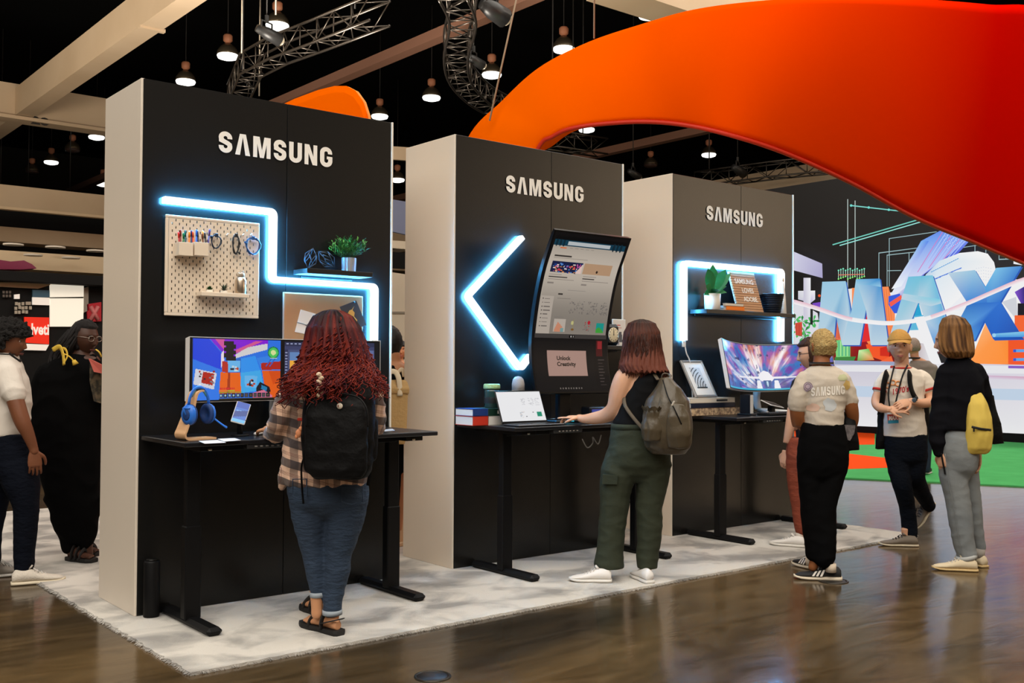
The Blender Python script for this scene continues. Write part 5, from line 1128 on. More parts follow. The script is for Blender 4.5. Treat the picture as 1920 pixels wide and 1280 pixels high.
jr = thing('glass_jar', 'dark glass jar with a pale green lid on the book stack', 'jar', (p.x, -.22, zt_)); obj('glass_body', MB().lathe([(.004, 0), (.048, 0), (.052, .006), (.052, .11), (.05, .125), (.046, .126)], n=26), mat('smoky_glass', (.02, .05, .045), .08, spec=.6, coat=.5), jr); obj('lid', MB().lathe([(.046, .127), (.056, .128), (.058, .135), (.057, .155), (.05, .162), (.003, .163)], n=26), mat('lid_green', S(150, 182, 130), .45, bump=(60, .4)), jr); obj('wick_label', MB().lathe([(.0525, .03), (.0528, .032), (.0528, .07), (.0525, .072)], n=26, caps=False), mat('label_dark', (.012, .014, .013), .5), jr)
p = at(975, 742, -.30); mc = thing('desk_microphone', 'white capsule shaped desk microphone under the arrow light', 'microphone', (p.x, -.28, dz)); MZ = (at(975, 705, -.28).z-dz)/.268; mc.scale = (min(MZ, 1.1), min(MZ, 1.1), MZ); M_mesh = mat('mic_grille', S(190, 186, 184), .5, .3, bump=(260, .8))
obj('base', MB().lathe([(.004, 0), (.055, 0), (.055, .010), (.045, .014), (.004, .015)], n=24), M_pw, mc); obj('stem', MB().tube([(0, 0, .014), (0, 0, .12)], .010, 10), M_pw, mc); obj('body', MB().lathe([(.005, .11), (.035, .112), (.042, .118), (.042, .185), (.040, .188)], n=24), M_pw, mc); obj('grille', MB().lathe([(.040, .189), (.040, .225), (.034, .25), (.02, .264), (.002, .268)], n=24), M_mesh, mc)
for z in (.135, .155): obj('knob', MB().ball((.02, -.040, z), (.006, .005, .006)), M_bez, mc)
p0, p1 = onZ(955, 790, DZ), onZ(1032, 786, DZ); lt = thing('laptop', 'thin open laptop with a white page on the middle desk', 'laptop', (at(938, 786, -.44).x+.02, -.44, dz)); lw = .40
obj('base', MB().box((lw/2, -.085, .007), (lw, .17, .012), .004), mat('laptop_grey', S(70, 70, 74), .35, .6), lt); Mx = Matrix.Rotation(-.38, 3, 'X'); lh = .235
obj('lid', MB().box(V(lw/2, .004, .012)+Mx@V(0, .004, lh/2), (lw, .008, lh), .003, Mx), M_bez, lt); im = Img(72, 44, (234, 234, 236))
for cx0 in (.5, .68, .83):
    for k in range(22): x = cx0+random.random()*.10; y = .22+random.random()*.24; im.rect(x, y, x+.03, y+.02, (206, 206, 210))
for k in range(14): x = .42+random.random()*.09; y = .66+random.random()*.2; im.rect(x, y, x+.03, y+.03, random.choice([(214, 206, 204), (190, 196, 204)]))
im.disc(.57, .86, .012, (50, 50, 50)); im.disc(.74, .72, .012, (60, 56, 56)); im.rect(.82, .70, .93, .87, (30, 140, 110)); im.rect(.04, .08, .3, .1, (214, 214, 216)); im.rect(.04, .18, .36, .19, (220, 220, 222))
im.mesh('lit_screen', lambda u, v: V(lw/2, .004, .012)+Mx@V((u-.5)*(lw-.016), -.0008, lh-.010-(lh-.026)*v), M_scr, lt); mb = MB()
for r in range(4):
    for k in range(12): mb.box((.03+(lw-.06)*(k+.5)/12, -.03-.02*r, .0145), ((lw-.06)/12*.85, .016, .003))
obj('key_field', mb, M_key, lt, kind='stuff'); obj('touch_pad', MB().box((lw/2, -.135, .0133), (.10, .05, .001)), mat('pad_grey', S(60, 60, 64), .3), lt)
HAND2 = onZ(1078, 784, DZ+.03)
mouse('black mouse with a cyan glow under the hand on the middle desk', HAND2.x-.01, HAND2.y+.02, M_bez, mat('cyan_glow', (.02, .1, .12), .4, emit=(.02, .45, .6), es=1.2), .4)
paper('white pad beside the mouse on the middle desk', [(1027, 783), (1052, 782), (1062, 785), (1034, 787)], mat('paper', S(214, 212, 214), .7), th=.006)
dial = thing('control_box', 'low black box with a blue lit display under the tall monitor', 'control box', (at(1113, 770, -.28).x, -.28, dz)); obj('case', MB().box((0, 0, .05), (.17, .10, .10), .008), M_bez, dial); obj('blue_display', MB().box((0, -.0505, .07), (.13, .002, .028)), mat('display_blue', (.02, .03, .1), .4, emit=S(58, 66, 150), es=.7), dial); obj('dial_knob', MB().tube([(.05, -.05, .03), (.05, -.062, .03)], .012, 14), M_key, dial)
# small shelf with clock, picture and plant
zs2 = at(1150, 648, -.14).z; xs0 = at(1090, 648, -.15).x; xs1 = WALLS[1][0]+WALLS[1][1]-.03
s2 = thing('floating_shelf', 'black floating shelf with the clock behind the tall monitor', 'shelf', (xs0, -.002, zs2-.03)); obj('board', MB().box(((xs1-xs0)/2, -.09, .015), (xs1-xs0, .18, .03), .002), M_shelf, s2); obj('wall_rail', MB().box(((xs1-xs0)/2, -.006, -.008), (xs1-xs0-.1, .01, .014), .001), M_shelf, s2)
p = at(1147, 630, -.13); ckk = thing('desk_clock', 'black rounded square clock with cream dial beside the tall monitor', 'clock', (p.x, -.125, zs2+.001), 0); hh = .165
obj('case', MB().box((0, 0, hh/2), (.15, .05, hh), .028), M_bez, ckk); Rz = Matrix.Rotation(PI/2, 3, 'X'); dl_ = obj('dial', MB().lathe([(.002, .0262), (.054, .0262), (.056, .025)], (0, 0, hh/2), 28, M=Rz), mat('dial_cream', S(226, 212, 180), .5), ckk)
for k in range(12): a = k*PI/6; obj('hour_mark', MB().box((.045*math.sin(a), -.0268, hh/2+.045*math.cos(a)), (.005, .001, .009), 0, Matrix.Rotation(a, 3, 'Y')), M_type, dl_)
obj('hand', MB().box((0, -.0278, hh/2+.016), (.006, .001, .034)), M_type, dl_); obj('hand', MB().box((0, -.0288, hh/2+.02), (.004, .001, .044)), M_type, dl_); obj('hub', MB().ball((0, -.028, hh/2), (.005, .002, .005)), M_type, dl_)
p = at(1160, 640, -.05); fp2 = thing('picture_frame', 'small white framed print standing behind the clock', 'picture', (p.x+.01, -.04, zs2+.001)); obj('frame', MB().box((0, 0, .105), (.145, .012, .21), .003), M_pw, fp2); im = Img(20, 28, (226, 220, 214)); im.rect(.3, .18, .6, .22, (200, 70, 60)); im.rect(.25, .28, .7, .31, (210, 150, 140)); im.poly([(.35, .9), (.4, .5), (.7, .45), (.8, .9)], (90, 90, 96)); im.poly([(.1, 1), (.2, .7), (.5, .8), (.5, 1)], (150, 150, 160))
im.mesh('print', lambda u, v: V((u-.5)*.125, -.0068, .2-.19*v), vcmat('print_matte', .6), fp2)
p = at(1138, 612, -.10); sp_ = thing('small_plant', 'small round leaved plant in a glass ball behind the clock', 'plant', (p.x-.01, -.045, zs2+.001)); obj('glass_pot', MB().lathe([(.003, 0), (.03, 0), (.04, .05), (.036, .10), (.026, .125)], n=18), mat('clear_grey_glass', S(120, 128, 130), .1, spec=.6), sp_); f = MB()
for k in range(26): a = random.uniform(0, 6.3); d = V(math.cos(a), math.sin(a)*.5, random.uniform(.4, 1.6)); leaf(f, V(0, 0, .12)+d*.02, d, random.uniform(.05, .085), .03, 4, .3, face=(-.5, -1, .3))
obj('leaves', f, M_leaf_d, sp_)

# ================================================================== things on the farthest desk and shelf
y3 = -.26; x3 = at(1296, 760, y3).x; x4 = at(1383, 770, y3).x; GR = 'books under the framed print'
z_ = dz; book('thick illustrated book at the bottom under the framed print', x3-.02, x4, y3-.02, -.02, z_, .062, M_b['brown'], mat('spine_art', S(120, 96, 82), .5, var=(40, S(214, 186, 150), .12)), group=GR); z_ += .0626
book('navy book in the middle of the stack under the framed print', x3, x4-.03, y3, -.03, z_, .038, M_b['navy'], group=GR); z_ += .0386; book('white book on top of the stack under the framed print', x3-.01, x4-.035, y3, -.03, z_, .040, M_b['ivory'], M_b['ivory'], group=GR, face_band=M_b['slate']); z_ += .0406
bl_, br_, tl_ = at(1310, 748, -.21), at(1347, 745, -.21), at(1294, 679, -.03); fw_ = br_.x-bl_.x; fh_ = tl_.z-bl_.z; lean = math.atan2(.17, fh_)
fa = thing('picture_frame', 'grey framed print of black arched lines leaning on the farthest wall', 'picture', (bl_.x+fw_/2-.01, -.205, z_)); Mx = Matrix.Rotation(-lean, 3, 'X'); hyp = math.hypot(.17, fh_)
fr = MB()
for c, s_ in (((0, 0, .009), (fw_+.02, .02, .018)), ((0, 0, hyp-.009), (fw_+.02, .02, .018)), ((-fw_/2, 0, hyp/2), (.018, .02, hyp)), ((fw_/2, 0, hyp/2), (.018, .02, hyp))): fr.box(Mx@Vector(c)+V(0, .01, .004), s_, .002, Mx)
obj('frame', fr, mat('frame_grey', S(150, 144, 138), .35, .5), fa); obj('mat_board', MB().box(Mx@V(0, .002, hyp/2)+V(0, .01, .004), (fw_-.01, .008, hyp-.02), 0, Mx), mat('mat_white', S(220, 218, 214), .6), fa)
im = Img(40, 60, (190, 194, 196)); d_ = np.hypot(im.X-1.25, (im.Y-1.05)*1.5); im.a[(d_*4.6 % 1) < .30] = (40, 42, 46); im.a[(im.X-.2)**2*2 > (im.Y+.35)] = (190, 194, 196)
im.rect(0, .93, 1, 1, (44, 44, 46)); im.mesh('print', lambda u, v: Mx@V((u-.5)*fw_*.52, -.0035, hyp*.80-hyp*.56*v)+V(0, .01, .004), vcmat('print_matte', .6), fa)
# dock below the galaxy monitor
p = at(1400, 745, -.40); sd = thing('speaker_dock', 'white and black upright dock under the left of the galaxy monitor', 'dock', (p.x, -.40, dz), .1); obj('shell', MB().box((0, 0, .085), (.05, .10, .17), .006), M_bez, sd); obj('front_plate', MB().box((-.006, -.052, .09), (.045, .004, .15), .002), M_silver, sd); obj('foot', MB().box((0, 0, .006), (.08, .14, .012), .004), M_bez, sd)
p = at(1448, 756, -.42); td = thing('tablet', 'small pale tablet lying tilted on a stand under the galaxy monitor', 'tablet', (p.x, -.42, dz)); Mt = Matrix.Rotation(.35, 3, 'X')@Matrix.Rotation(.15, 3, 'Y'); obj('slab', MB().box((0, 0, .085), (.19, .12, .008), .003, Mt), M_silver, td); obj('screen', MB().box(V(0, 0, .085)+Mt@V(0, 0, .0045), (.16, .095, .001), 0, Mt), mat('tablet_glass', S(60, 56, 60), .15), td); obj('support', MB().box((0, .01, .036), (.05, .05, .07), .006), M_bez, td)
zs3 = at(1400, 583.5, -.17).z
sf3, zs3, tx0, tx1 = wall_shelf('black floating shelf inside the light frame of the farthest wall', (1325, 583), (1491, 590), zs3, .18, .034)
def ax_(px, y=-.10): return at(px, 575, y).x
fg = thing('potted_fig', 'broad leaved fig plant in a white pot on the farthest shelf', 'plant', (ax_(1334), -.11, zs3+.001)); obj('pot', MB().lathe([(.004, 0), (.060, 0), (.064, .004), (.070, .135), (.064, .136), (.062, .12), (.004, .12)], n=28), M_pot_w, fg); obj('soil', MB().lathe([(.002, .118), (.061, .118), (.002, .124)], n=16), mat('soil', S(40, 28, 20), .9), fg)
sx_ = .0052
for i, (du, dv, dy, L, w) in enumerate(((-22, -42, .0, .19, .10), (-6, -46, .02, .20, .10), (12, -40, -.03, .19, .085), (26, -32, .0, .20, .085), (-30, -18, -.02, .17, .07), (-10, -10, -.06, .12, .075), (16, -14, .03, .15, .06), (-24, -4, .02, .12, .05), (30, -12, .02, .12, .05))):
    f = MB(); d = V(du*sx_, dy-.05, -dv*sx_*1.0); b = V(0, 0, .13)+d*.18; leaf(f, b, d, L*1.15, w*1.05, 8, .30 if dv > -30 else .10, face=(-.5, -1, .35)); f.tube([V(0, 0, .12), b, b+d.normalized()*.02], .004, 5); obj('leaf', f, mat('fig_leaf', S(50, 140, 78), .4, var=(14, S(34, 108, 60), .25)), fg)
book('dark book at the bottom of the shelf stack beside the fig', ax_(1352), ax_(1384), -.14, -.02, zs3+.001, .018, M_b['ivory'], M_b['ivory'], group='books on the farthest shelf')
book('white book with dark cover on top of the shelf stack', ax_(1353), ax_(1383), -.135, -.02, zs3+.020, .026, M_b['slate'], M_b['ivory'], group='books on the farthest shelf')
book('orange book lying in front on the farthest shelf', ax_(1357, -.15), ax_(1391, -.15), -.178, -.142, zs3+.001, .036, M_b['orange'], group='books on the farthest shelf'); book('ivory book lying on the orange one on the farthest shelf', ax_(1356, -.15), ax_(1389, -.15), -.178, -.142, zs3+.0376, .022, M_b['ivory'], group='books on the farthest shelf')
bl_, br_, tl_ = at(1386, 580, -.138), at(1430, 582, -.138), at(1371, 509, -.03); fw_ = (br_.x-bl_.x)+.02; fh_ = tl_.z-zs3; dl2 = .108; lean = math.atan2(dl2, fh_); hyp = math.hypot(dl2, fh_); Mx = Matrix.Rotation(-lean, 3, 'X')
lb_ = thing('letter_board', 'grooved oak letter board with white letters on the farthest shelf', 'letter board', (bl_.x+fw_/2, -.138, zs3+.004)); n_ = 16
for k in range(n_): obj('slat', MB().box(Mx@V(0, .010, hyp*(k+.5)/n_), (fw_, .014, hyp/n_-.0035), .001, Mx), mat('oak', S(190, 146, 108), .55, var=(9, S(172, 126, 90), .3, (1, 1, 6))), lb_)
obj('backing', MB().box(Mx@V(0, .021, hyp/2), (fw_, .008, hyp), .001, Mx), mat('oak_edge', S(176, 170, 176), .5), lb_); tx = MB()
for s_, u0, v0 in (('SAMSUNG', .5, .70), ('LOVES', .56, .475), ('ADOBE.', .60, .255)):
    vs_, fs_ = text_polys(s_, 1.0, .02, align='CENTER'); tx.add([Mx@V((u0-.5)*fw_+u*.056, .0018, hyp*v0+w*.062) for u, w in vs_], fs_)
obj('plastic_letters', tx, mat('letter_white', S(236, 232, 226), .5), lb_)
M_bask = mat('basket_black', S(16, 22, 32), .5)
p = ax_(1449, -.11); R = []
for i, (r_, z) in enumerate(((.066, 0), (.072, .004), (.084, .07), (.090, .078), (.084, .08), (.086, .085), (.10, .165), (.104, .17), (.098, .172), (.09, .12))): R.append((r_, z))
bk = thing('black_pot', 'pair of stacked black ribbed pots at the right end of the farthest shelf', 'pot', (p, -.105, zs3+.001)); obj('lower_pot', MB().lathe(R[:4], n=24), M_bask, bk); obj('upper_pot', MB().lathe(R[4:], n=24), M_bask, bk)
for k in range(8): z = .02+k*.019; r_ = .078+k*.0032; obj('rib', MB().tube([(r_*math.cos(a*PI/10), r_*math.sin(a*PI/10), z) for a in range(20)], .002, 4, loop=True), M_bask, bk)
for k in range(6): z = .022+k*.024; a = -1.15; obj('stud', MB().ball(((.082+k*.0034)*math.cos(a), (.082+k*.0034)*math.sin(a), z), .003, 6, 4), M_silver, bk)
p = ax_(1462, -.05); cn = thing('white_carafe', 'tall white cone shaped carafe behind the black pots', 'carafe', (p+.045, -.045, zs3+.001)); obj('body', MB().lathe([(.004, 0), (.036, 0), (.038, .005), (.030, .16), (.018, .27), (.014, .30)], n=22), M_pot_w, cn); obj('stopper', MB().lathe([(.012, .30), (.015, .302), (.014, .33), (.004, .336)], n=14), M_ply, cn)
# ================================================================== people
from mathutils.bvhtree import BVHTree
RZ_VIEW = -YAW
def skinmat(n, c): return mat('skin_'+n, c, .48, spec=.4, var=(9, tuple(v*.86 for v in c), .35))
class Fig:
    def __init__(s, foot, label, z0=0.0, name='person', cat='person', dep=None):
        s.foot = onZ(*foot, z0) if dep is None else None
        if dep is not None: q = onD(*foot, dep); s.foot = V(q.x, q.y, z0)
        s.dep = float((np.array(s.foot)-CAM)@_fw); s.k = F_PX/s.dep; s.M = Matrix.Rotation(YAW, 3, 'Z')
        s.px0 = foot[0]; s.root = thing(name, label, cat, s.foot, RZ_VIEW) if label else None; s.extra = []
    def J(s, px, py, dy=0.0): return s.M@(onD(px, py, s.dep+dy)-s.foot)
    def G(s, px, py, z=0.0): return s.M@(onZ(px, py, s.foot.z+z)-s.foot)
    def ring(s, xl, xr, py, ry, dy=0.0, n=26, ex=2.25, wv=0, fr=None):
        a, b = s.J(xl, py, dy), s.J(xr, py, dy); c = (a+b)/2; rx = (b-a).length/2; out = []
        for k in range(n):
            t = 2*PI*k/n; ct, st = math.cos(t), math.sin(t); w = 1+(wv*math.sin(t*7+py*.21)+wv*.6*math.sin(t*11-py*.13) if wv else 0)
            r_ = ry if (fr is None or st < 0) else fr
            out.append(c+V(math.copysign(abs(ct)**(2/ex), ct)*rx*w, math.copysign(abs(st)**(2/ex), st)*r_*w, 0))
        return out
    def torso(s, mb, secs, **k): mb.rings([s.ring(*q, **k) for q in secs]); return mb
    def limb(s, mb, pts, sc=1.0, n=14, sub=4):
        P = bez([s.J(p[0], p[1], p[3] if len(p) > 3 else 0) for p in pts], sub); R = [q.x for q in bez([V(p[2]/s.k*sc, 0, 0) for p in pts], sub)]
        mb.capsule(P, [max(.004, r) for r in R], n); return mb
    def part(s, name, me, m, fix=False, **k): return obj(name, me, m, s.root, fix=fix, **k)

def head_mesh(hh, M, c, ears=True, jaw=1.0, fem=0.0):
    """head with face along +Y of M, half height hh, centre c"""
    q = hh/.115; nu, nv = 64, 56; mb = MB(); R = []
    g = lambda a, s_: math.exp(-(a/s_)**2)
    for j in range(nv+1):
        th = PI*(j+.03*(j == 0)-.03*(j == nv))/nv; z = -math.cos(th); rr = math.sin(th); row = []
        for i in range(nu):
            t = (i/nu)*2-1; ph = PI/2+PI*math.copysign(abs(t)**1.45, t); x = rr*math.cos(ph); y = rr*math.sin(ph); X, Y, Z = .0765*x, .097*y, .115*z
            if z < -.05:
                tt = (-z-.05)/.95; X *= 1-(.40 if not fem else .45)*jaw*tt**1.25; Y *= (1-.10*tt) if y > 0 else (1-.50*tt**.8)
            if y > 0:
                fy = min(1, y*1.6); ax = abs(X)
                nb = 0.0
                if -.046 < Z < .024: u = (.024-Z)/.054; nb = (u**1.5 if u < 1 else max(0, 1-(u-1)/.29))
                d = .023*nb*g(X, .0085+.006*max(0, nb-.4))+.004*g(ax-.011, .006)*g(Z+.033, .008)
                d += -.0105*g(ax-.031, .016)*g(Z-.010, .012)+.0045*g(X, .05)*g(Z-.031, .010)+.0055*g(ax-.042, .02)*g(Z+.026, .02)
                d += .0065*g(X, .018)*g(Z+.0605, .0055)+.0065*g(X, .016)*g(Z+.0735, .006)-.0035*g(X, .022)*g(Z+.067, .003)+.009*g(X, .02)*g(Z+.100, .015)
                Y += d*fy
            row.append(c+M@(V(X, Y, Z)*q))
        R.append(row)
    mb.rings(R)
    if ears:
        for sx in (-1, 1):
            E = M@Matrix.Rotation(sx*.35, 3, 'Z'); mb.ball(c+M@(V(sx*.078, -.008, -.004)*q), (.010*q, .019*q, .032*q), 12, 8, M=E); mb.ball(c+M@(V(sx*.082, -.010, .004)*q), (.007*q, .021*q, .022*q), 12, 8, M=E)
    return mb_mesh(mb)
def rotface(a, pitch=0.0, roll=0.0):
    """a degrees: 0 looks away from the camera, -90 to the picture's left, 180 at the camera"""
    return Matrix.Rotation(-math.radians(a), 3, 'Z')@Matrix.Rotation(math.radians(pitch), 3, 'X')@Matrix.Rotation(math.radians(roll), 3, 'Y')
M_eye = mat('eye_white', S(222, 214, 206), .2); M_iris = mat('iris_dark', S(30, 20, 16), .15); M_dark = mat('near_black', (.006, .006, .007), .6)
def face_parts(f, hh, M, c, brow, lips, wide=1.0):
    q = hh/.115; T = lambda x, y, z: c+M@(V(x, y, z)*q); e = MB(); ir = MB(); br = MB(); lp = MB()
    for sx in (-1, 1):
        e.ball(T(sx*.031, .0705, .0085), (.0128*q, .0105*q, .0066*q*wide), 14, 8, M=M); ir.ball(T(sx*.031, .0795, .0085), (.0058*q, .0034*q, .0058*q), 10, 6, M=M)
        br.tube(bez([T(sx*.013, .089, .0245), T(sx*.028, .0885, .0285), T(sx*.046, .0775, .0245)], 4), [.0028*q]*4+[.0034*q]*3+[.002*q]*2, 6)
    lp.tube(bez([T(-.023, .080, -.0665), T(-.010, .0905, -.0635), T(0, .0925, -.0650), T(.010, .0905, -.0635), T(.023, .080, -.0665)], 3), [.0012*q]+[.0032*q]*11+[.0012*q], 6)
    lp.tube(bez([T(-.02, .081, -.069), T(0, .0915, -.0725), T(.02, .081, -.069)], 4), [.0012*q]+[.0036*q]*7+[.0012*q], 6)
    f.part('eyes', e, M_eye, True); f.part('irises', ir, M_iris, True); f.part('eyebrows', br, brow, True); f.part('lips', lp, lips, True)
def hand_mesh(w, d, n, L=.175, curl=.5, side=1, spread=.12, point=0):
    """w wrist, d finger direction, n palm normal (curl towards it), side +1: thumb on d x n side"""
    d = d.normalized(); n = (n-d*n.dot(d)).normalized(); s = d.cross(n).normalized()*side; mb = MB(); q = L/.175; R = []
    for t, hw, ht in ((-.018, .024, .018), (0, .026, .017), (.03, .036, .016), (.065, .041, .0145), (.088, .040, .012), (.096, .034, .008)):
        c = w+d*(t*q); R.append([c+s*(hw*q*math.cos(a))+n*(ht*q*math.sin(a)) for a in [2*PI*k/14 for k in range(14)]])
    mb.rings(R)
    for k, (off, ln, r) in enumerate(((.029, .070, .0088), (.010, .079, .0092), (-.010, .074, .0088), (-.028, .058, .0076))):
        b = w+d*(.080*q)+s*(off*q); dd = (d+s*(spread*(.5-k/3))).normalized(); P = [b-dd*.018*q, b+dd*.006*q]; cu = curl*(.15 if (point and k == 0) else 1.0); a = 0
        for seg, f_ in enumerate((.46, .30, .24)):
            a += cu*(.55 if seg == 0 else .8); P.append(P[-1]+(dd*math.cos(a)+n*math.sin(a))*(ln*q*f_))
        mb.capsule(bez(P, 3), [r*q*(1.0-.018*i) for i in range(len(bez(P, 3)))], 8)
    b = w+d*(.018*q)+s*(.024*q); P = [b, b+(d*.6+s*.75+n*.2).normalized()*.034*q]; P.append(P[-1]+(d*.9+s*.35+n*(.25+.3*curl)).normalized()*.030*q); P.append(P[-1]+(d*.95+s*.05+n*(.3+.4*curl)).normalized()*.024*q)
    mb.capsule(bez(P, 3), [.0125*q, .012*q, .0115*q, .011*q, .0105*q, .010*q, .0098*q, .0094*q, .0088*q, .008*q], 8)
    return remesh(mb, .0032, 2, .4)
def body(f, mb, skin, extra=(), voxel=.0075, sm=5):
    me = remesh(mb, voxel, sm); f.nb = len(me.vertices); f.body = f.part('body', joined([me]+list(extra), 'body'), skin); return f.body
def tuck(f, me, za, zb_, r=.05, dep=.006):
    """keep the skin below a garment between two heights (pixels rows)"""
    bm = bmesh.new(); bm.from_mesh(me); bv = BVHTree.FromBMesh(bm); bm.free(); x = f.foot; zlo, zhi = f.J(f.px0, zb_).z, f.J(f.px0, za).z
    for v in f.body.data.vertices[:f.nb]:
        if zlo < v.co.z < zhi:
            h = bv.find_nearest(v.co, r)
            if h[0] is not None and (v.co-h[0]).dot(h[1]) > -dep: v.co = h[0]-h[1]*dep
def cloth(f, name, mb, m, voxel=.009, sm=3, wr=None, cut=None, **k):
    me = remesh(mb, voxel, sm)
    if wr: wrinkle(me, *wr)
    if cut: tuck(f, me, *cut)
    return f.part(name, me, m, **k)
def hair_shell(f, hh, M, c, keep, th=.012, m=None, nz=0.0, nsc=60, nu=64, nv=40, name='hair', z_off=.0, back=1.0, colf=None):
    """skull cap of hair: keep(x,y,z on unit sphere)->0..1 thickness factor"""
    q = hh/.115; mb = MB(); R = []; cl = []
    for j in range(nv+1):
        t = PI*(j+.03*(j == 0)-.03*(j == nv))/nv; z = -math.cos(t); rr = math.sin(t); row = []
        for i in range(nu):
            ph = 2*PI*i/nu; x = rr*math.cos(ph); y = rr*math.sin(ph); kf = keep(x, y, z); p = V(.0765*x, .097*y*(back if y < 0 else 1), .115*z)
            if z < -.05: tt = (-z-.05)/.95; p.x *= 1-.40*tt**1.25; p.y *= (1-.10*tt) if y > 0 else (1-.50*tt**.8)
            nn = 1+nz*mnoise.noise((x*nsc*.1+3, y*nsc*.1, z*nsc*.1)) if nz else 1
            d = V(x, y, z).normalized(); p = p+d*((th*kf*nn) if kf > 0 else -.010); row.append(c+M@(p*q)); cl.append(colf(x, y, z) if colf else (1, 1, 1))
        R.append(row)
    if colf:
        n = nu; vs = [v for r_ in R for v in r_]; fs = [(i*n+j, i*n+(j+1) % n, (i+1)*n+(j+1) % n, (i+1)*n+j) for i in range(nv) for j in range(n)]; mb.add(vs, fs, 0, True, cl)
    else: mb.rings(R)
    me = mb_mesh(mb); return f.part(name, me, m)
def hair_mass(f, secs, m, colf, span=250, n=64, groove=.006, freq=19, thick=.02, face=0.0, seed=1, name='hair'):
    """falling hair: horizontal C shaped sections (xl, xr, py, ry, dy); face = direction left open"""
    R = []; cl = []; N = len(secs)
    S_ = []
    for i in range(N-1):
        for k in range(6): t = k/6; S_.append([secs[i][j]*(1-t)+secs[i+1][j]*t for j in range(5)])
    S_.append(list(secs[-1])); fa = math.radians(face)
    for i, (xl, xr, py, ry, dy) in enumerate(S_):
        a, b = f.J(xl, py, dy), f.J(xr, py, dy); c = (a+b)/2; rx = (b-a).length/2; o = []; inn = []; v = i/(len(S_)-1)
        for k in range(n):
            t = (k/(n-1)-.5)*math.radians(span); ang = t+PI; dx = math.sin(ang+fa); dyy = math.cos(ang+fa)
            w = groove*(math.sin(k*freq*.1*2.1+seed+2.2*v+1.4*math.sin(v*9+k*.13))+.7*math.sin(k*freq*.1*4.7+v*3.1+1.1*math.sin(v*14+k*.3)))*(.35+.65*v)
            zz_ = .012*math.sin(k*1.7+seed)*v**3
            o.append(c+V(dx*(rx+w), dyy*(ry+w), zz_)); inn.append(c+V(dx*max(.004, rx-thick), dyy*max(.004, ry-thick), zz_))
        ring = o+inn[::-1]; R.append(ring)
        kk = list(range(n))+list(range(n))[::-1]; cl += [colf(v, q/(n-1), mnoise.noise((q*.45+seed, v*2.2, 0))) for q in kk]
    mb = MB(); nn = len(R[0]); vs = [v for r in R for v in r]; fs = [(i*nn+j, i*nn+(j+1) % nn, (i+1)*nn+(j+1) % nn, (i+1)*nn+j) for i in range(len(R)-1) for j in range(nn)]
    fs += [tuple(range(nn))[::-1], tuple((len(R)-1)*nn+j for j in range(nn))]; mb.add(vs, fs, 0, True, cl)
    return f.part(name, mb_mesh(mb), m)
def shoe(f, heel, toe, mats, style='sneaker', z=0.0, w=.052, ht=.085, label=None, L=None, lift=None, open_=False):
    """heel, toe = sole pixels on the ground (or points when lift)"""
    if lift: a, b = heel, toe
    else: a, b = f.G(*heel), f.G(*toe); a.z = b.z = 0
    d = b-a; L = L or d.length; d = d.normalized(); side = d.cross(V(0, 0, 1)).normalized(); up = side.cross(d).normalized(); T = lambda x, y, zz_: a+side*x+d*(y*L)+up*zz_
    st = ((0.0, .55, .72), (.06, .72, .95), (.18, .80, 1.0), (.32, .80, .98), (.44, .80, .86), (.56, .90, .68), (.70, 1.0, .54), (.84, .92, .46), (.94, .68, .38), (1.0, .30, .28))
    up_ = MB(); R = []; sole = MB(); R2 = []; n = 18; s0 = .022 if style != 'flat' else .018
    for y, ww, hh in st:
        r1 = []; r2 = []
        for k in range(n):
            t = 2*PI*k/n; ct, sn = math.cos(t), math.sin(t); hx = w*ww*(1 if sn < 0 else (1-.42*sn*(1 if y < .5 else .5)))
            r1.append(T(hx*math.copysign(abs(ct)**.85, ct), y, s0*.8+max(0, (ht*hh-s0*.8)*(.5+.5*math.copysign(abs(sn)**.8, sn)))))
            r2.append(T((w*ww+.005)*math.copysign(abs(ct)**.7, ct), -.02+1.035*y, (s0*1.25 if style == 'runner' and y < .35 else s0)*(.5+.5*math.copysign(abs(sn)**.5, sn))+(.012*max(0, y-.8)/.2*(1 if sn < 0 else .6))))
        R.append(r1); R2.append(r2)
    up_.rings(R); sole.rings(R2)
    s_ = f.part('shoe', up_, mats[0], True); obj('sole', sole, mats[1], s_)
    if len(mats) > 2:
        lc = MB()
        for k in range(4): y = .40+k*.075; z_ = ht*(.93-.11*k)+.004; lc.tube(bez([T(-.024, y+.02, z_-.012), T(0, y, z_+.002), T(.024, y+.02, z_-.012)], 3), .0032, 5)
        lc.tube(bez([T(0, .40, ht*.95), T(.03, .42, ht*.98), T(.035, .5, ht*.78)], 4), .003, 5); obj('laces', lc, mats[2], s_)
        obj('tongue', MB().tube([T(0, .30, ht*.95), T(0, .36, ht*1.12), T(0, .38, ht*1.2)], [.016, .02, .014], 10, flat=.4, up=d), mats[0], s_)
    if style == 'runner':
        for sx in (-1, 1):
            for k in range(3):
                y = .36+k*.085; obj('side_stripe', MB().add([T(sx*((w*.93+.006) if j in (0, 1) else (w*.80+.004)), yy, zz_) for j, (yy, zz_) in enumerate(((y+.05, .03), (y+.10, .03), (y+.03, .072-.006*k), (y-.02, .075-.006*k)))], [(0, 1, 2, 3)]), mats[3], s_, fix=False)
    return s_, T
def strap(f, name, pts, w, t, m, up=None, par=None):
    P = bez([p if isinstance(p, Vector) else f.J(*p) for p in pts], 5); mb = MB()
    mb.tube(P, w/2, 8, flat=t/w, up=up or (0, -1, .2)) ; return obj(name, mb, m, par or f.root)
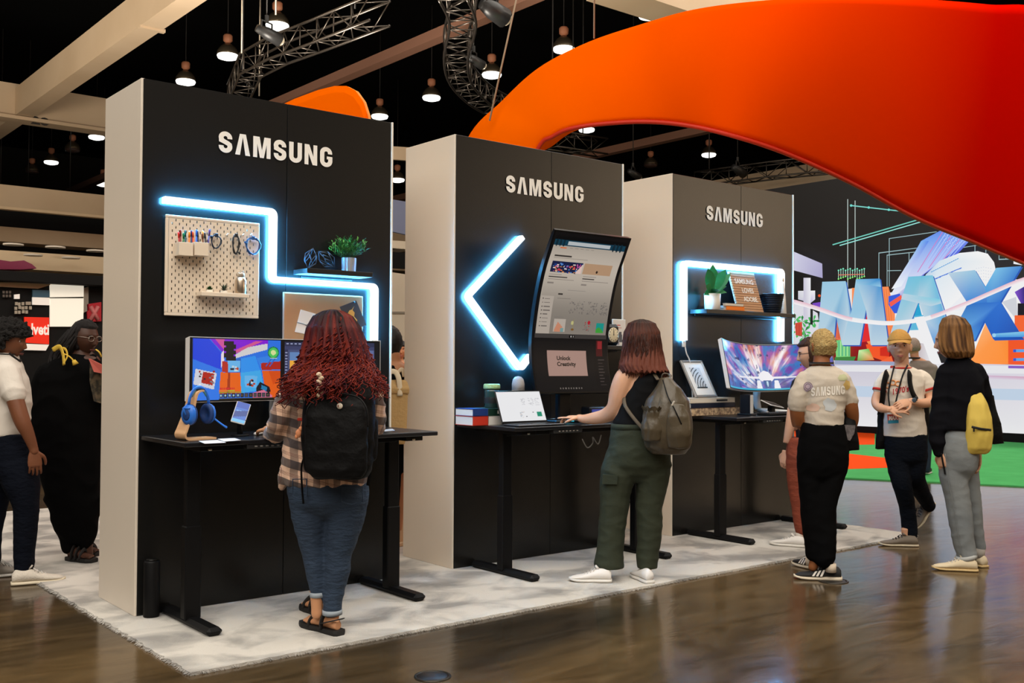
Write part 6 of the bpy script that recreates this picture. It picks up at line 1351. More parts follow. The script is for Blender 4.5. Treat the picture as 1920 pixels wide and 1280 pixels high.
def fabric_plaid(name, base, dark, line, sc=(7.5, 7.5)):
    m = mat(name, base, .85, sheen=.2, bump=(24, .35, (1, 1, .5))); nt = m.node_tree; b = nt.nodes['Principled BSDF']; L = nt.links.new
    tc = nt.nodes.new('ShaderNodeTexCoord'); sp = nt.nodes.new('ShaderNodeSeparateXYZ'); L(tc.outputs['Object'], sp.inputs[0])
    def mth(op, a, v): n = nt.nodes.new('ShaderNodeMath'); n.operation = op; (L(a, n.inputs[0]) if not isinstance(a, float) else None); (L(v, n.inputs[1]) if not isinstance(v, (int, float)) else n.inputs[1].__setattr__('default_value', v)); return n.outputs[0]
    def band(src, k, lo, hi, off):
        fr = mth('FRACT', mth('ADD', mth('MULTIPLY', src, k), off), 0.0); return mth('MULTIPLY', mth('GREATER_THAN', fr, lo), mth('LESS_THAN', fr, hi))
    xy = mth('ADD', sp.outputs['X'], mth('MULTIPLY', sp.outputs['Y'], .55)); zz_ = mth('ADD', sp.outputs['Z'], mth('MULTIPLY', sp.outputs['X'], .22))
    cur = None
    def mix(fac, c, k):
        nonlocal cur; n = nt.nodes.new('ShaderNodeMixRGB'); L(mth('MULTIPLY', fac, k), n.inputs['Fac'])
        if cur is None: n.inputs['Color1'].default_value = (*base, 1)
        else: L(cur, n.inputs['Color1'])
        n.inputs['Color2'].default_value = (*c, 1); cur = n.outputs['Color']
    mix(band(zz_, sc[0], .0, .42, .1), dark, .85); mix(band(xy, sc[1], .0, .34, .3), dark, .62)
    for o_ in (.60, .66, .72): mix(band(zz_, sc[0], o_, o_+.022, .1), line, .8); mix(band(xy, sc[1], o_, o_+.022, .3), line, .7)
    L(cur, b.inputs['Base Color']); return m

# ---------------------------------------------------------------- 1 the red haired person at the nearest desk
SK_W = skinmat('warm', S(205, 148, 108)); SK_P = skinmat('pale', S(226, 176, 148)); SK_T = skinmat('tan', S(150, 92, 54)); SK_D = skinmat('deep', S(74, 46, 34)); SK_B = skinmat('brown', S(120, 74, 50)); SK_F = skinmat('fair', S(224, 170, 136))
LIPS = mat('lips_rose', S(178, 100, 92), .4); LIPS_D = mat('lips_deep', S(96, 50, 46), .4); BROW = mat('brow_brown', S(54, 36, 26), .8)
M_hairv = vcmat('hair_strands', .55, bump=(240, .25, (1, 1, .15)))
M_hairv.node_tree.nodes['Principled BSDF'].inputs['Specular IOR Level'].default_value = .22
f = Fig((612, 1186), 'person with long red curly hair and plaid shirt using the nearest desk', CT); P1 = f
mb = MB(); f.torso(mb, [(560, 664, 965, .12, .0), (552, 676, 925, .12), (552, 670, 870, .105), (556, 684, 790, .105), (560, 690, 735, .10), (580, 672, 705, .08), (608, 648, 690, .06), (609, 647, 672, .055, .01), (610, 646, 640, .055, .02)])
f.limb(mb, [(563, 722, 17), (530, 775, 16, -.02), (515, 800, 14, .02), (508, 806, 11, .18), (500, 806, 9, .30)]); f.limb(mb, [(688, 722, 17), (704, 770, 16, .0), (706, 798, 13, .12), (690, 800, 10, .3)])
f.limb(mb, [(582, 940, 30), (588, 1015, 19), (592, 1060, 17), (594, 1130, 11.5), (594, 1150, 11)]); f.limb(mb, [(646, 940, 30), (632, 1020, 20), (631, 1065, 19), (626, 1140, 13), (622, 1165, 12)])
def bare_foot(f, heel, toe, w=.042):
    a, b = f.G(*heel), f.G(*toe); a.z = b.z = .03; d = b-a; L = d.length; d.normalize(); s_ = d.cross(V(0, 0, 1)); m_ = MB(); R = []
    for y, ww, h in ((0, .5, .045), (.06, .68, .06), (.2, .7, .078), (.36, .68, .074), (.5, .82, .055), (.68, 1.0, .038), (.82, 1.0, .028)):
        R.append([a+d*(y*L)+s_*(w*ww*math.cos(t))+V(0, 0, (h/2)+(h/2)*math.sin(t)-.008) for t in [2*PI*k/14 for k in range(14)]])
    m_.rings(R)
    for k, (o_, l_, r_) in enumerate(((.028, .2, .012), (.010, .18, .009), (-.006, .15, .0085), (-.020, .12, .008), (-.032, .08, .0075))): m_.capsule([a+d*(.76*L)+s_*(w*o_/.042)+V(0, 0, .012), a+d*((.80+l_)*L)+s_*(w*o_/.042)+V(0, 0, .008)], r_, 8)
    return m_, (a, d, s_, L)
fm1, F1 = bare_foot(f, (634, 1190), (572, 1172)); fm2, F2 = bare_foot(f, (606, 1156), (572, 1140))
hd = head_mesh(.118, rotface(-6, -6), f.J(627, 632, .02)); hL = hand_mesh(f.J(500, 806, .31), V(-.1, 1, -.05), V(0, 0, -1), .17, .35); hR = hand_mesh(f.J(690, 800, .31), V(-.1, 1, -.05), V(0, 0, -1), .17, .35, -1)
mb.rings([[v for v in r] for r in []]) if False else None
body(f, mb, SK_W, [hd, hL, hR, remesh(fm1, .005, 2), remesh(fm2, .005, 2)])
M_plaid = fabric_plaid('plaid_flannel', S(222, 184, 158), S(30, 28, 40), S(90, 34, 26), (9.5, 9.5))
mb = MB(); f.torso(mb, [(536, 690, 908, .15), (530, 695, 893, .15), (531, 694, 850, .145), (538, 696, 800, .135), (541, 700, 750, .13), (548, 700, 720, .115), (572, 684, 700, .09), (598, 656, 688, .07)], wv=.014)
f.limb(mb, [(560, 722, 27), (538, 762, 25, -.03), (522, 796, 21, -.04), (518, 812, 18, .06), (506, 812, 15, .22)]); f.limb(mb, [(690, 722, 25), (703, 765, 20, -.02), (704, 800, 18, .10), (694, 806, 14, .24)])
tail = MB(); f.limb(mb, [(545, 870, 16, -.03), (534, 898, 13, -.02), (529, 912, 7, 0)])
cloth(f, 'plaid_shirt', mb, M_plaid, wr=(.010, (9, 9, 16), 1), cut=(700, 880, .03))
M_denim = mat('denim_blue', S(48, 66, 88), .85, var=(5, S(36, 50, 70), .3, (1, 1, .5)), bump=(30, .5, (1, 1, 2.4)))
mb = MB(); f.torso(mb, [(540, 690, 890, .145), (538, 692, 915, .15, .0), (543, 691, 940, .145), (552, 684, 958, .11), (572, 664, 972, .06)])
f.limb(mb, [(579, 930, 38), (581, 960, 36.5), (583, 990, 31), (586, 1020, 25), (589, 1042, 21.5), (591, 1065, 20), (594, 1095, 15.5), (595, 1112, 13.5)], sub=6); f.limb(mb, [(651, 925, 39.5), (649, 955, 38.5), (644, 985, 35), (637, 1020, 29.5), (633, 1042, 25.5), (633, 1065, 25), (627, 1105, 20), (623, 1143, 18)], sub=6)
jn = cloth(f, 'jeans', mb, M_denim, sm=9, wr=(.0032, (9, 5, 15), 2), cut=(860, 1105))
M_cuff = mat('denim_cuff', S(150, 160, 170), .8)
for (x, y, r_) in ((623, 1147, 18.8), (595, 1114, 14.2)): obj('cuff', MB().tube([f.J(x, y-5), f.J(x, y+4)], r_/f.k, 20), M_cuff, jn)
for (xa, ya, xb, yb_) in ((549, 898, 575, 936), (640, 912, 680, 946)): 
    q = [f.J(xa, ya, -.158), f.J(xb, ya, -.163), f.J(xb, yb_-6, -.158), f.J((xa+xb)/2, yb_, -.158), f.J(xa, yb_-6, -.150)]; obj('back_pocket', MB().tube(q, .0035, 4, loop=True), M_denim, jn)
M_sandal = mat('sandal_black', (.012, .011, .011), .7)
for a, d, s_, L in (F1, F2):
    T = lambda x, y, z: a+s_*x+d*(y*L)+V(0, 0, z-.03)
    R = [[T(x_, y, z_) for x_, z_ in ((-w, 0), (w, 0), (w+.004, .014), (w+.002, .026), (-w-.002, .026), (-w-.004, .014))] for y, w in ((-.08, .022), (-.03, .036), (.2, .038), (.45, .036), (.68, .047), (.9, .046), (1.04, .03), (1.1, .016))]
    so = obj('sandal', MB().rings(R, sm=False), M_sandal, f.root)
    for y, h in ((.30, .105), (.66, .072)): obj('sandal_strap', MB().tube(bez([T(-.045, y, .02), T(-.04, y, h*.7), T(0, y-.02, h+.012), T(.04, y, h*.7), T(.045, y, .02)], 4), .013, 8, flat=.25, up=d), M_sandal, so)
    obj('sandal_strap', MB().tube(bez([T(-.042, .32, .05), T(-.045, .1, .07), T(0, -.075, .085), T(.045, .1, .07), T(.042, .32, .05)], 5), .013, 8, flat=.28, up=(0, 0, 1)), M_sandal, so)
# hair: body of curls
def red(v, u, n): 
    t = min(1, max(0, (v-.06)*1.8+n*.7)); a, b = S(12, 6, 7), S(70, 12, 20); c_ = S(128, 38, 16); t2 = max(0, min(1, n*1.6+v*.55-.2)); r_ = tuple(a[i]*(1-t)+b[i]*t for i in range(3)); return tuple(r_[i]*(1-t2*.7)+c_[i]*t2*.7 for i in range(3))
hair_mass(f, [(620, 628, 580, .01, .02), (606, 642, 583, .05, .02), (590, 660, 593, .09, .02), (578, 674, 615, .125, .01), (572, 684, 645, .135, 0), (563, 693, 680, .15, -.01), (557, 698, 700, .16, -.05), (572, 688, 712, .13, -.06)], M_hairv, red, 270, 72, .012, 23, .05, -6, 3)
cur = MB(); rs = random.Random(5); z690 = f.J(626, 682).z
for k in range(760):
    u = rs.uniform(-1, 1); v0 = rs.random()**.8*.95; ang = u*2.2+PI; y0 = 590+v0*120; cx_ = 626; hw = 21+47*min(1, max(0, (y0-583)/110))**.7; ry = .085+.10*min(1, max(0, (y0-583)/90))**.6
    c0 = f.J(cx_+hw*1.0*math.sin(ang-.1)*1.0, y0, 0); p = V(c0.x, math.cos(ang)*ry*1.02+.01, c0.z); out = V(math.sin(ang), math.cos(ang), 0); L = rs.uniform(.10, .25)*(1 if y0 < 680 else .62); am = rs.uniform(.008, .02); fq = rs.uniform(2, 4.2); phs = rs.random()*6.3; P = []
    nseg = 13; tg = out.cross(V(0, 0, 1))
    for i in range(nseg+1):
        t = i/nseg; w = phs+fq*t*2*PI; zl = p.z-L*t; over = max(0, min(1, (z690-zl)/.09))*(1-min(1, abs(u)*.9)); P.append(p+V(0, -.14*over, -L*t)+out*(.022*math.sin(t*2.2)+(.03+.10*max(0, min(1, (y0-630)/70))*(1-abs(u)*.75))*t+am*math.cos(w)*t**.4)+tg*(am*math.sin(w)*t**.4+.02*u*t))
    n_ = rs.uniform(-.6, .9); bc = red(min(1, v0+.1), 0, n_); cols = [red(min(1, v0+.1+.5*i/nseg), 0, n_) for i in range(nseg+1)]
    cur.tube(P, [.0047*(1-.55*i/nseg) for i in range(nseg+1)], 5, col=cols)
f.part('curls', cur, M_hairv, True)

# bags ------------------------------------------------------------
def bag_body(f, secs, m, name, root, voxel=.009, wr=None, n=30, ex=2.8, sm=4, wv=0):
    mb = MB(); f.torso(mb, secs, n=n, ex=ex, wv=wv); me = remesh(mb, voxel, sm)
    if wr: wrinkle(me, *wr)
    return obj(name, me, m, root, fix=False)
M_nylon = mat('nylon_black', (.0035, .0035, .004), .6, spec=.15, bump=(18, .4)); M_nylon2 = mat('nylon_black_pocket', (.0048, .0048, .0052), .6, spec=.15, bump=(22, .4))
M_buckle = mat('buckle_metal', S(150, 150, 150), .3, .8)
bp1 = thing('backpack', 'large black backpack worn over the plaid shirt', 'backpack', f.foot, RZ_VIEW)
bag_body(f, [(590, 688, 897, .06, -.22), (572, 698, 880, .085, -.215), (566, 702, 840, .095, -.215), (566, 703, 790, .098, -.215), (573, 702, 745, .088, -.212), (588, 694, 722, .072, -.208), (606, 680, 708, .04, -.205)], M_nylon, 'main_bag', bp1, wr=(.006, (10, 10, 12), 4), ex=3)
bag_body(f, [(586, 680, 896, .03, -.315), (574, 688, 880, .045, -.315), (572, 690, 830, .05, -.318), (572, 690, 780, .05, -.316), (584, 684, 752, .04, -.31), (606, 668, 741, .02, -.30)], M_nylon2, 'front_pocket', bp1, wr=(.005, (10, 10, 12), 5), ex=3)
zp = MB(); zp.tube(bez([f.J(574, 800, -.372), f.J(577, 765, -.37), f.J(600, 744, -.345), f.J(636, 738, -.335), f.J(670, 744, -.345), f.J(687, 765, -.366), f.J(690, 800, -.372)], 6), .0045, 5, flat=.6); obj('zip', zp, M_steel_black, bp1)
obj('patch_badge', MB().lathe([(.002, .004), (.013, .004), (.015, 0)], f.J(637, 761, -.366), 20, M=Matrix.Rotation(PI/2, 3, 'X')), mat('badge_cream', S(216, 206, 190), .5), bp1)
obj('carry_loop', MB().tube(bez([f.J(616, 712, -.22), f.J(622, 698, -.23), f.J(640, 698, -.23), f.J(646, 712, -.22)], 5), .010, 8, flat=.4), M_nylon, bp1)
obj('mesh_side_pocket', remesh(f.limb(MB(), [(697, 790, 11, -.19), (698, 820, 11, -.19), (697, 855, 10, -.19)]), .006, 3), M_nylon2, bp1, fix=False)
for sx, pts in ((-1, [(578, 716, -.13), (566, 706, -.05), (560, 716, .08)]), (1, [(686, 716, -.13), (690, 704, -.05), (690, 716, .08)])): obj('shoulder_strap', MB().tube(bez([f.J(*p) for p in pts], 5), .024, 8, flat=.3, up=(0, 0, 1)), M_nylon, bp1)
obj('hip_strap', MB().tube(bez([f.J(578, 842, -.18), f.J(566, 870, -.17), f.J(566, 910, -.16), f.J(569, 944, -.165)], 5), .010, 6, flat=.3), M_nylon, bp1); obj('hip_strap', MB().tube(bez([f.J(690, 860, -.17), f.J(694, 880, -.13), f.J(690, 910, -.12)], 5), .009, 6, flat=.3), M_nylon, bp1)
obj('red_tab', MB().box(f.J(564, 786, -.18), (.035, .012, .016), .004), M_b['red'], bp1); 
for q in ((562, 736), (566, 752), (690, 716)): obj('buckle', MB().box(f.J(q[0], q[1], -.2), (.02, .012, .014), .003), M_buckle, bp1)
ch = MB(); 
for k in range(7): ch.ball(f.J(598+(k % 2)*4, 702+k*6.5, -.385+.003*k), (.014, .010, .012), 10, 6)
obj('knit_charm', ch, mat('knit_cream', S(222, 196, 168), .9, bump=(90, .8)), bp1); k_ = MB(); k_.ball(f.J(560, 812, -.2), (.016, .012, .022)).ball(f.J(564, 804, -.2), (.012, .01, .013)).ball(f.J(556, 818, -.2), (.009, .008, .012)).tube([f.J(566, 790, -.19), f.J(563, 802, -.2)], .002, 5); obj('key_charm', k_, mat('charm_peach', S(230, 150, 104), .5), bp1)
# ---------------------------------------------------------------- 2 the person in the black tank top at the middle desk
f = Fig((1168, 1086), 'person in black tank top and green cargo trousers reaching over the middle desk', CT)
mb = MB(); f.torso(mb, [(1146, 1238, 880, .12), (1146, 1236, 830, .13), (1152, 1226, 790, .115), (1168, 1236, 750, .11), (1174, 1242, 720, .105), (1178, 1236, 698, .085), (1190, 1222, 685, .06), (1195, 1219, 672, .055, .02), (1196, 1218, 650, .055, .04)])
f.limb(mb, [(1186, 702, 17), (1174, 708, 21, -.01), (1163, 735, 20.5, .0), (1153, 765, 16.5, .03), (1135, 779, 14, .10), (1112, 784, 11.5, .17), (1094, 785, 8.5, .22), (1086, 783, 7.5, .24)], sub=5); f.limb(mb, [(1236, 706, 15), (1256, 735, 14, .06), (1262, 775, 12, .12), (1240, 800, 9, .26), (1225, 800, 7.5, .34)])
f.limb(mb, [(1160, 880, 26), (1148, 960, 17), (1142, 1030, 13), (1134, 1072, 8.5)]); f.limb(mb, [(1224, 880, 26), (1218, 960, 17), (1214, 1030, 13), (1212, 1072, 9)])
hd = head_mesh(.112, rotface(-38, -10), f.J(1203, 644, .05), fem=1)
hL = hand_mesh(f.J(1087, 783, .24), V(-.86, .45, .02), V(0, .1, -1), .165, .55, 1, .10, 1); hR = hand_mesh(f.J(1225, 800, .34), V(-.3, 1, -.1), V(0, 0, -1), .165, .4, -1)
body(f, mb, SK_F, [hd, hL, hR])
M_tank = mat('tank_black', (.006, .006, .0065), .85, spec=.12)
mb = MB(); f.torso(mb, [(1147, 1236, 806, .125), (1150, 1228, 790, .122), (1160, 1236, 765, .118), (1171, 1244, 735, .122), (1182, 1246, 714, .122), (1193, 1240, 700, .105), (1201, 1236, 690, .07)], ex=2.4)
f.limb(mb, [(1196, 705, 8, -.05), (1201, 690, 7, -.01), (1205, 683, 6, .03)])
cloth(f, 'tank_top', mb, M_tank, .008, 3, wr=(.004, (9, 9, 12), 7))
M_cargo = mat('cargo_green', S(48, 54, 38), .85, var=(6, S(40, 46, 32), .3), bump=(16, .25, (1, 1, 1.4)))
mb = MB(); f.torso(mb, [(1146, 1236, 797, .13), (1144, 1242, 815, .14), (1139, 1256, 845, .155), (1132, 1260, 870, .145), (1136, 1254, 888, .115), (1150, 1240, 902, .07)])
f.limb(mb, [(1168, 858, 34), (1160, 888, 34.5), (1154, 918, 30), (1152, 950, 28), (1148, 985, 26), (1144, 1030, 25.5), (1142, 1058, 29)], sub=6); f.limb(mb, [(1226, 858, 33), (1225, 885, 32), (1221, 920, 28), (1217, 950, 26), (1218, 990, 24), (1215, 1030, 22), (1213, 1058, 21)], sub=6)
cg = remesh(mb, .008, 10); wrinkle(cg, .0042, (9, 6, 14), 3)
for v in cg.vertices:   # straight hems
    zc = f.J(1142, 1063).z
    if v.co.z < zc: v.co.z = zc+(v.co.z-zc)*.12
tuck(f, cg, 800, 1050); cgo = f.part('cargo_trousers', cg, M_cargo)
fl = MB(); q = [f.J(1130, 889, -.10), f.J(1158, 892, -.135), f.J(1157, 908, -.130), f.J(1129, 907, -.095)]; fl.prism([(0, 0)], (0, 0, 0), (1, 0, 0), (0, 1, 0), (0, 0, 1)) if False else fl.add(q+[p+V(0, .02, 0) for p in q], [(0, 1, 2, 3), (4, 7, 6, 5), (0, 4, 5, 1), (1, 5, 6, 2), (2, 6, 7, 3), (3, 7, 4, 0)]); obj('pocket_flap', fl, M_cargo, cgo)
obj('waistband', MB().rings([f.ring(1146, 1236, 794, .131), f.ring(1145, 1238, 804, .136)], ), M_cargo, cgo)
M_shw = mat('sneaker_white', S(226, 222, 218), .55); M_solew = mat('sole_white', S(216, 212, 206), .6); M_lace = mat('lace_white', S(200, 196, 192), .7)
shoe(f, (1146, 1091), (1070, 1089), [M_shw, M_solew, M_lace], w=.046, ht=.088, L=.27); shoe(f, (1219, 1094), (1176, 1073), [M_shw, M_solew, M_lace], w=.046, ht=.09, L=.26)
def brunette(v, u, n):
    t = max(0, min(1, v*1.5-.15+n*.35)); a, b = S(30, 19, 16), S(104, 56, 42); return tuple(a[i]*(1-t)+b[i]*t for i in range(3))
hair_mass(f, [(1200, 1206, 598, .008, .03), (1190, 1216, 600.5, .04, .03), (1178, 1228, 606, .075, .03), (1171, 1236, 622, .11, .03), (1168, 1240, 650, .12, .02), (1166, 1243, 668, .115, .0), (1162, 1248, 684, .11, -.02), (1168, 1254, 697, .09, -.05)], M_hairv, brunette, 265, 72, .007, 21, .05, -38, 5)
st_ = MB(); rs = random.Random(9)
for k in range(240):
    u = rs.uniform(-1, 1); x0 = 1206+u*33; ye_ = rs.uniform(690, 714); P = []; y0 = rs.uniform(625, 665); 
    for i in range(9): t = i/8; P.append(f.J(x0+u*13*t+2.6*math.sin(t*7+k)*t, y0+(ye_-y0+u*8)*t, .015-.128*math.sqrt(max(0, 1-u*u))*(1-.25*t)-.02*t))
    c0 = brunette(.2, 0, rs.uniform(-.4, .6)); c1 = brunette(.9, 0, rs.uniform(-.5, .6)); st_.tube(P, [.0035*(1-.5*i/8) for i in range(9)], 5, col=[tuple(c0[j]*(1-i/8)+c1[j]*i/8 for j in range(3)) for i in range(9)])
f.part('loose_locks', st_, M_hairv, True)
M_olive = mat('olive_satin', S(76, 66, 50), .38, spec=.55, bump=(14, .5, (1, 1, .6)))
bp2 = thing('backpack', 'olive satin backpack with gathered pockets on the black tank top', 'backpack', f.foot, RZ_VIEW)
bag_body(f, [(1224, 1284, 850, .05, -.19), (1210, 1294, 838, .09, -.20), (1203, 1299, 808, .115, -.20), (1204, 1297, 780, .115, -.20), (1213, 1290, 750, .10, -.19), (1226, 1274, 725, .07, -.18), (1237, 1258, 708, .035, -.17)], M_olive, 'main_bag', bp2, wr=(.010, (7, 7, 6), 8), ex=2.3, wv=.02)
bag_body(f, [(1206, 1240, 826, .05, -.26), (1203, 1242, 805, .065, -.265), (1206, 1240, 782, .05, -.26), (1210, 1236, 768, .055, -.26)], M_olive, 'gathered_pocket', bp2, wr=(.007, (26, 26, 5), 9), wv=.05)
ru = MB(); ru.rings([[p+V(0, 0, .008*math.sin(j*2.4+i*2)) for j, p in enumerate(f.ring(1207-i*2, 1239+i*2, 770-i*4, .056+.005*i, -.262, n=30, wv=.06))] for i in range(3)], caps=False); obj('ruffle', ru, M_olive, bp2)
bag_body(f, [(1250, 1292, 840, .04, -.28), (1246, 1296, 815, .06, -.285), (1246, 1294, 780, .06, -.28), (1248, 1284, 756, .04, -.26)], M_olive, 'front_pocket', bp2, wr=(.008, (9, 9, 5), 10))
zp = MB(); zp.tube(bez([f.J(1243, 712, -.245), f.J(1252, 742, -.30), f.J(1264, 765, -.335), f.J(1278, 795, -.345)], 6), .004, 5); obj('zip', zp, M_steel_black, bp2); obj('zip_pull', MB().box(f.J(1262, 756, -.345), (.012, .01, .035), .003, Matrix.Rotation(.5, 3, 'Y')), mat('zip_pale', S(180, 172, 160), .4), bp2)
M_str = mat('olive_strap', S(84, 72, 56), .6); obj('shoulder_strap', MB().tube(bez([f.J(1234, 712, -.16), f.J(1226, 700, -.09), f.J(1222, 694, -.02)], 5), .014, 8, flat=.3), M_str, bp2); obj('shoulder_strap', MB().tube(bez([f.J(1252, 712, -.16), f.J(1256, 704, -.08), f.J(1250, 700, .02)], 5), .014, 8, flat=.3), M_str, bp2)
obj('lower_strap', MB().tube(bez([f.J(1208, 806, -.18), f.J(1190, 786, -.15), f.J(1173, 762, -.105), f.J(1170, 745, -.06)], 5), .012, 8, flat=.25, up=(0, -1, 0)), M_str, bp2); obj('carry_loop', MB().tube(bez([f.J(1240, 710, -.17), f.J(1243, 701, -.18), f.J(1252, 701, -.18), f.J(1254, 710, -.17)], 4), .005, 6), M_str, bp2)

# ---------------------------------------------------------------- 3 bleached buzz cut, 4 rust trousers, both at the farthest desk
f = Fig((1500, 1021), 'person with brown hair and rust trousers standing at the farthest desk, half hidden', CT)
mb = MB(); f.torso(mb, [(1494, 1556, 850, .10), (1496, 1556, 800, .11), (1497, 1558, 750, .11), (1494, 1560, 715, .10), (1504, 1552, 700, .07), (1516, 1540, 692, .05), (1516, 1538, 670, .05, .01)])
f.limb(mb, [(1497, 722, 12), (1488, 760, 10.5, -.05), (1482, 795, 9.5, -.05), (1475, 830, 7, .0), (1471, 848, 6, .07)]); f.limb(mb, [(1556, 722, 12), (1562, 760, 10), (1556, 800, 9, .1), (1545, 800, 7, .25)])
f.limb(mb, [(1492, 860, 20), (1497, 930, 14), (1501, 990, 9), (1500, 1008, 7)]); f.limb(mb, [(1548, 860, 20), (1552, 930, 14), (1556, 990, 9), (1556, 1000, 7)])
HM = rotface(-78, -8); HC = f.J(1521, 664, .0); hd = head_mesh(.118, HM, HC); hL = hand_mesh(f.J(1471, 848, .07), V(-.1, .1, -1), V(.8, .5, 0), .165, .7, -1)
body(f, mb, SK_P, [hd, hL]); face_parts(f, .118, HM, HC, BROW, LIPS)
M_navy = mat('navy_jersey', S(18, 20, 32), .85)
mb = MB(); f.torso(mb, [(1494, 1560, 828, .12), (1492, 1560, 800, .125), (1493, 1562, 750, .12), (1494, 1564, 715, .11), (1502, 1556, 699, .08), (1512, 1544, 692, .06)]); f.limb(mb, [(1498, 720, 14), (1490, 752, 13, -.02)]); f.limb(mb, [(1556, 720, 14), (1562, 752, 13)])
cloth(f, 'navy_shirt', mb, M_navy, .009, 3, wr=(.004, (9, 9, 14), 2), cut=(705, 840, .03))
M_rust = mat('rust_twill', S(134, 62, 42), .85, bump=(24, .4, (1, 1, 2)))
mb = MB(); f.torso(mb, [(1476, 1562, 820, .13), (1474, 1564, 855, .14), (1476, 1562, 880, .12), (1495, 1545, 896, .06)]); f.limb(mb, [(1497, 860, 24), (1496, 900, 20), (1499, 945, 16), (1501, 975, 13.5), (1502, 992, 12)], sub=6); f.limb(mb, [(1545, 860, 22), (1549, 905, 19), (1553, 950, 14.5), (1556, 980, 12.5)], sub=6)
cloth(f, 'rust_trousers', mb, M_rust, .009, 9, wr=(.0035, (9, 6, 14), 3), cut=(830, 980))
for x, y in ((1499, 1006), (1556, 996)): f.part('sock', MB().tube([f.J(x, y-8), f.J(x, y+5)], 8.2/f.k, 14), mat('sock_white', S(206, 196, 186), .8), True)
shoe(f, (1509, 1026), (1463, 1022), [M_shw, M_solew, M_lace], w=.045, ht=.085, L=.27); shoe(f, (1566, 1010), (1524, 1006), [M_shw, M_solew, M_lace], w=.045, ht=.085, L=.27)
def brownh(v, u, n): a = S(70, 44, 30); k = .7+.5*n+.3*v; return tuple(max(.004, a[i]*k) for i in range(3))
hair_shell(f, .118, HM, HC, lambda x, y, z: 1.0 if (z > .55 or y < .25-.1*z and z > -.75) else 0, .018, M_hairv, .5, 90, colf=lambda x, y, z: brownh(0, 0, mnoise.noise((x*9, y*3, z*3))))
lk = MB(); rs = random.Random(3)
for k in range(60):
    sx = rs.choice((-1, 1)); a = rs.uniform(.7, 2.2); p0_ = V(sx*.070*math.cos(a*.3), .05-.05*a, .045+rs.uniform(-.03, .03)); P = [HC+HM@(p0_+V(sx*(.010+.006*math.sin(t*7+k)), -.02*t+.006*math.sin(t*9+k*2), -.10*t)) for t in [i/7 for i in range(8)]]; lk.tube(P, [.004*(1-.5*i/7) for i in range(8)], 5, col=brownh(.5, 0, rs.uniform(-.5, .6)))
f.part('loose_locks', lk, M_hairv, True)
gl = MB(); T = lambda x, y, z: HC+HM@V(x, y, z)
for sx in (-1, 1): gl.tube([T(sx*.033+.020*math.cos(t), .092, .008+.016*math.sin(t)) for t in [2*PI*k/14 for k in range(14)]], .0016, 5, loop=True); gl.tube([T(sx*.053, .092, .012), T(sx*.078, .03, .012), T(sx*.08, -.01, .008)], .0016, 5)
gl.tube([T(-.013, .094, .01), T(.013, .094, .01)], .0016, 5); f.part('glasses', gl, M_steel_black, True)
pn = thing('smartphone', 'black phone in the lowered hand of the person in rust trousers', 'phone', f.foot, RZ_VIEW); Mp = Matrix.Rotation(.2, 3, 'X')@Matrix.Rotation(-.15, 3, 'Y'); c_ = f.J(1478, 864, .085); obj('body', MB().box(c_, (.012, .075, .15), .004, Mp), M_bez, pn); obj('lens_bump', MB().box(c_+Mp@V(.008, .015, .05), (.004, .03, .03), .001, Mp), M_steel_black, pn)

f = Fig((1536, 1086), 'person with bleached buzz cut, printed grey shirt and wide black trousers', 0.0); B3P = f
mb = MB(); f.torso(mb, [(1508, 1580, 860, .12), (1506, 1580, 800, .115), (1512, 1578, 770, .11), (1508, 1584, 730, .115), (1504, 1588, 705, .10), (1516, 1572, 692, .07), (1524, 1556, 684, .055), (1526, 1555, 672, .052, .01), (1527, 1555, 655, .052, .015)])
f.limb(mb, [(1502, 716, 15), (1495, 755, 14.5, -.01), (1496, 785, 13.5, .03), (1500, 800, 11.5, .08), (1512, 802, 9.5, .18), (1520, 802, 7.5, .28)]); f.limb(mb, [(1584, 716, 15), (1594, 755, 13.5, -.01), (1598, 780, 12.5, .03), (1596, 796, 11, .08), (1588, 800, 9, .2), (1584, 800, 7.5, .28)])
f.limb(mb, [(1524, 860, 22), (1526, 960, 15), (1528, 1040, 10), (1524, 1062, 9)]); f.limb(mb, [(1556, 860, 22), (1552, 960, 15), (1548, 1040, 10), (1556, 1068, 9)])
HM = rotface(-12, -6); HC = f.J(1543, 650, .02); hd = head_mesh(.114, HM, HC); hL = hand_mesh(f.J(1520, 802, .28), V(.2, 1, 0), V(0, 0, -1), .165, .4); hR = hand_mesh(f.J(1584, 800, .28), V(-.2, 1, 0), V(0, 0, -1), .165, .4, -1)
body(f, mb, SK_T, [hd, hL, hR])
M_tee = mat('tee_heather', S(196, 184, 168), .85, sheen=.1, bump=(16, .4, (1, 1, .6)))
mb = MB(); f.torso(mb, [(1506, 1579, 797, .125), (1507, 1580, 785, .125), (1508, 1582, 760, .12), (1502, 1590, 730, .122), (1500, 1590, 710, .115), (1510, 1578, 694, .085), (1520, 1562, 686, .065)])
f.limb(mb, [(1510, 714, 19), (1499, 738, 18.5, -.01), (1495, 758, 18.5, .0)]); f.limb(mb, [(1578, 714, 19), (1590, 738, 16, -.01), (1594, 754, 15.5, .0)])
tm = remesh(mb, .008, 3); wrinkle(tm, .0055, (7, 7, 15), 4); tuck(f, tm, 690, 745, .02); te = f.part('tee_shirt', tm, M_tee)
obj('collar_band', MB().tube([p for p in f.ring(1521, 1560, 681, .064, .008, n=30)], .008, 6, loop=True, flat=.8), M_tee, te)
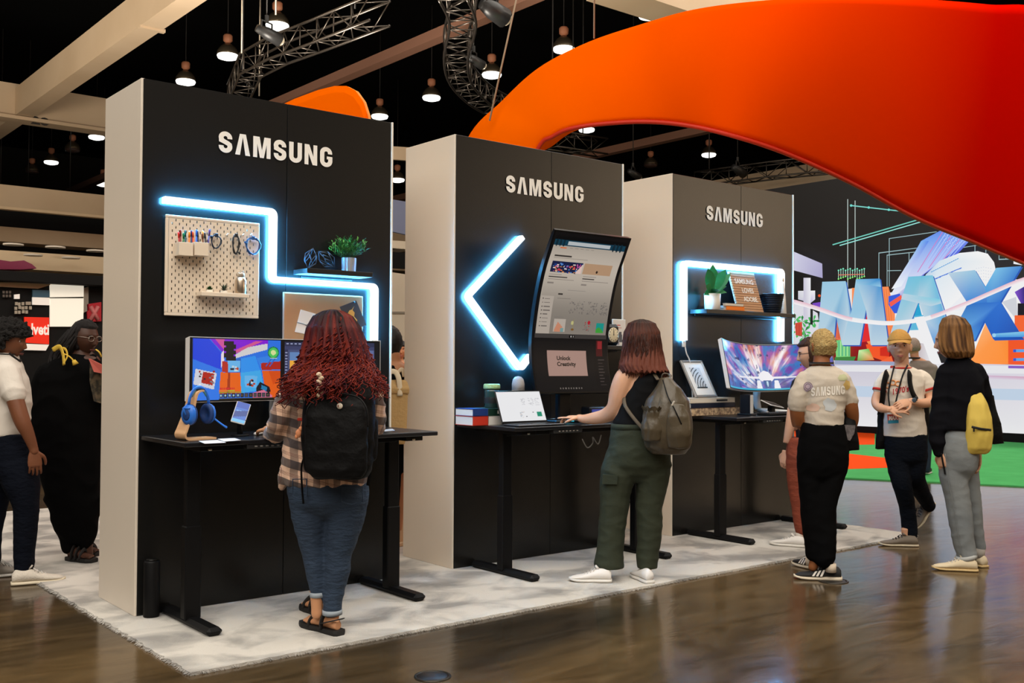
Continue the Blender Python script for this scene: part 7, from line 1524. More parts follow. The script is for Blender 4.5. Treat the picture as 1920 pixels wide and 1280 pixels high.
# print on the back of the shirt (projected onto the cloth surface)
_bm = bmesh.new(); _bm.from_mesh(tm); _bvh = BVHTree.FromBMesh(_bm); _bm.free()
def on_cloth(px, py, eps=.003, bvh=None, ff=None):
    g_ = ff or f; a = g_.J(px, py, -.6); b = g_.J(px, py, .6); d = (b-a).normalized(); h = (bvh or _bvh).ray_cast(a, d)
    return (h[0]-d*eps) if h[0] is not None else g_.J(px, py, -.11)
pr = MB(); x = 0; s_ = (1584-1521)/LOGO_W
for quads, w in LOGO:
    for q in quads:
        n_ = len(q); q = [tuple(p) for p in q]
        pr.add([on_cloth(1521+(x+u)*s_, 743-v*17-(x+u)*s_*.06, .0045+n_*.00004) for u, v in q], [tuple(range(n_))])
    x += w+.135
obj('printed_letters', pr, mat('print_white', S(232, 226, 216), .7), te, fix=False)
def blotch(name, cx, cy, rx, ry, col, n=14, seed=1, rings=3):
    rs = random.Random(seed); m_ = MB(); rad = [rs.uniform(.75, 1.15) for _ in range(n)]; pts = [on_cloth(cx, cy, .0028)]; 
    for r_ in range(1, rings+1):
        for k in range(n): a = 2*PI*k/n; pts.append(on_cloth(cx+rx*rad[k]*r_/rings*math.cos(a), cy+ry*rad[k]*r_/rings*math.sin(a), .0028))
    fs = [(0, 1+k, 1+(k+1) % n) for k in range(n)]
    for r_ in range(rings-1): fs += [(1+r_*n+k, 1+r_*n+n+k, 1+r_*n+n+(k+1) % n, 1+r_*n+(k+1) % n) for k in range(n)]
    m_.add(pts, fs, 0, True); return obj(name, m_, mat('print_%d_%d_%d' % col, S(*col), .85), te, fix=False)
blotch('print_blotch', 1515, 725, 9, 9, (168, 150, 160), seed=2); blotch('print_blotch', 1588, 722, 7, 9, (196, 164, 96), seed=3); blotch('print_blotch', 1526, 764, 14, 9, (206, 172, 152), seed=4); blotch('print_blotch', 1556, 758, 13, 12, (190, 194, 196), seed=5); blotch('print_blotch', 1580, 708, 9, 7, (176, 178, 140), seed=6)
mm = MB(); mm.rings([]) if False else None
for k in range(2): mm.tube([on_cloth(1515+(8-3*k)*math.cos(t), 724+(8-3*k)*math.sin(t), .004) for t in [2*PI*i/16 for i in range(16)]], .0016, 4, loop=True)
obj('print_rings', mm, mat('print_purple', S(120, 100, 120), .8), te)
M_blk = mat('trouser_black', (.0032, .0032, .0035), .9, spec=.06)
mb = MB(); f.torso(mb, [(1504, 1580, 791, .122), (1500, 1586, 815, .135), (1496, 1590, 845, .14), (1495, 1589, 872, .13), (1498, 1582, 892, .105), (1512, 1566, 908, .06)])
f.limb(mb, [(1520, 880, 25), (1523, 930, 24), (1527, 985, 23.5), (1531, 1020, 22), (1530, 1034, 21, .0)], sub=6); f.limb(mb, [(1562, 875, 27), (1556, 905, 24.5, -.02), (1549, 932, 22, -.03), (1546, 960, 21.5, -.03), (1546, 990, 22, -.03), (1546, 1025, 21.5, -.04), (1545, 1044, 21, -.04)], sub=6)
bt = remesh(mb, .009, 10); wrinkle(bt, .004, (8, 8, 14), 5); tuck(f, bt, 800, 1040); f.part('wide_trousers', bt, M_blk)
M_shk = mat('runner_black', (.012, .012, .013), .7); M_stripe = mat('stripe_white', S(226, 220, 210), .6); M_soleb = mat('runner_sole', S(214, 200, 178), .6)
shoe(f, (1577, 1088), (1497, 1084), [M_shk, M_soleb, M_lace, M_stripe], 'runner', w=.05, ht=.095, L=.30); shoe(f, (1540, 1071), (1493, 1058), [M_shk, M_soleb, M_lace, M_stripe], 'runner', w=.05, ht=.095, L=.29)
for x, y, dy in ((1558, 1064, -.06), (1520, 1052, .1)): f.part('sock', MB().tube([f.J(x, y-8, dy), f.J(x, y+8, dy)], 9.5/f.k, 14), mat('sock_oat', S(206, 190, 170), .8), True)
hair_shell(f, .114, HM, HC, lambda x, y, z: 1.0 if (z > .30 or (y < .22 and z > -.52+.3*max(0, y))) else 0, .0085, mat('hair_bleached', S(208, 178, 116), .8, var=(40, S(160, 128, 76), .25), bump=(120, .8)), .9, 140, nu=96, nv=64)
obj('lanyard', MB().tube([p for p in f.ring(1520, 1560, 680, .070, -.004, n=30)], .010, 6, loop=True, flat=.6), M_dark, f.root)
tb_ = thing('tote_bag', 'black tote bag with a grey print hanging beside the bleached buzz cut person', 'bag', f.foot, RZ_VIEW)
bag_body(f, [(1578, 1612, 845, .04, .02), (1577, 1609, 825, .06, .02), (1578, 1604, 800, .05, .02), (1580, 1602, 782, .025, .02)], M_nylon, 'sack', tb_, wr=(.006, (8, 8, 8), 2)); q = [f.J(x, y, -.05) for x, y in ((1581, 796), (1604, 797), (1602, 812), (1594, 826), (1588, 824))]; obj('grey_print', MB().add(q+[p+V(0, .008, 0) for p in q], [(0, 1, 2, 3, 4), (9, 8, 7, 6, 5)]+[(k, 5+k, 5+(k+1) % 5, (k+1) % 5) for k in range(5)]), mat('bag_print', S(120, 112, 112), .7, var=(40, S(60, 56, 58), .2)), tb_)
obj('handle', MB().tube(bez([f.J(1584, 784, .0), f.J(1586, 770, .03), f.J(1597, 772, .06), f.J(1598, 786, .03)], 4), .008, 6), M_nylon, tb_)

# ---------------------------------------------------------------- 5 walking man with the tan cap
f = Fig((1690, 1022), 'walking person in tan cap, ringer shirt and dark jeans with conference badge', 0.0)
mb = MB(); f.torso(mb, [(1664, 1732, 860, .10), (1664, 1730, 815, .105), (1664, 1724, 775, .10), (1662, 1726, 735, .11), (1658, 1732, 708, .10), (1668, 1720, 694, .075), (1678, 1704, 686, .055), (1678, 1703, 674, .052, -.01), (1676, 1702, 655, .05, -.02)])
f.limb(mb, [(1660, 706, 11), (1652, 728, 10.5, -.02), (1643, 752, 9.5, -.04), (1650, 764, 8.5, -.12), (1664, 767, 6.5, -.19), (1668, 767, 5.8, -.2)], sub=5); f.limb(mb, [(1730, 706, 12), (1742, 728, 11.5, -.02), (1746, 750, 10, -.05), (1730, 756, 8.5, -.12), (1714, 753, 7, -.18), (1706, 752, 6.2, -.19)], sub=5)
f.limb(mb, [(1678, 860, 18), (1684, 905, 14), (1694, 960, 10), (1698, 1004, 7)]); f.limb(mb, [(1716, 860, 18), (1718, 900, 14), (1732, 930, 10, .2), (1742, 950, 7, .3)])
HM = rotface(-160, 1, 2); HC = f.J(1687, 651, -.03); hd = head_mesh(.121, HM, HC)
hL = hand_mesh(f.J(1667, 767, -.2), V(1, -.15, .02), V(0, .6, -.5), .17, .35, -1, .16); hR = hand_mesh(f.J(1707, 752, -.19), V(-1, -.3, -.25), V(0, .7, -.6), .17, .55, 1, .1)
body(f, mb, SK_F, [hd, hL, hR]); face_parts(f, .121, HM, HC, BROW, LIPS, .85)
M_tee2 = mat('tee_cream', S(222, 210, 194), .85, bump=(18, .4, (1, 1, .7))); M_ring = mat('ringer_red', S(186, 40, 34), .8)
mb = MB(); f.torso(mb, [(1657, 1736, 818, .125), (1657, 1735, 800, .125), (1659, 1731, 770, .115), (1657, 1731, 735, .12), (1655, 1735, 712, .11), (1664, 1724, 695, .085), (1672, 1710, 688, .068)])
f.limb(mb, [(1664, 706, 13.5), (1655, 718, 13.5, -.01), (1650, 729, 13, -.02)]); f.limb(mb, [(1726, 706, 14), (1736, 716, 14, -.01), (1741, 727, 14, -.02)])
tm = remesh(mb, .008, 3); wrinkle(tm, .005, (7, 7, 14), 9); tuck(f, tm, 693, 718, .02); te = f.part('tee_shirt', tm, M_tee2)
obj('collar_band', MB().tube([p+V(0, 0, -.012*(p.y < -.02)) for p in f.ring(1672, 1709, 687, .066, -.008, n=28)], .008, 6, loop=True), M_ring, te)
for a, b, r_ in (((1650, 729, -.02), (1649, 733, -.022), 13.2), ((1741, 727, -.02), (1742.5, 731, -.022), 14.2)): obj('sleeve_band', MB().tube([f.J(*a), f.J(*b)], r_/f.k, 18), M_ring, te)
_bm = bmesh.new(); _bm.from_mesh(tm); _bv2 = BVHTree.FromBMesh(_bm); _bm.free()
def tee_text(txt, x0, y0, x1, size, m, slope):
    vs, fs = text_polys(txt, 1.0, .02); w = max(u for u, v in vs); mb = MB(); mb.add([on_cloth(x0+(x1-x0)*u/w, y0-v*size+(x1-x0)*u/w*slope, .004, _bv2, f) for u, v in vs], fs); obj('printed_letters', mb, m, te, fix=False)
tee_text("1970's", 1672, 740, 1704, 15, mat('print_red', S(214, 96, 60), .8), -.22)
gm = MB()
for cx_, cy_, r_ in ((1664, 722, 5.5), (1674, 717, 5), (1684, 719, 5)): gm.tube([on_cloth(cx_+r_*math.cos(t), cy_+r_*.9*math.sin(t), .004, _bv2, f) for t in [2*PI*k/16 for k in range(16)]], .005, 5, loop=True)
obj('printed_loops', gm, mat('print_amber', S(232, 156, 96), .8), te)
M_jn2 = mat('denim_black', S(14, 18, 26), .85, spec=.1, bump=(26, .4, (1, 1, 2)))
mb = MB(); f.torso(mb, [(1659, 1736, 812, .122), (1659, 1737, 835, .13), (1662, 1736, 860, .125), (1678, 1722, 878, .07)]); f.limb(mb, [(1682, 850, 23), (1686, 885, 19.5, -.04), (1692, 910, 17.5, -.06), (1701, 950, 15, .0), (1705, 985, 14.5, .02), (1706, 1000, 14.5, .02)], sub=6); f.limb(mb, [(1716, 850, 23), (1714, 890, 19.5, .0), (1722, 912, 17, .10), (1735, 935, 14, .22), (1742, 948, 12.5, .30)], sub=6)
cloth(f, 'dark_jeans', mb, M_jn2, .009, 8, wr=(.0035, (8, 6, 12), 6), cut=(830, 990))
M_sk = mat('skate_grey', S(120, 108, 94), .8); M_sol2 = mat('skate_sole', S(206, 192, 166), .6)
shoe(f, (1720, 1024), (1656, 1022), [M_sk, M_sol2, M_dark], 'flat', w=.05, ht=.085, L=.29)
shoe(f, f.J(1750, 944, .36), f.J(1718, 990, .30), [M_sk, M_sol2, M_dark], 'flat', w=.05, ht=.085, L=.28, lift=True)
# cap
M_cap = mat('cap_tan', S(186, 138, 66), .85, bump=(60, .3)); q = .121/.115
hair_shell(f, .121, HM, HC, lambda x, y, z: (1.0+.5*max(0, z-.4)) if z > .33 else 0, .018, M_cap, 0, name='cap_crown', back=1.02)
hair_shell(f, .121, HM, HC, lambda x, y, z: 1.0 if (y < -.02 and z > -.30) or (y < -.3 and z > -.5) else 0, .006, mat('hair_dark_brown', S(44, 28, 20), .7, bump=(90, .6)), .4, 100)
vz = MB(); R = []
for i in range(9):
    t = i/8; ext = .012+.056*t; row = []
    for k in range(15): a = (k/14-.5)*2.3; row.append(HC+HM@(V(.089*math.sin(a)*(1-.10*t), .045+.062*math.cos(a)+ext*math.cos(a)**.7*(1), .050-.016*t-.016*abs(math.sin(a))**2*(.4+t))*q))
    R.append(row)
vs = [v for r_ in R for v in r_]; n_ = len(vs); vz.add(vs+[v-V(0, 0, .004) for v in vs], [(i*15+j, i*15+j+1, (i+1)*15+j+1, (i+1)*15+j) for i in range(8) for j in range(14)]+[(n_+i*15+j, n_+(i+1)*15+j, n_+(i+1)*15+j+1, n_+i*15+j+1) for i in range(8) for j in range(14)]+[(8*15+j, 8*15+j+1, n_+8*15+j+1, n_+8*15+j) for j in range(14)], 0, True); f.part('cap_brim', vz, M_cap, True)
# lanyard, badge, watch
ly = MB(); ly.tube(bez([f.J(1677, 686, -.06), f.J(1672, 705, -.125), f.J(1666, 735, -.135), f.J(1668, 760, -.15), f.J(1673, 772, -.15)], 5), .007, 6, flat=.35, up=(0, -1, 0)); ly.tube(bez([f.J(1702, 684, -.06), f.J(1692, 705, -.125), f.J(1684, 735, -.14), f.J(1680, 752, -.15), f.J(1676, 772, -.15)], 5), .007, 6, flat=.35, up=(0, -1, 0)); f.part('lanyard', ly, M_dark, True)
a, b, c = f.J(1664, 777, -.165), f.J(1684, 776, -.165), f.J(1665, 794, -.165); bx = (b-a); by = (c-a); bd = MB().add([a, b, b+by, c]+[p+V(0, .004, 0) for p in (a, b, b+by, c)], [(0, 1, 2, 3), (7, 6, 5, 4), (0, 4, 5, 1), (1, 5, 6, 2), (2, 6, 7, 3), (3, 7, 4, 0)]); bo_ = f.part('badge', bd, mat('badge_red', S(214, 66, 34), .5), True)
obj('badge_foot', MB().add([a+by*.62+V(0, -.001, 0), b+by*.62+V(0, -.001, 0), b+by+V(0, -.001, 0), c+V(0, -.001, 0)], [(0, 1, 2, 3)]), mat('badge_teal', S(40, 130, 160), .5), bo_, fix=False)
vs, fs = text_polys('MAX', 1.0, .05, align='CENTER'); w = max(u for u, v in vs)-min(u for u, v in vs); obj('badge_lettering', MB().add([a+bx*.5+by*.60+bx.normalized()*(u/w*bx.length*.86)-by*(v*.62)+V(0, -.002, 0) for u, v in vs], fs), mat('type_white', S(236, 230, 222), .5), bo_, fix=False)
wt = MB(); wt.tube([f.J(1717, 749, -.172)+V(.0, .0, 0), f.J(1713, 748, -.172)], .034, 16, flat=.85); wo_ = f.part('wrist_watch', wt, M_bez, True); obj('watch_face', MB().ball(f.J(1714, 750, -.212), (.019, .006, .019), 16, 8), mat('watch_face', S(70, 84, 96), .15), wo_)
bp5 = thing('backpack', 'black backpack worn by the person in the tan cap', 'backpack', f.foot, RZ_VIEW)
bag_body(f, [(1648, 1738, 830, .06, .20), (1646, 1742, 790, .09, .21), (1650, 1738, 730, .09, .2), (1662, 1726, 704, .05, .19)], M_nylon, 'main_bag', bp5); 
for pts in ([(1666, 698, .06), (1662, 702, -.09), (1657, 722, -.135), (1655, 745, -.13), (1650, 775, -.05)], [(1712, 694, .06), (1706, 700, -.10), (1707, 722, -.14), (1714, 742, -.135), (1730, 765, -.06)]): obj('shoulder_strap', MB().tube(bez([f.J(*p) for p in pts], 5), .030, 10, flat=.28, up=(0, -1, .2)), M_nylon2, bp5)
jk = thing('tote_bag', 'black cloth tote hanging at the left side of the person in the tan cap', 'bag', f.foot, RZ_VIEW); bag_body(f, [(1641, 1662, 842, .02, .06), (1643, 1662, 825, .05, .06), (1648, 1662, 795, .05, .06), (1650, 1662, 765, .03, .06)], M_nylon2, 'sack', jk, wr=(.005, (9, 9, 6), 3)); obj('handle', MB().tube(bez([f.J(1652, 768, .05), f.J(1655, 745, .05), f.J(1660, 768, .06)], 4), .008, 6), M_nylon, jk)

# ---------------------------------------------------------------- 6 grey haired person further back on the turf
f = Fig((1733, 890), 'grey haired person in grey shirt behind the tan cap person', .015)
mb = MB(); f.torso(mb, [(1706, 1746, 780, .11), (1708, 1746, 740, .11), (1706, 1752, 700, .12), (1705, 1752, 685, .10), (1712, 1738, 676, .07), (1707, 1722, 668, .05), (1706, 1722, 655, .05)]); f.limb(mb, [(1748, 690, 8), (1753, 725, 7), (1750, 755, 5.5, -.05), (1740, 760, 4.5, -.15)]); f.limb(mb, [(1708, 690, 8), (1704, 725, 7), (1706, 755, 5.5), (1712, 770, 4.5)])
f.limb(mb, [(1718, 800, 11), (1720, 840, 8), (1722, 880, 5)]); f.limb(mb, [(1738, 800, 11), (1738, 840, 8), (1737, 880, 5)])
HM = rotface(28, 0); HC = f.J(1713, 651, 0); body(f, mb, SK_F, [head_mesh(.118, HM, HC)], .012)
mb = MB(); f.torso(mb, [(1703, 1750, 790, .13), (1704, 1749, 750, .13), (1702, 1756, 705, .13), (1703, 1756, 688, .115), (1708, 1742, 676, .08)]); f.limb(mb, [(1748, 692, 10.5), (1754, 720, 9.5)]); f.limb(mb, [(1708, 692, 10), (1704, 720, 9)]); cloth(f, 'grey_shirt', mb, mat('shirt_grey', S(138, 130, 122), .85), .012, 3, wr=(.006, (7, 7, 12), 2))
mb = MB(); f.torso(mb, [(1704, 1748, 788, .12), (1705, 1748, 815, .12), (1715, 1740, 835, .07)]); f.limb(mb, [(1716, 810, 12), (1719, 845, 9.5), (1721, 880, 8.5)]); f.limb(mb, [(1737, 810, 12), (1737, 845, 9.5), (1736, 878, 8.5)]); cloth(f, 'blue_jeans', mb, mat('denim_deep', S(30, 38, 62), .85), .012, 3)
shoe(f, (1730, 892), (1712, 892), [M_shk, M_solew], 'flat', w=.05, L=.28); shoe(f, (1743, 886), (1730, 890), [M_shk, M_solew], 'flat', w=.05, L=.28)
hair_shell(f, .118, HM, HC, lambda x, y, z: 1.0 if (z > .55 and y < .6) or (y < .05 and z > -.45) else 0, .009, mat('hair_grey', S(158, 146, 134), .8, bump=(90, .6)), .4, 100)
obj('dark_collar', MB().tube([p for p in f.ring(1705, 1724, 671, .062, 0, n=20)], .012, 6, loop=True), M_dark, f.root)

# ---------------------------------------------------------------- 7 person with the yellow bag
f = Fig((1803, 1068), 'person with blond brown bob, black sweater and light grey jeans', 0.0)
mb = MB(); f.torso(mb, [(1766, 1830, 850, .11), (1768, 1828, 800, .11), (1768, 1838, 750, .115), (1768, 1838, 710, .11), (1772, 1830, 688, .085), (1782, 1812, 676, .06), (1776, 1804, 664, .055, .0), (1774, 1802, 645, .055, .0)])
f.limb(mb, [(1776, 700, 15), (1768, 750, 13), (1763, 800, 10.5, -.02), (1762, 842, 8, -.03), (1763, 852, 7.5, -.03)]); f.limb(mb, [(1832, 700, 15), (1842, 750, 12, .05), (1840, 800, 10, .05), (1836, 845, 8, .02)])
f.limb(mb, [(1788, 860, 22), (1796, 950, 14), (1806, 1030, 9), (1808, 1054, 8)]); f.limb(mb, [(1814, 860, 18, .06), (1824, 950, 11, .1), (1835, 1020, 7, .135), (1837, 1046, 7, .14)])
HM = rotface(-62, -6); HC = f.J(1783, 640, .0); hd = head_mesh(.118, HM, HC, fem=1); hL = hand_mesh(f.J(1764, 850, -.03), V(.12, 0, -1), V(.9, .5, 0), .17, .75, -1); hR = hand_mesh(f.J(1836, 848, .02), V(0, 0, -1), V(-1, .2, 0), .17, .4, 1)
body(f, mb, SK_F, [hd, hL, hR]); face_parts(f, .118, HM, HC, BROW, LIPS)
M_knit = mat('sweater_black', (.0055, .0055, .0075), .9, spec=.08, bump=(14, .5, (1, 1, .5)))
mb = MB(); f.torso(mb, [(1752, 1830, 806, .13), (1756, 1834, 795, .135), (1762, 1840, 760, .135), (1764, 1842, 720, .13), (1766, 1836, 694, .105), (1774, 1826, 680, .075), (1778, 1812, 671, .06)])
f.limb(mb, [(1778, 700, 20), (1768, 745, 19), (1760, 795, 16.5, -.02), (1758, 830, 14.5, -.03), (1760, 845, 11.5, -.03)]); f.limb(mb, [(1830, 700, 19), (1842, 745, 17, .05), (1842, 795, 15, .05), (1838, 838, 12, .02)])
cloth(f, 'sweater', mb, M_knit, .009, 3, wr=(.010, (6, 6, 9), 7), cut=(682, 835, .03))
M_grj = mat('denim_light_grey', S(136, 140, 140), .85, var=(4, S(112, 118, 122), .3), bump=(16, .22, (1, 1, 1.3)))
mb = MB(); f.torso(mb, [(1764, 1830, 800, .12), (1760, 1832, 825, .135), (1761, 1832, 855, .135), (1766, 1830, 878, .115), (1780, 1815, 900, .06)])
f.limb(mb, [(1786, 860, 25.5), (1787, 890, 25), (1795, 930, 22.5), (1800, 965, 22), (1805, 1005, 20), (1813, 1040, 18.5)], sub=6); f.limb(mb, [(1812, 860, 20, .06), (1818, 900, 18, .08), (1824, 945, 16, .1), (1829, 985, 14, .12), (1837, 1026, 11.5, .14)], sub=6)
gj = remesh(mb, .0085, 8); wrinkle(gj, .0038, (8, 5, 13), 8); tuck(f, gj, 810, 1015); gjo = f.part('grey_jeans', gj, M_grj)
obj('hem_band', MB().tube([f.J(1811, 1039), f.J(1813, 1047)], 19.3/f.k, 20), mat('hem_pale', S(176, 178, 176), .85), gjo); obj('side_seam', MB().tube(bez([f.J(1772, 850, -.10), f.J(1778, 900, -.085), f.J(1788, 950, -.075), f.J(1796, 1000, -.07), f.J(1802, 1040, -.06)], 5), .0022, 4), M_grj, gjo)
M_van = mat('canvas_cream', S(206, 190, 160), .8); M_sol3 = mat('sole_tan', S(196, 168, 118), .6)
shoe(f, (1832, 1071), (1758, 1067), [M_van, M_sol3, M_lace], 'flat', w=.05, ht=.09, L=.29); shoe(f, (1847, 1064), (1800, 1052), [M_van, M_sol3, M_lace], 'flat', w=.05, ht=.09, L=.28)
for x, y, dy in ((1814, 1052, 0), (1836, 1038, .13)): f.part('sock', MB().tube([f.J(x, y-10, dy), f.J(x-2, y+6, dy)], 11/f.k, 14), mat('sock_grey', S(150, 144, 136), .85), True)
def blondb(v, u, n):
    t = max(0, min(1, .35+n*.9)); a, b = S(74, 48, 28), S(176, 126, 74); k = .62+.5*v; return tuple((a[i]*(1-t)+b[i]*t)*k for i in range(3))
hair_mass(f, [(1783, 1788, 590, .008, .02), (1774, 1797, 592.5, .04, .02), (1762, 1808, 597, .08, .02), (1754, 1817, 610, .115, .02), (1751, 1821, 630, .125, .02), (1753, 1823, 648, .125, .01), (1758, 1824, 660, .12, .0), (1768, 1820, 668, .10, .0)], M_hairv, blondb, 262, 72, .0045, 17, .045, -62, 11)
pn = thing('smartphone', 'black phone in the hand of the person in the black sweater', 'phone', f.foot, RZ_VIEW); c_ = f.J(1769, 868, -.035); Mp = Matrix.Rotation(-.18, 3, 'Y'); obj('body', MB().box(c_, (.075, .011, .15), .004, Mp@Matrix.Rotation(1.1, 3, 'Z')), M_bez, pn)
for k in range(3): obj('lens', MB().ball(f.J(1773, 858+k*5, -.055), .006, 10, 6), M_buckle, pn)
yb_ = thing('drawstring_bag', 'yellow drawstring bag with a black zip on the black sweater', 'bag', f.foot, RZ_VIEW); M_yel = mat('bag_yellow', S(212, 184, 84), .75, bump=(10, .6, (1, 1, .4)))
bag_body(f, [(1812, 1852, 850, .04, -.10), (1809, 1857, 840, .07, -.105), (1808, 1860, 815, .08, -.11), (1808, 1858, 785, .075, -.11), (1810, 1850, 757, .06, -.105), (1814, 1842, 741, .035, -.10), (1822, 1836, 731, .014, -.10)], M_yel, 'sack', yb_, wr=(.007, (14, 14, 4), 6), wv=.03, ex=2.2)
obj('zip', MB().tube(bez([f.J(1822, 800, -.196), f.J(1840, 804, -.200), f.J(1858, 806, -.178)], 5), .0085, 6, flat=.5, up=(0, -1, 0)), M_dark, yb_); obj('zip_pull', MB().box(f.J(1826, 805, -.195), (.012, .006, .03), .002), M_dark, yb_)
cdp = MB(); cdp.tube(bez([f.J(1824, 734, -.11), f.J(1820, 715, -.10), f.J(1812, 690, -.07), f.J(1806, 678, -.02)], 5), .005, 6).tube(bez([f.J(1832, 734, -.11), f.J(1834, 710, -.08), f.J(1828, 688, -.02)], 5), .005, 6).tube(bez([f.J(1808, 842, -.10), f.J(1800, 825, -.09), f.J(1797, 800, -.10)], 5), .004, 6); obj('drawstring', cdp, M_dark, yb_)
tk = thing('tote_bag', 'black cloth tote hanging behind the yellow drawstring bag', 'bag', f.foot, RZ_VIEW); bag_body(f, [(1844, 1884, 832, .018, .08), (1842, 1880, 815, .04, .08), (1840, 1872, 780, .04, .08), (1842, 1862, 740, .02, .08)], M_nylon2, 'sack', tk, wr=(.006, (8, 8, 6), 4)); obj('handle', MB().tube(bez([f.J(1846, 742, .08), f.J(1838, 710, .06), f.J(1830, 690, .03)], 5), .010, 6, flat=.4), M_nylon, tk)
# ---------------------------------------------------------------- 8 white tee at the left edge
f = Fig((48, 1092), 'person with dark afro, white tee and navy jeans at the left edge', 0.0)
mb = MB(); f.torso(mb, [(-18, 54, 880, .12), (-18, 50, 800, .115), (-16, 46, 750, .12), (-18, 44, 705, .12), (-14, 32, 682, .09), (0, 28, 668, .06), (4, 34, 655, .055), (6, 34, 640, .055)])
f.limb(mb, [(14, 703, 16, -.09), (24, 735, 15.5, -.14), (40, 785, 14.5, -.16), (52, 812, 11.5, -.15), (62, 838, 8.5, -.13), (64, 846, 8, -.13)], sub=5); f.limb(mb, [(0, 705, 17, .14), (4, 750, 14, .17), (10, 800, 12, .15), (24, 840, 8, .12)])
f.limb(mb, [(30, 860, 26), (44, 940, 18), (46, 1020, 13), (44, 1072, 9)]); f.limb(mb, [(0, 860, 26, .06), (-6, 950, 18, .06), (-12, 1030, 12, .06), (-12, 1060, 9, .06)])
HM = rotface(82, -6); HC = f.J(16, 640, .0); hd = head_mesh(.120, HM, HC); hL = hand_mesh(f.J(64, 845, -.13), V(.08, 0, -1), V(-.5, .8, 0), .185, .55, 1)
body(f, mb, SK_B, [hd, hL]); face_parts(f, .120, HM, HC, mat('brow_black', (.01, .008, .007), .8), LIPS_D)
bd_ = MB(); T = lambda x, y, z: HC+HM@(V(x, y, z)*(.120/.115))
bd_.tube(bez([T(-.02, .083, -.056), T(0, .0945, -.052), T(.02, .083, -.056)], 4), .0028, 6).tube(bez([T(-.055, .03, -.07), T(-.03, .066, -.10), T(0, .083, -.112), T(.03, .066, -.10), T(.055, .03, -.07)], 4), .008, 7); f.part('beard', bd_, mat('hair_black', (.008, .006, .006), .9), True)
M_tee3 = mat('tee_white', S(212, 204, 194), .85, bump=(16, .4, (1, 1, .7)))
mb = MB(); f.torso(mb, [(-24, 48, 816, .145), (-24, 52, 790, .145), (-22, 55, 755, .145), (-22, 50, 715, .14), (-22, 40, 686, .12), (-10, 32, 668, .08), (-2, 30, 661, .066)]); f.limb(mb, [(12, 700, 24, -.09), (20, 722, 22.5, -.12), (26, 738, 21.5, -.14)]); f.limb(mb, [(0, 704, 21, .12), (4, 738, 19, .15)])
cloth(f, 'white_tee', mb, M_tee3, .009, 3, wr=(.006, (7, 7, 12), 3), cut=(668, 728, .03)); obj('lanyard', MB().tube([p for p in f.ring(-4, 31, 664, .070, 0, n=24)], .007, 6, loop=True, flat=.6), M_dark, f.root)
M_nj = mat('denim_navy', S(12, 16, 26), .85, spec=.1, bump=(26, .4, (1, 1, 2)))
mb = MB(); f.torso(mb, [(-24, 58, 812, .14), (-24, 66, 850, .15), (-20, 68, 880, .14), (-2, 50, 900, .08)]); f.limb(mb, [(30, 870, 36, -.03), (40, 905, 33, -.04), (49, 945, 24, -.04), (48, 985, 21.5, -.03), (46, 1030, 19.5, -.02), (45, 1064, 18.5, -.01)], sub=6); f.limb(mb, [(-2, 870, 32, .07), (-8, 940, 23, .08), (-16, 1000, 19, .08), (-16, 1050, 17, .08)], sub=6)
cloth(f, 'navy_jeans', mb, M_nj, .009, 9, wr=(.0035, (9, 6, 12), 5), cut=(830, 1050))
shoe(f, (22, 1097), (114, 1089), [mat('knit_white', S(208, 200, 188), .8, bump=(150, .4)), mat('sole_cream', S(212, 200, 176), .6), M_lace], w=.052, ht=.10, L=.31); shoe(f, (-40, 1085), (26, 1078), [mat('knit_grey', S(150, 144, 136), .8), M_solew, M_lace], w=.05, ht=.10, L=.30)
hair_shell(f, .120, HM, HC, lambda x, y, z: 1.0 if (z > .28 or (y < .12 and z > -.35)) else 0, .034, mat('afro_black', (.007, .0055, .005), .95, bump=(70, 1.0)), .8, 70, nu=96, nv=64, name='afro')
cu_ = MB(); rs = random.Random(4)
for k in range(420):
    u = rs.uniform(.05, 1); a = rs.uniform(0, 6.3); d = V(math.sqrt(1-u*u)*math.cos(a), math.sqrt(1-u*u)*math.sin(a), u)
    if d.y > .45 and d.z < .35: continue
    p_ = HC+HM@(V(d.x*.105, d.y*.124, d.z*.142)); cu_.tube([p_+V(.009*math.cos(t*6)*1, .009*math.sin(t*6), .012*t-.006) for t in [i/6 for i in range(7)]], .0032, 4)
f.part('afro_coils', cu_, MATS['afro_black'], True)

# ---------------------------------------------------------------- 9 large person in black with glasses
f = Fig((148, 1050), 'person in black robe with glasses and yellow tassels next to the left wall', CT)
mb = MB(); f.torso(mb, [(96, 186, 880, .15), (88, 190, 800, .17), (84, 192, 730, .17), (90, 192, 690, .15), (112, 184, 670, .10), (132, 170, 658, .07), (136, 168, 640, .06), (138, 168, 620, .06)]); f.limb(mb, [(92, 700, 20, -.05), (78, 750, 17, -.06), (76, 800, 14, -.06), (84, 838, 8.5, -.12), (85, 843, 8, -.12)]); f.limb(mb, [(186, 700, 18), (192, 750, 16), (190, 800, 12, .1)])
f.limb(mb, [(122, 900, 24), (128, 980, 15), (134, 1030, 9.5), (138, 1042, 9)]); f.limb(mb, [(166, 900, 24), (166, 980, 15), (164, 1024, 9.5), (166, 1036, 9)])
HM = rotface(112, -8); HC = f.J(158, 634, -.02); hd = head_mesh(.122, HM, HC); hL = hand_mesh(f.J(85, 842, -.12), V(.25, -.1, -1), V(.5, .8, 0), .18, .6, 1)
fm1, F1 = bare_foot(f, (130, 1050), (174, 1054), .046); fm2, F2 = bare_foot(f, (152, 1040), (182, 1042), .046)
body(f, mb, SK_D, [hd, hL, remesh(fm1, .005, 2), remesh(fm2, .005, 2)]); face_parts(f, .122, HM, HC, mat('brow_black', (.01, .008, .007), .8), LIPS_D)
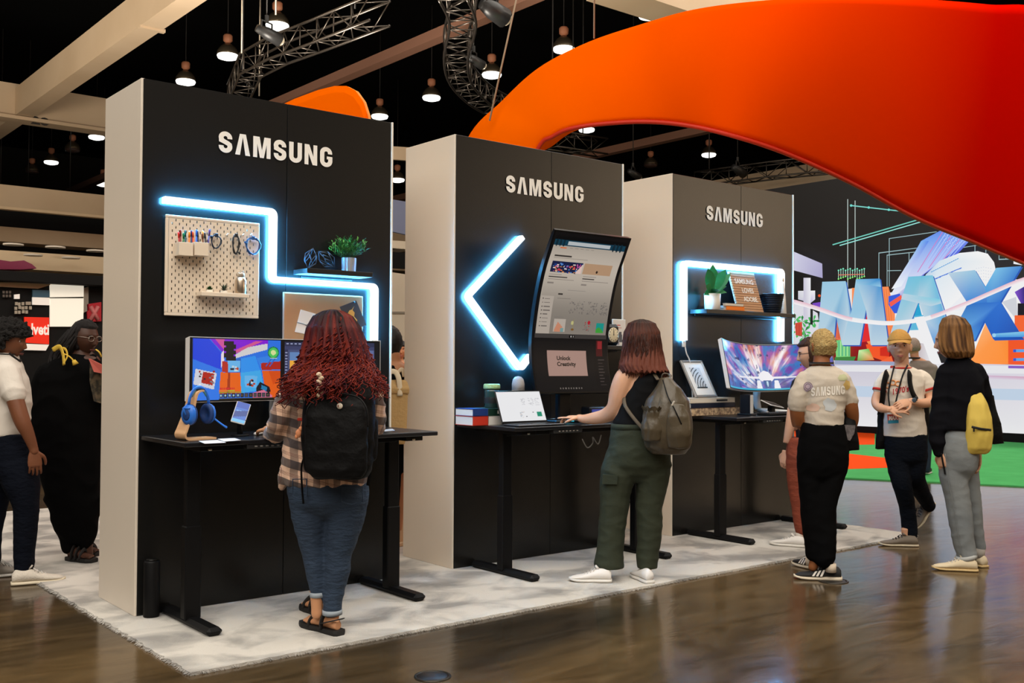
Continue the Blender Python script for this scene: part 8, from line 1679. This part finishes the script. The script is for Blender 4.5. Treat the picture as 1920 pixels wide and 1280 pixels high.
M_robe = mat('robe_black', (.0035, .0034, .0036), .92, spec=.06, bump=(10, .4, (1, 1, .4)))
mb = MB(); f.torso(mb, [(118, 172, 1016, .07), (108, 180, 1000, .10), (97, 185, 968, .135), (84, 190, 905, .175), (72, 192, 850, .195), (66, 194, 790, .20), (68, 194, 735, .195), (76, 194, 700, .175), (92, 188, 678, .13), (118, 178, 664, .09)]); f.limb(mb, [(90, 704, 26, -.04), (74, 750, 24, -.05), (68, 800, 21, -.06), (74, 828, 17, -.09)]); f.limb(mb, [(186, 704, 22), (192, 750, 21), (192, 800, 18, .05)])
mb2 = mb; f.limb(mb2, [(118, 930, 34), (125, 985, 22), (130, 1022, 16)]); f.limb(mb2, [(164, 930, 30), (162, 985, 22), (160, 1016, 15)])
cloth(f, 'black_robe', mb2, M_robe, .010, 8, wr=(.009, (6, 6, 7), 4), cut=(680, 1010, .03))
pt_ = MB(); q = [f.J(x, y, dy) for x, y, dy in ((168, 676, -.16), (184, 682, -.13), (192, 720, -.12), (190, 756, -.12), (176, 752, -.19), (168, 715, -.20))]; pt_.add(q+[p+V(0, .05, 0) for p in q], [tuple(range(6)), tuple(range(11, 5, -1))]+[(k, 6+k, 6+(k+1) % 6, (k+1) % 6) for k in range(6)]); f.part('printed_top', pt_, mat('camo_print', S(96, 84, 64), .8, var=(26, S(40, 38, 28), .12)), True)
pk_ = MB(); q = [f.J(x, y, dy) for x, y, dy in ((166, 672, -.185), (190, 684, -.15), (192, 700, -.15), (176, 697, -.21))]; pk_.add(q+[p+V(0, .03, 0) for p in q], [(0, 1, 2, 3), (7, 6, 5, 4), (0, 4, 5, 1), (1, 5, 6, 2), (2, 6, 7, 3), (3, 7, 4, 0)]); f.part('coral_yoke', pk_, mat('coral', S(176, 84, 72), .7), True)
ys = MB(); M_ytr = mat('trim_yellow', S(214, 178, 64), .7)
ys.tube(bez([f.J(99, 656, -.15), f.J(112, 650, -.17), f.J(118, 664, -.19), f.J(120, 684, -.21)], 5), .017, 8, flat=.3, up=(0, -1, 0)).tube(bez([f.J(108, 654, -.15), f.J(122, 654, -.18), f.J(126, 668, -.2), f.J(118, 682, -.21)], 5), .010, 8, flat=.3, up=(0, -1, 0)); ys.tube(bez([f.J(117, 662, -.195), f.J(130, 668, -.2), f.J(138, 676, -.2)], 4), .005, 6); f.part('shoulder_trim', ys, M_ytr, True); f.part('tassel', MB().tube([f.J(138, 675, -.2), f.J(142, 683, -.2)], [.012, .022], 8), M_ytr, True); f.part('shoulder_trim', MB().tube(bez([f.J(180, 655, -.1), f.J(186, 660, -.1), f.J(190, 668, -.08)], 4), .012, 6, flat=.4), M_ytr, True)
hair_shell(f, .122, HM, HC, lambda x, y, z: 1.0 if (z > .62 or (y < .18 and z > -.6)) else 0, .014, mat('hair_black', (.008, .006, .006), .9), .5, 60)
br_ = MB(); rs = random.Random(8)
for k in range(46):
    u = k/45; x0 = 130+u*22+rs.uniform(-3, 3); y0 = 606+rs.uniform(0, 20)+12*(1-u); P = [f.J(x0, y0, -.02-.07*math.sin(u*3)), f.J(x0-10-10*(1-u), y0+22, -.05-.08*math.sin(u*3)), f.J(x0-22-12*(1-u)+rs.uniform(-4, 4), y0+48, -.08), f.J(x0-30-10*(1-u)+rs.uniform(-5, 5), y0+66+rs.uniform(-6, 14), -.10)]; br_.tube(bez(P, 4), .0085, 6)
f.part('braids', br_, MATS['hair_black'], True)
gl = MB(); T = lambda x, y, z: HC+HM@(V(x, y, z)*(.122/.115))
for sx in (-1, 1): gl.tube([T(sx*.034+.023*math.copysign(abs(math.cos(t))**.7, math.cos(t)), .094, .008+.017*math.copysign(abs(math.sin(t))**.7, math.sin(t))) for t in [2*PI*k/18 for k in range(18)]], .0022, 5, loop=True); gl.tube([T(sx*.058, .094, .014), T(sx*.08, .03, .014), T(sx*.083, -.01, .008)], .002, 5)
gl.tube([T(-.012, .096, .012), T(.012, .096, .012)], .002, 5); f.part('glasses', gl, mat('frame_silver', S(170, 160, 150), .25, .8), True); f.part('earring', MB().ball(T(-.088, -.008, -.036), .006, 8, 6), M_buckle, True)
for a, d, s_, L in (F1, F2):
    T = lambda x, y, z: a+s_*x+d*(y*L)+V(0, 0, z-.03)
    so = obj('sandal', MB().rings([[T(x_, y, z_) for x_, z_ in ((-w, 0), (w, 0), (w+.004, .014), (w+.002, .028), (-w-.002, .028), (-w-.004, .014))] for y, w in ((-.08, .024), (.2, .040), (.45, .040), (.68, .050), (.9, .05), (1.08, .03))], sm=False), M_sandal, f.root)
    for y, h in ((.30, .10), (.48, .085), (.66, .072)): obj('sandal_strap', MB().tube(bez([T(-.05, y, .02), T(-.045, y, h*.7), T(0, y-.02, h+.014), T(.045, y, h*.7), T(.05, y, .02)], 4), .015, 8, flat=.3, up=d), M_sandal, so)
pn = thing('smartphone', 'phone with a shiny case held low by the person in black robe', 'phone', f.foot, RZ_VIEW); c_ = f.J(88, 856, -.14); obj('case', MB().box(c_, (.06, .012, .11), .004, Matrix.Rotation(.3, 3, 'Y')), mat('case_glitter', S(110, 104, 108), .3, .4, var=(60, S(40, 38, 42), .1)), pn); obj('lens_bump', MB().box(c_+V(.012, -.008, .035), (.022, .004, .022), .002, Matrix.Rotation(.3, 3, 'Y')), M_bez, pn)

# ---------------------------------------------------------------- 10 person with the beige rucksack in the gap, 11 distant passer by
f = Fig((758, 1030), 'person in black clothes with beige rucksack in the gap behind the nearest wall', CT)
mb = MB(); f.torso(mb, [(724, 772, 850, .10), (722, 776, 780, .11), (722, 780, 720, .12), (724, 776, 690, .09), (728, 752, 678, .05), (728, 750, 660, .05)]); f.limb(mb, [(776, 708, 12), (784, 750, 11), (780, 800, 9, .1)]); f.limb(mb, [(724, 708, 12), (716, 750, 10), (716, 800, 8)]); f.limb(mb, [(732, 860, 18), (735, 950, 13), (735, 1020, 8)]); f.limb(mb, [(755, 860, 18, .1), (748, 950, 12, .15), (744, 1010, 8, .2)])
HM = rotface(-10, 0); HC = f.J(731, 643, .02); body(f, mb, SK_W, [head_mesh(.118, HM, HC)], .010)
mb = MB(); f.torso(mb, [(722, 778, 840, .13), (720, 782, 780, .135), (720, 786, 725, .14), (722, 782, 700, .11), (726, 758, 684, .07)]); f.limb(mb, [(774, 712, 15), (786, 750, 14), (784, 800, 12, .08), (772, 824, 10, .1)]); f.limb(mb, [(724, 712, 15), (716, 760, 12), (716, 810, 10)]); cloth(f, 'black_jacket', mb, M_robe, .010, 3, wr=(.007, (8, 8, 9), 3))
mb = MB(); f.torso(mb, [(722, 772, 830, .12), (722, 770, 860, .12), (730, 760, 885, .07)]); f.limb(mb, [(734, 860, 20), (737, 900, 15), (737, 945, 12), (736, 1016, 9)]); f.limb(mb, [(752, 860, 18, .1), (746, 910, 13, .15), (740, 1000, 9, .2)]); cloth(f, 'black_trousers', mb, M_blk, .010, 3)
hair_shell(f, .118, HM, HC, lambda x, y, z: 1.0 if (z > .0 or y < .2) and z > -.6 else 0, .018, M_dark, .3, 60, name='beanie'); shoe(f, (738, 1032), (716, 1020), [M_shk, M_solew], 'flat', L=.28); shoe(f, (744, 1020), (722, 1008), [M_shk, M_solew], 'flat', L=.28)
ru = thing('rucksack', 'beige canvas rucksack with cream handles in the gap between the walls', 'backpack', f.foot, RZ_VIEW); M_can = mat('canvas_beige', S(188, 154, 102), .8, bump=(40, .3)); M_web = mat('webbing_cream', S(222, 206, 178), .8)
bag_body(f, [(722, 770, 832, .05, -.20), (720, 772, 820, .07, -.20), (720, 774, 770, .075, -.2), (718, 778, 735, .075, -.2), (720, 781, 722, .07, -.2), (724, 770, 712, .05, -.2)], M_can, 'sack', ru, ex=4); bag_body(f, [(718, 782, 738, .08, -.205), (718, 783, 728, .085, -.205), (721, 777, 714, .06, -.2)], M_can, 'top_flap', ru, ex=4)
obj('handle', MB().tube(bez([f.J(750, 742, -.285), f.J(748, 712, -.28), f.J(742, 698, -.26), f.J(733, 696, -.26)], 5), .020, 8, flat=.25, up=(0, -1, 0)), M_web, ru); obj('handle', MB().tube(bez([f.J(758, 706, -.2), f.J(754, 692, -.2), f.J(746, 698, -.21)], 5), .014, 8, flat=.3), M_web, ru); obj('side_tab', MB().box(f.J(777, 751, -.26), (.06, .02, .035), .004), M_web, ru)
f = Fig((752, 800), 'distant person with dark hair and orange top seen in the wall gap', 0.0, dep=13.0); 
mb = MB(); f.torso(mb, [(738, 764, 790, .10), (737, 765, 740, .11), (738, 764, 700, .12), (740, 762, 682, .10), (747, 757, 676, .05), (747, 757, 665, .05)]); HM = rotface(175); HC = f.J(752, 657, 0); f.limb(mb, [(745, 790, 9), (745, 830, 6), (745, 899, 4)]); f.limb(mb, [(758, 790, 9), (758, 830, 6), (758, 899, 4)]); body(f, mb, SK_W, [head_mesh(.115, HM, HC)], .014); face_parts(f, .115, HM, HC, BROW, LIPS)
mb = MB(); f.torso(mb, [(736, 766, 770, .12), (735, 767, 730, .13), (736, 766, 690, .13), (740, 762, 680, .10)]); cloth(f, 'orange_top', mb, mat('top_orange', S(226, 88, 30), .8), .014, 2); mb = MB(); f.torso(mb, [(736, 766, 768, .12), (737, 765, 795, .12)]); f.limb(mb, [(745, 790, 10), (745, 896, 7)]); f.limb(mb, [(758, 790, 10), (758, 896, 7)]); cloth(f, 'dark_trousers', mb, M_blk, .014, 2)
hair_shell(f, .115, HM, HC, lambda x, y, z: 1.0 if (z > .45 or y < .1) else 0, .016, M_dark, .3, 60)
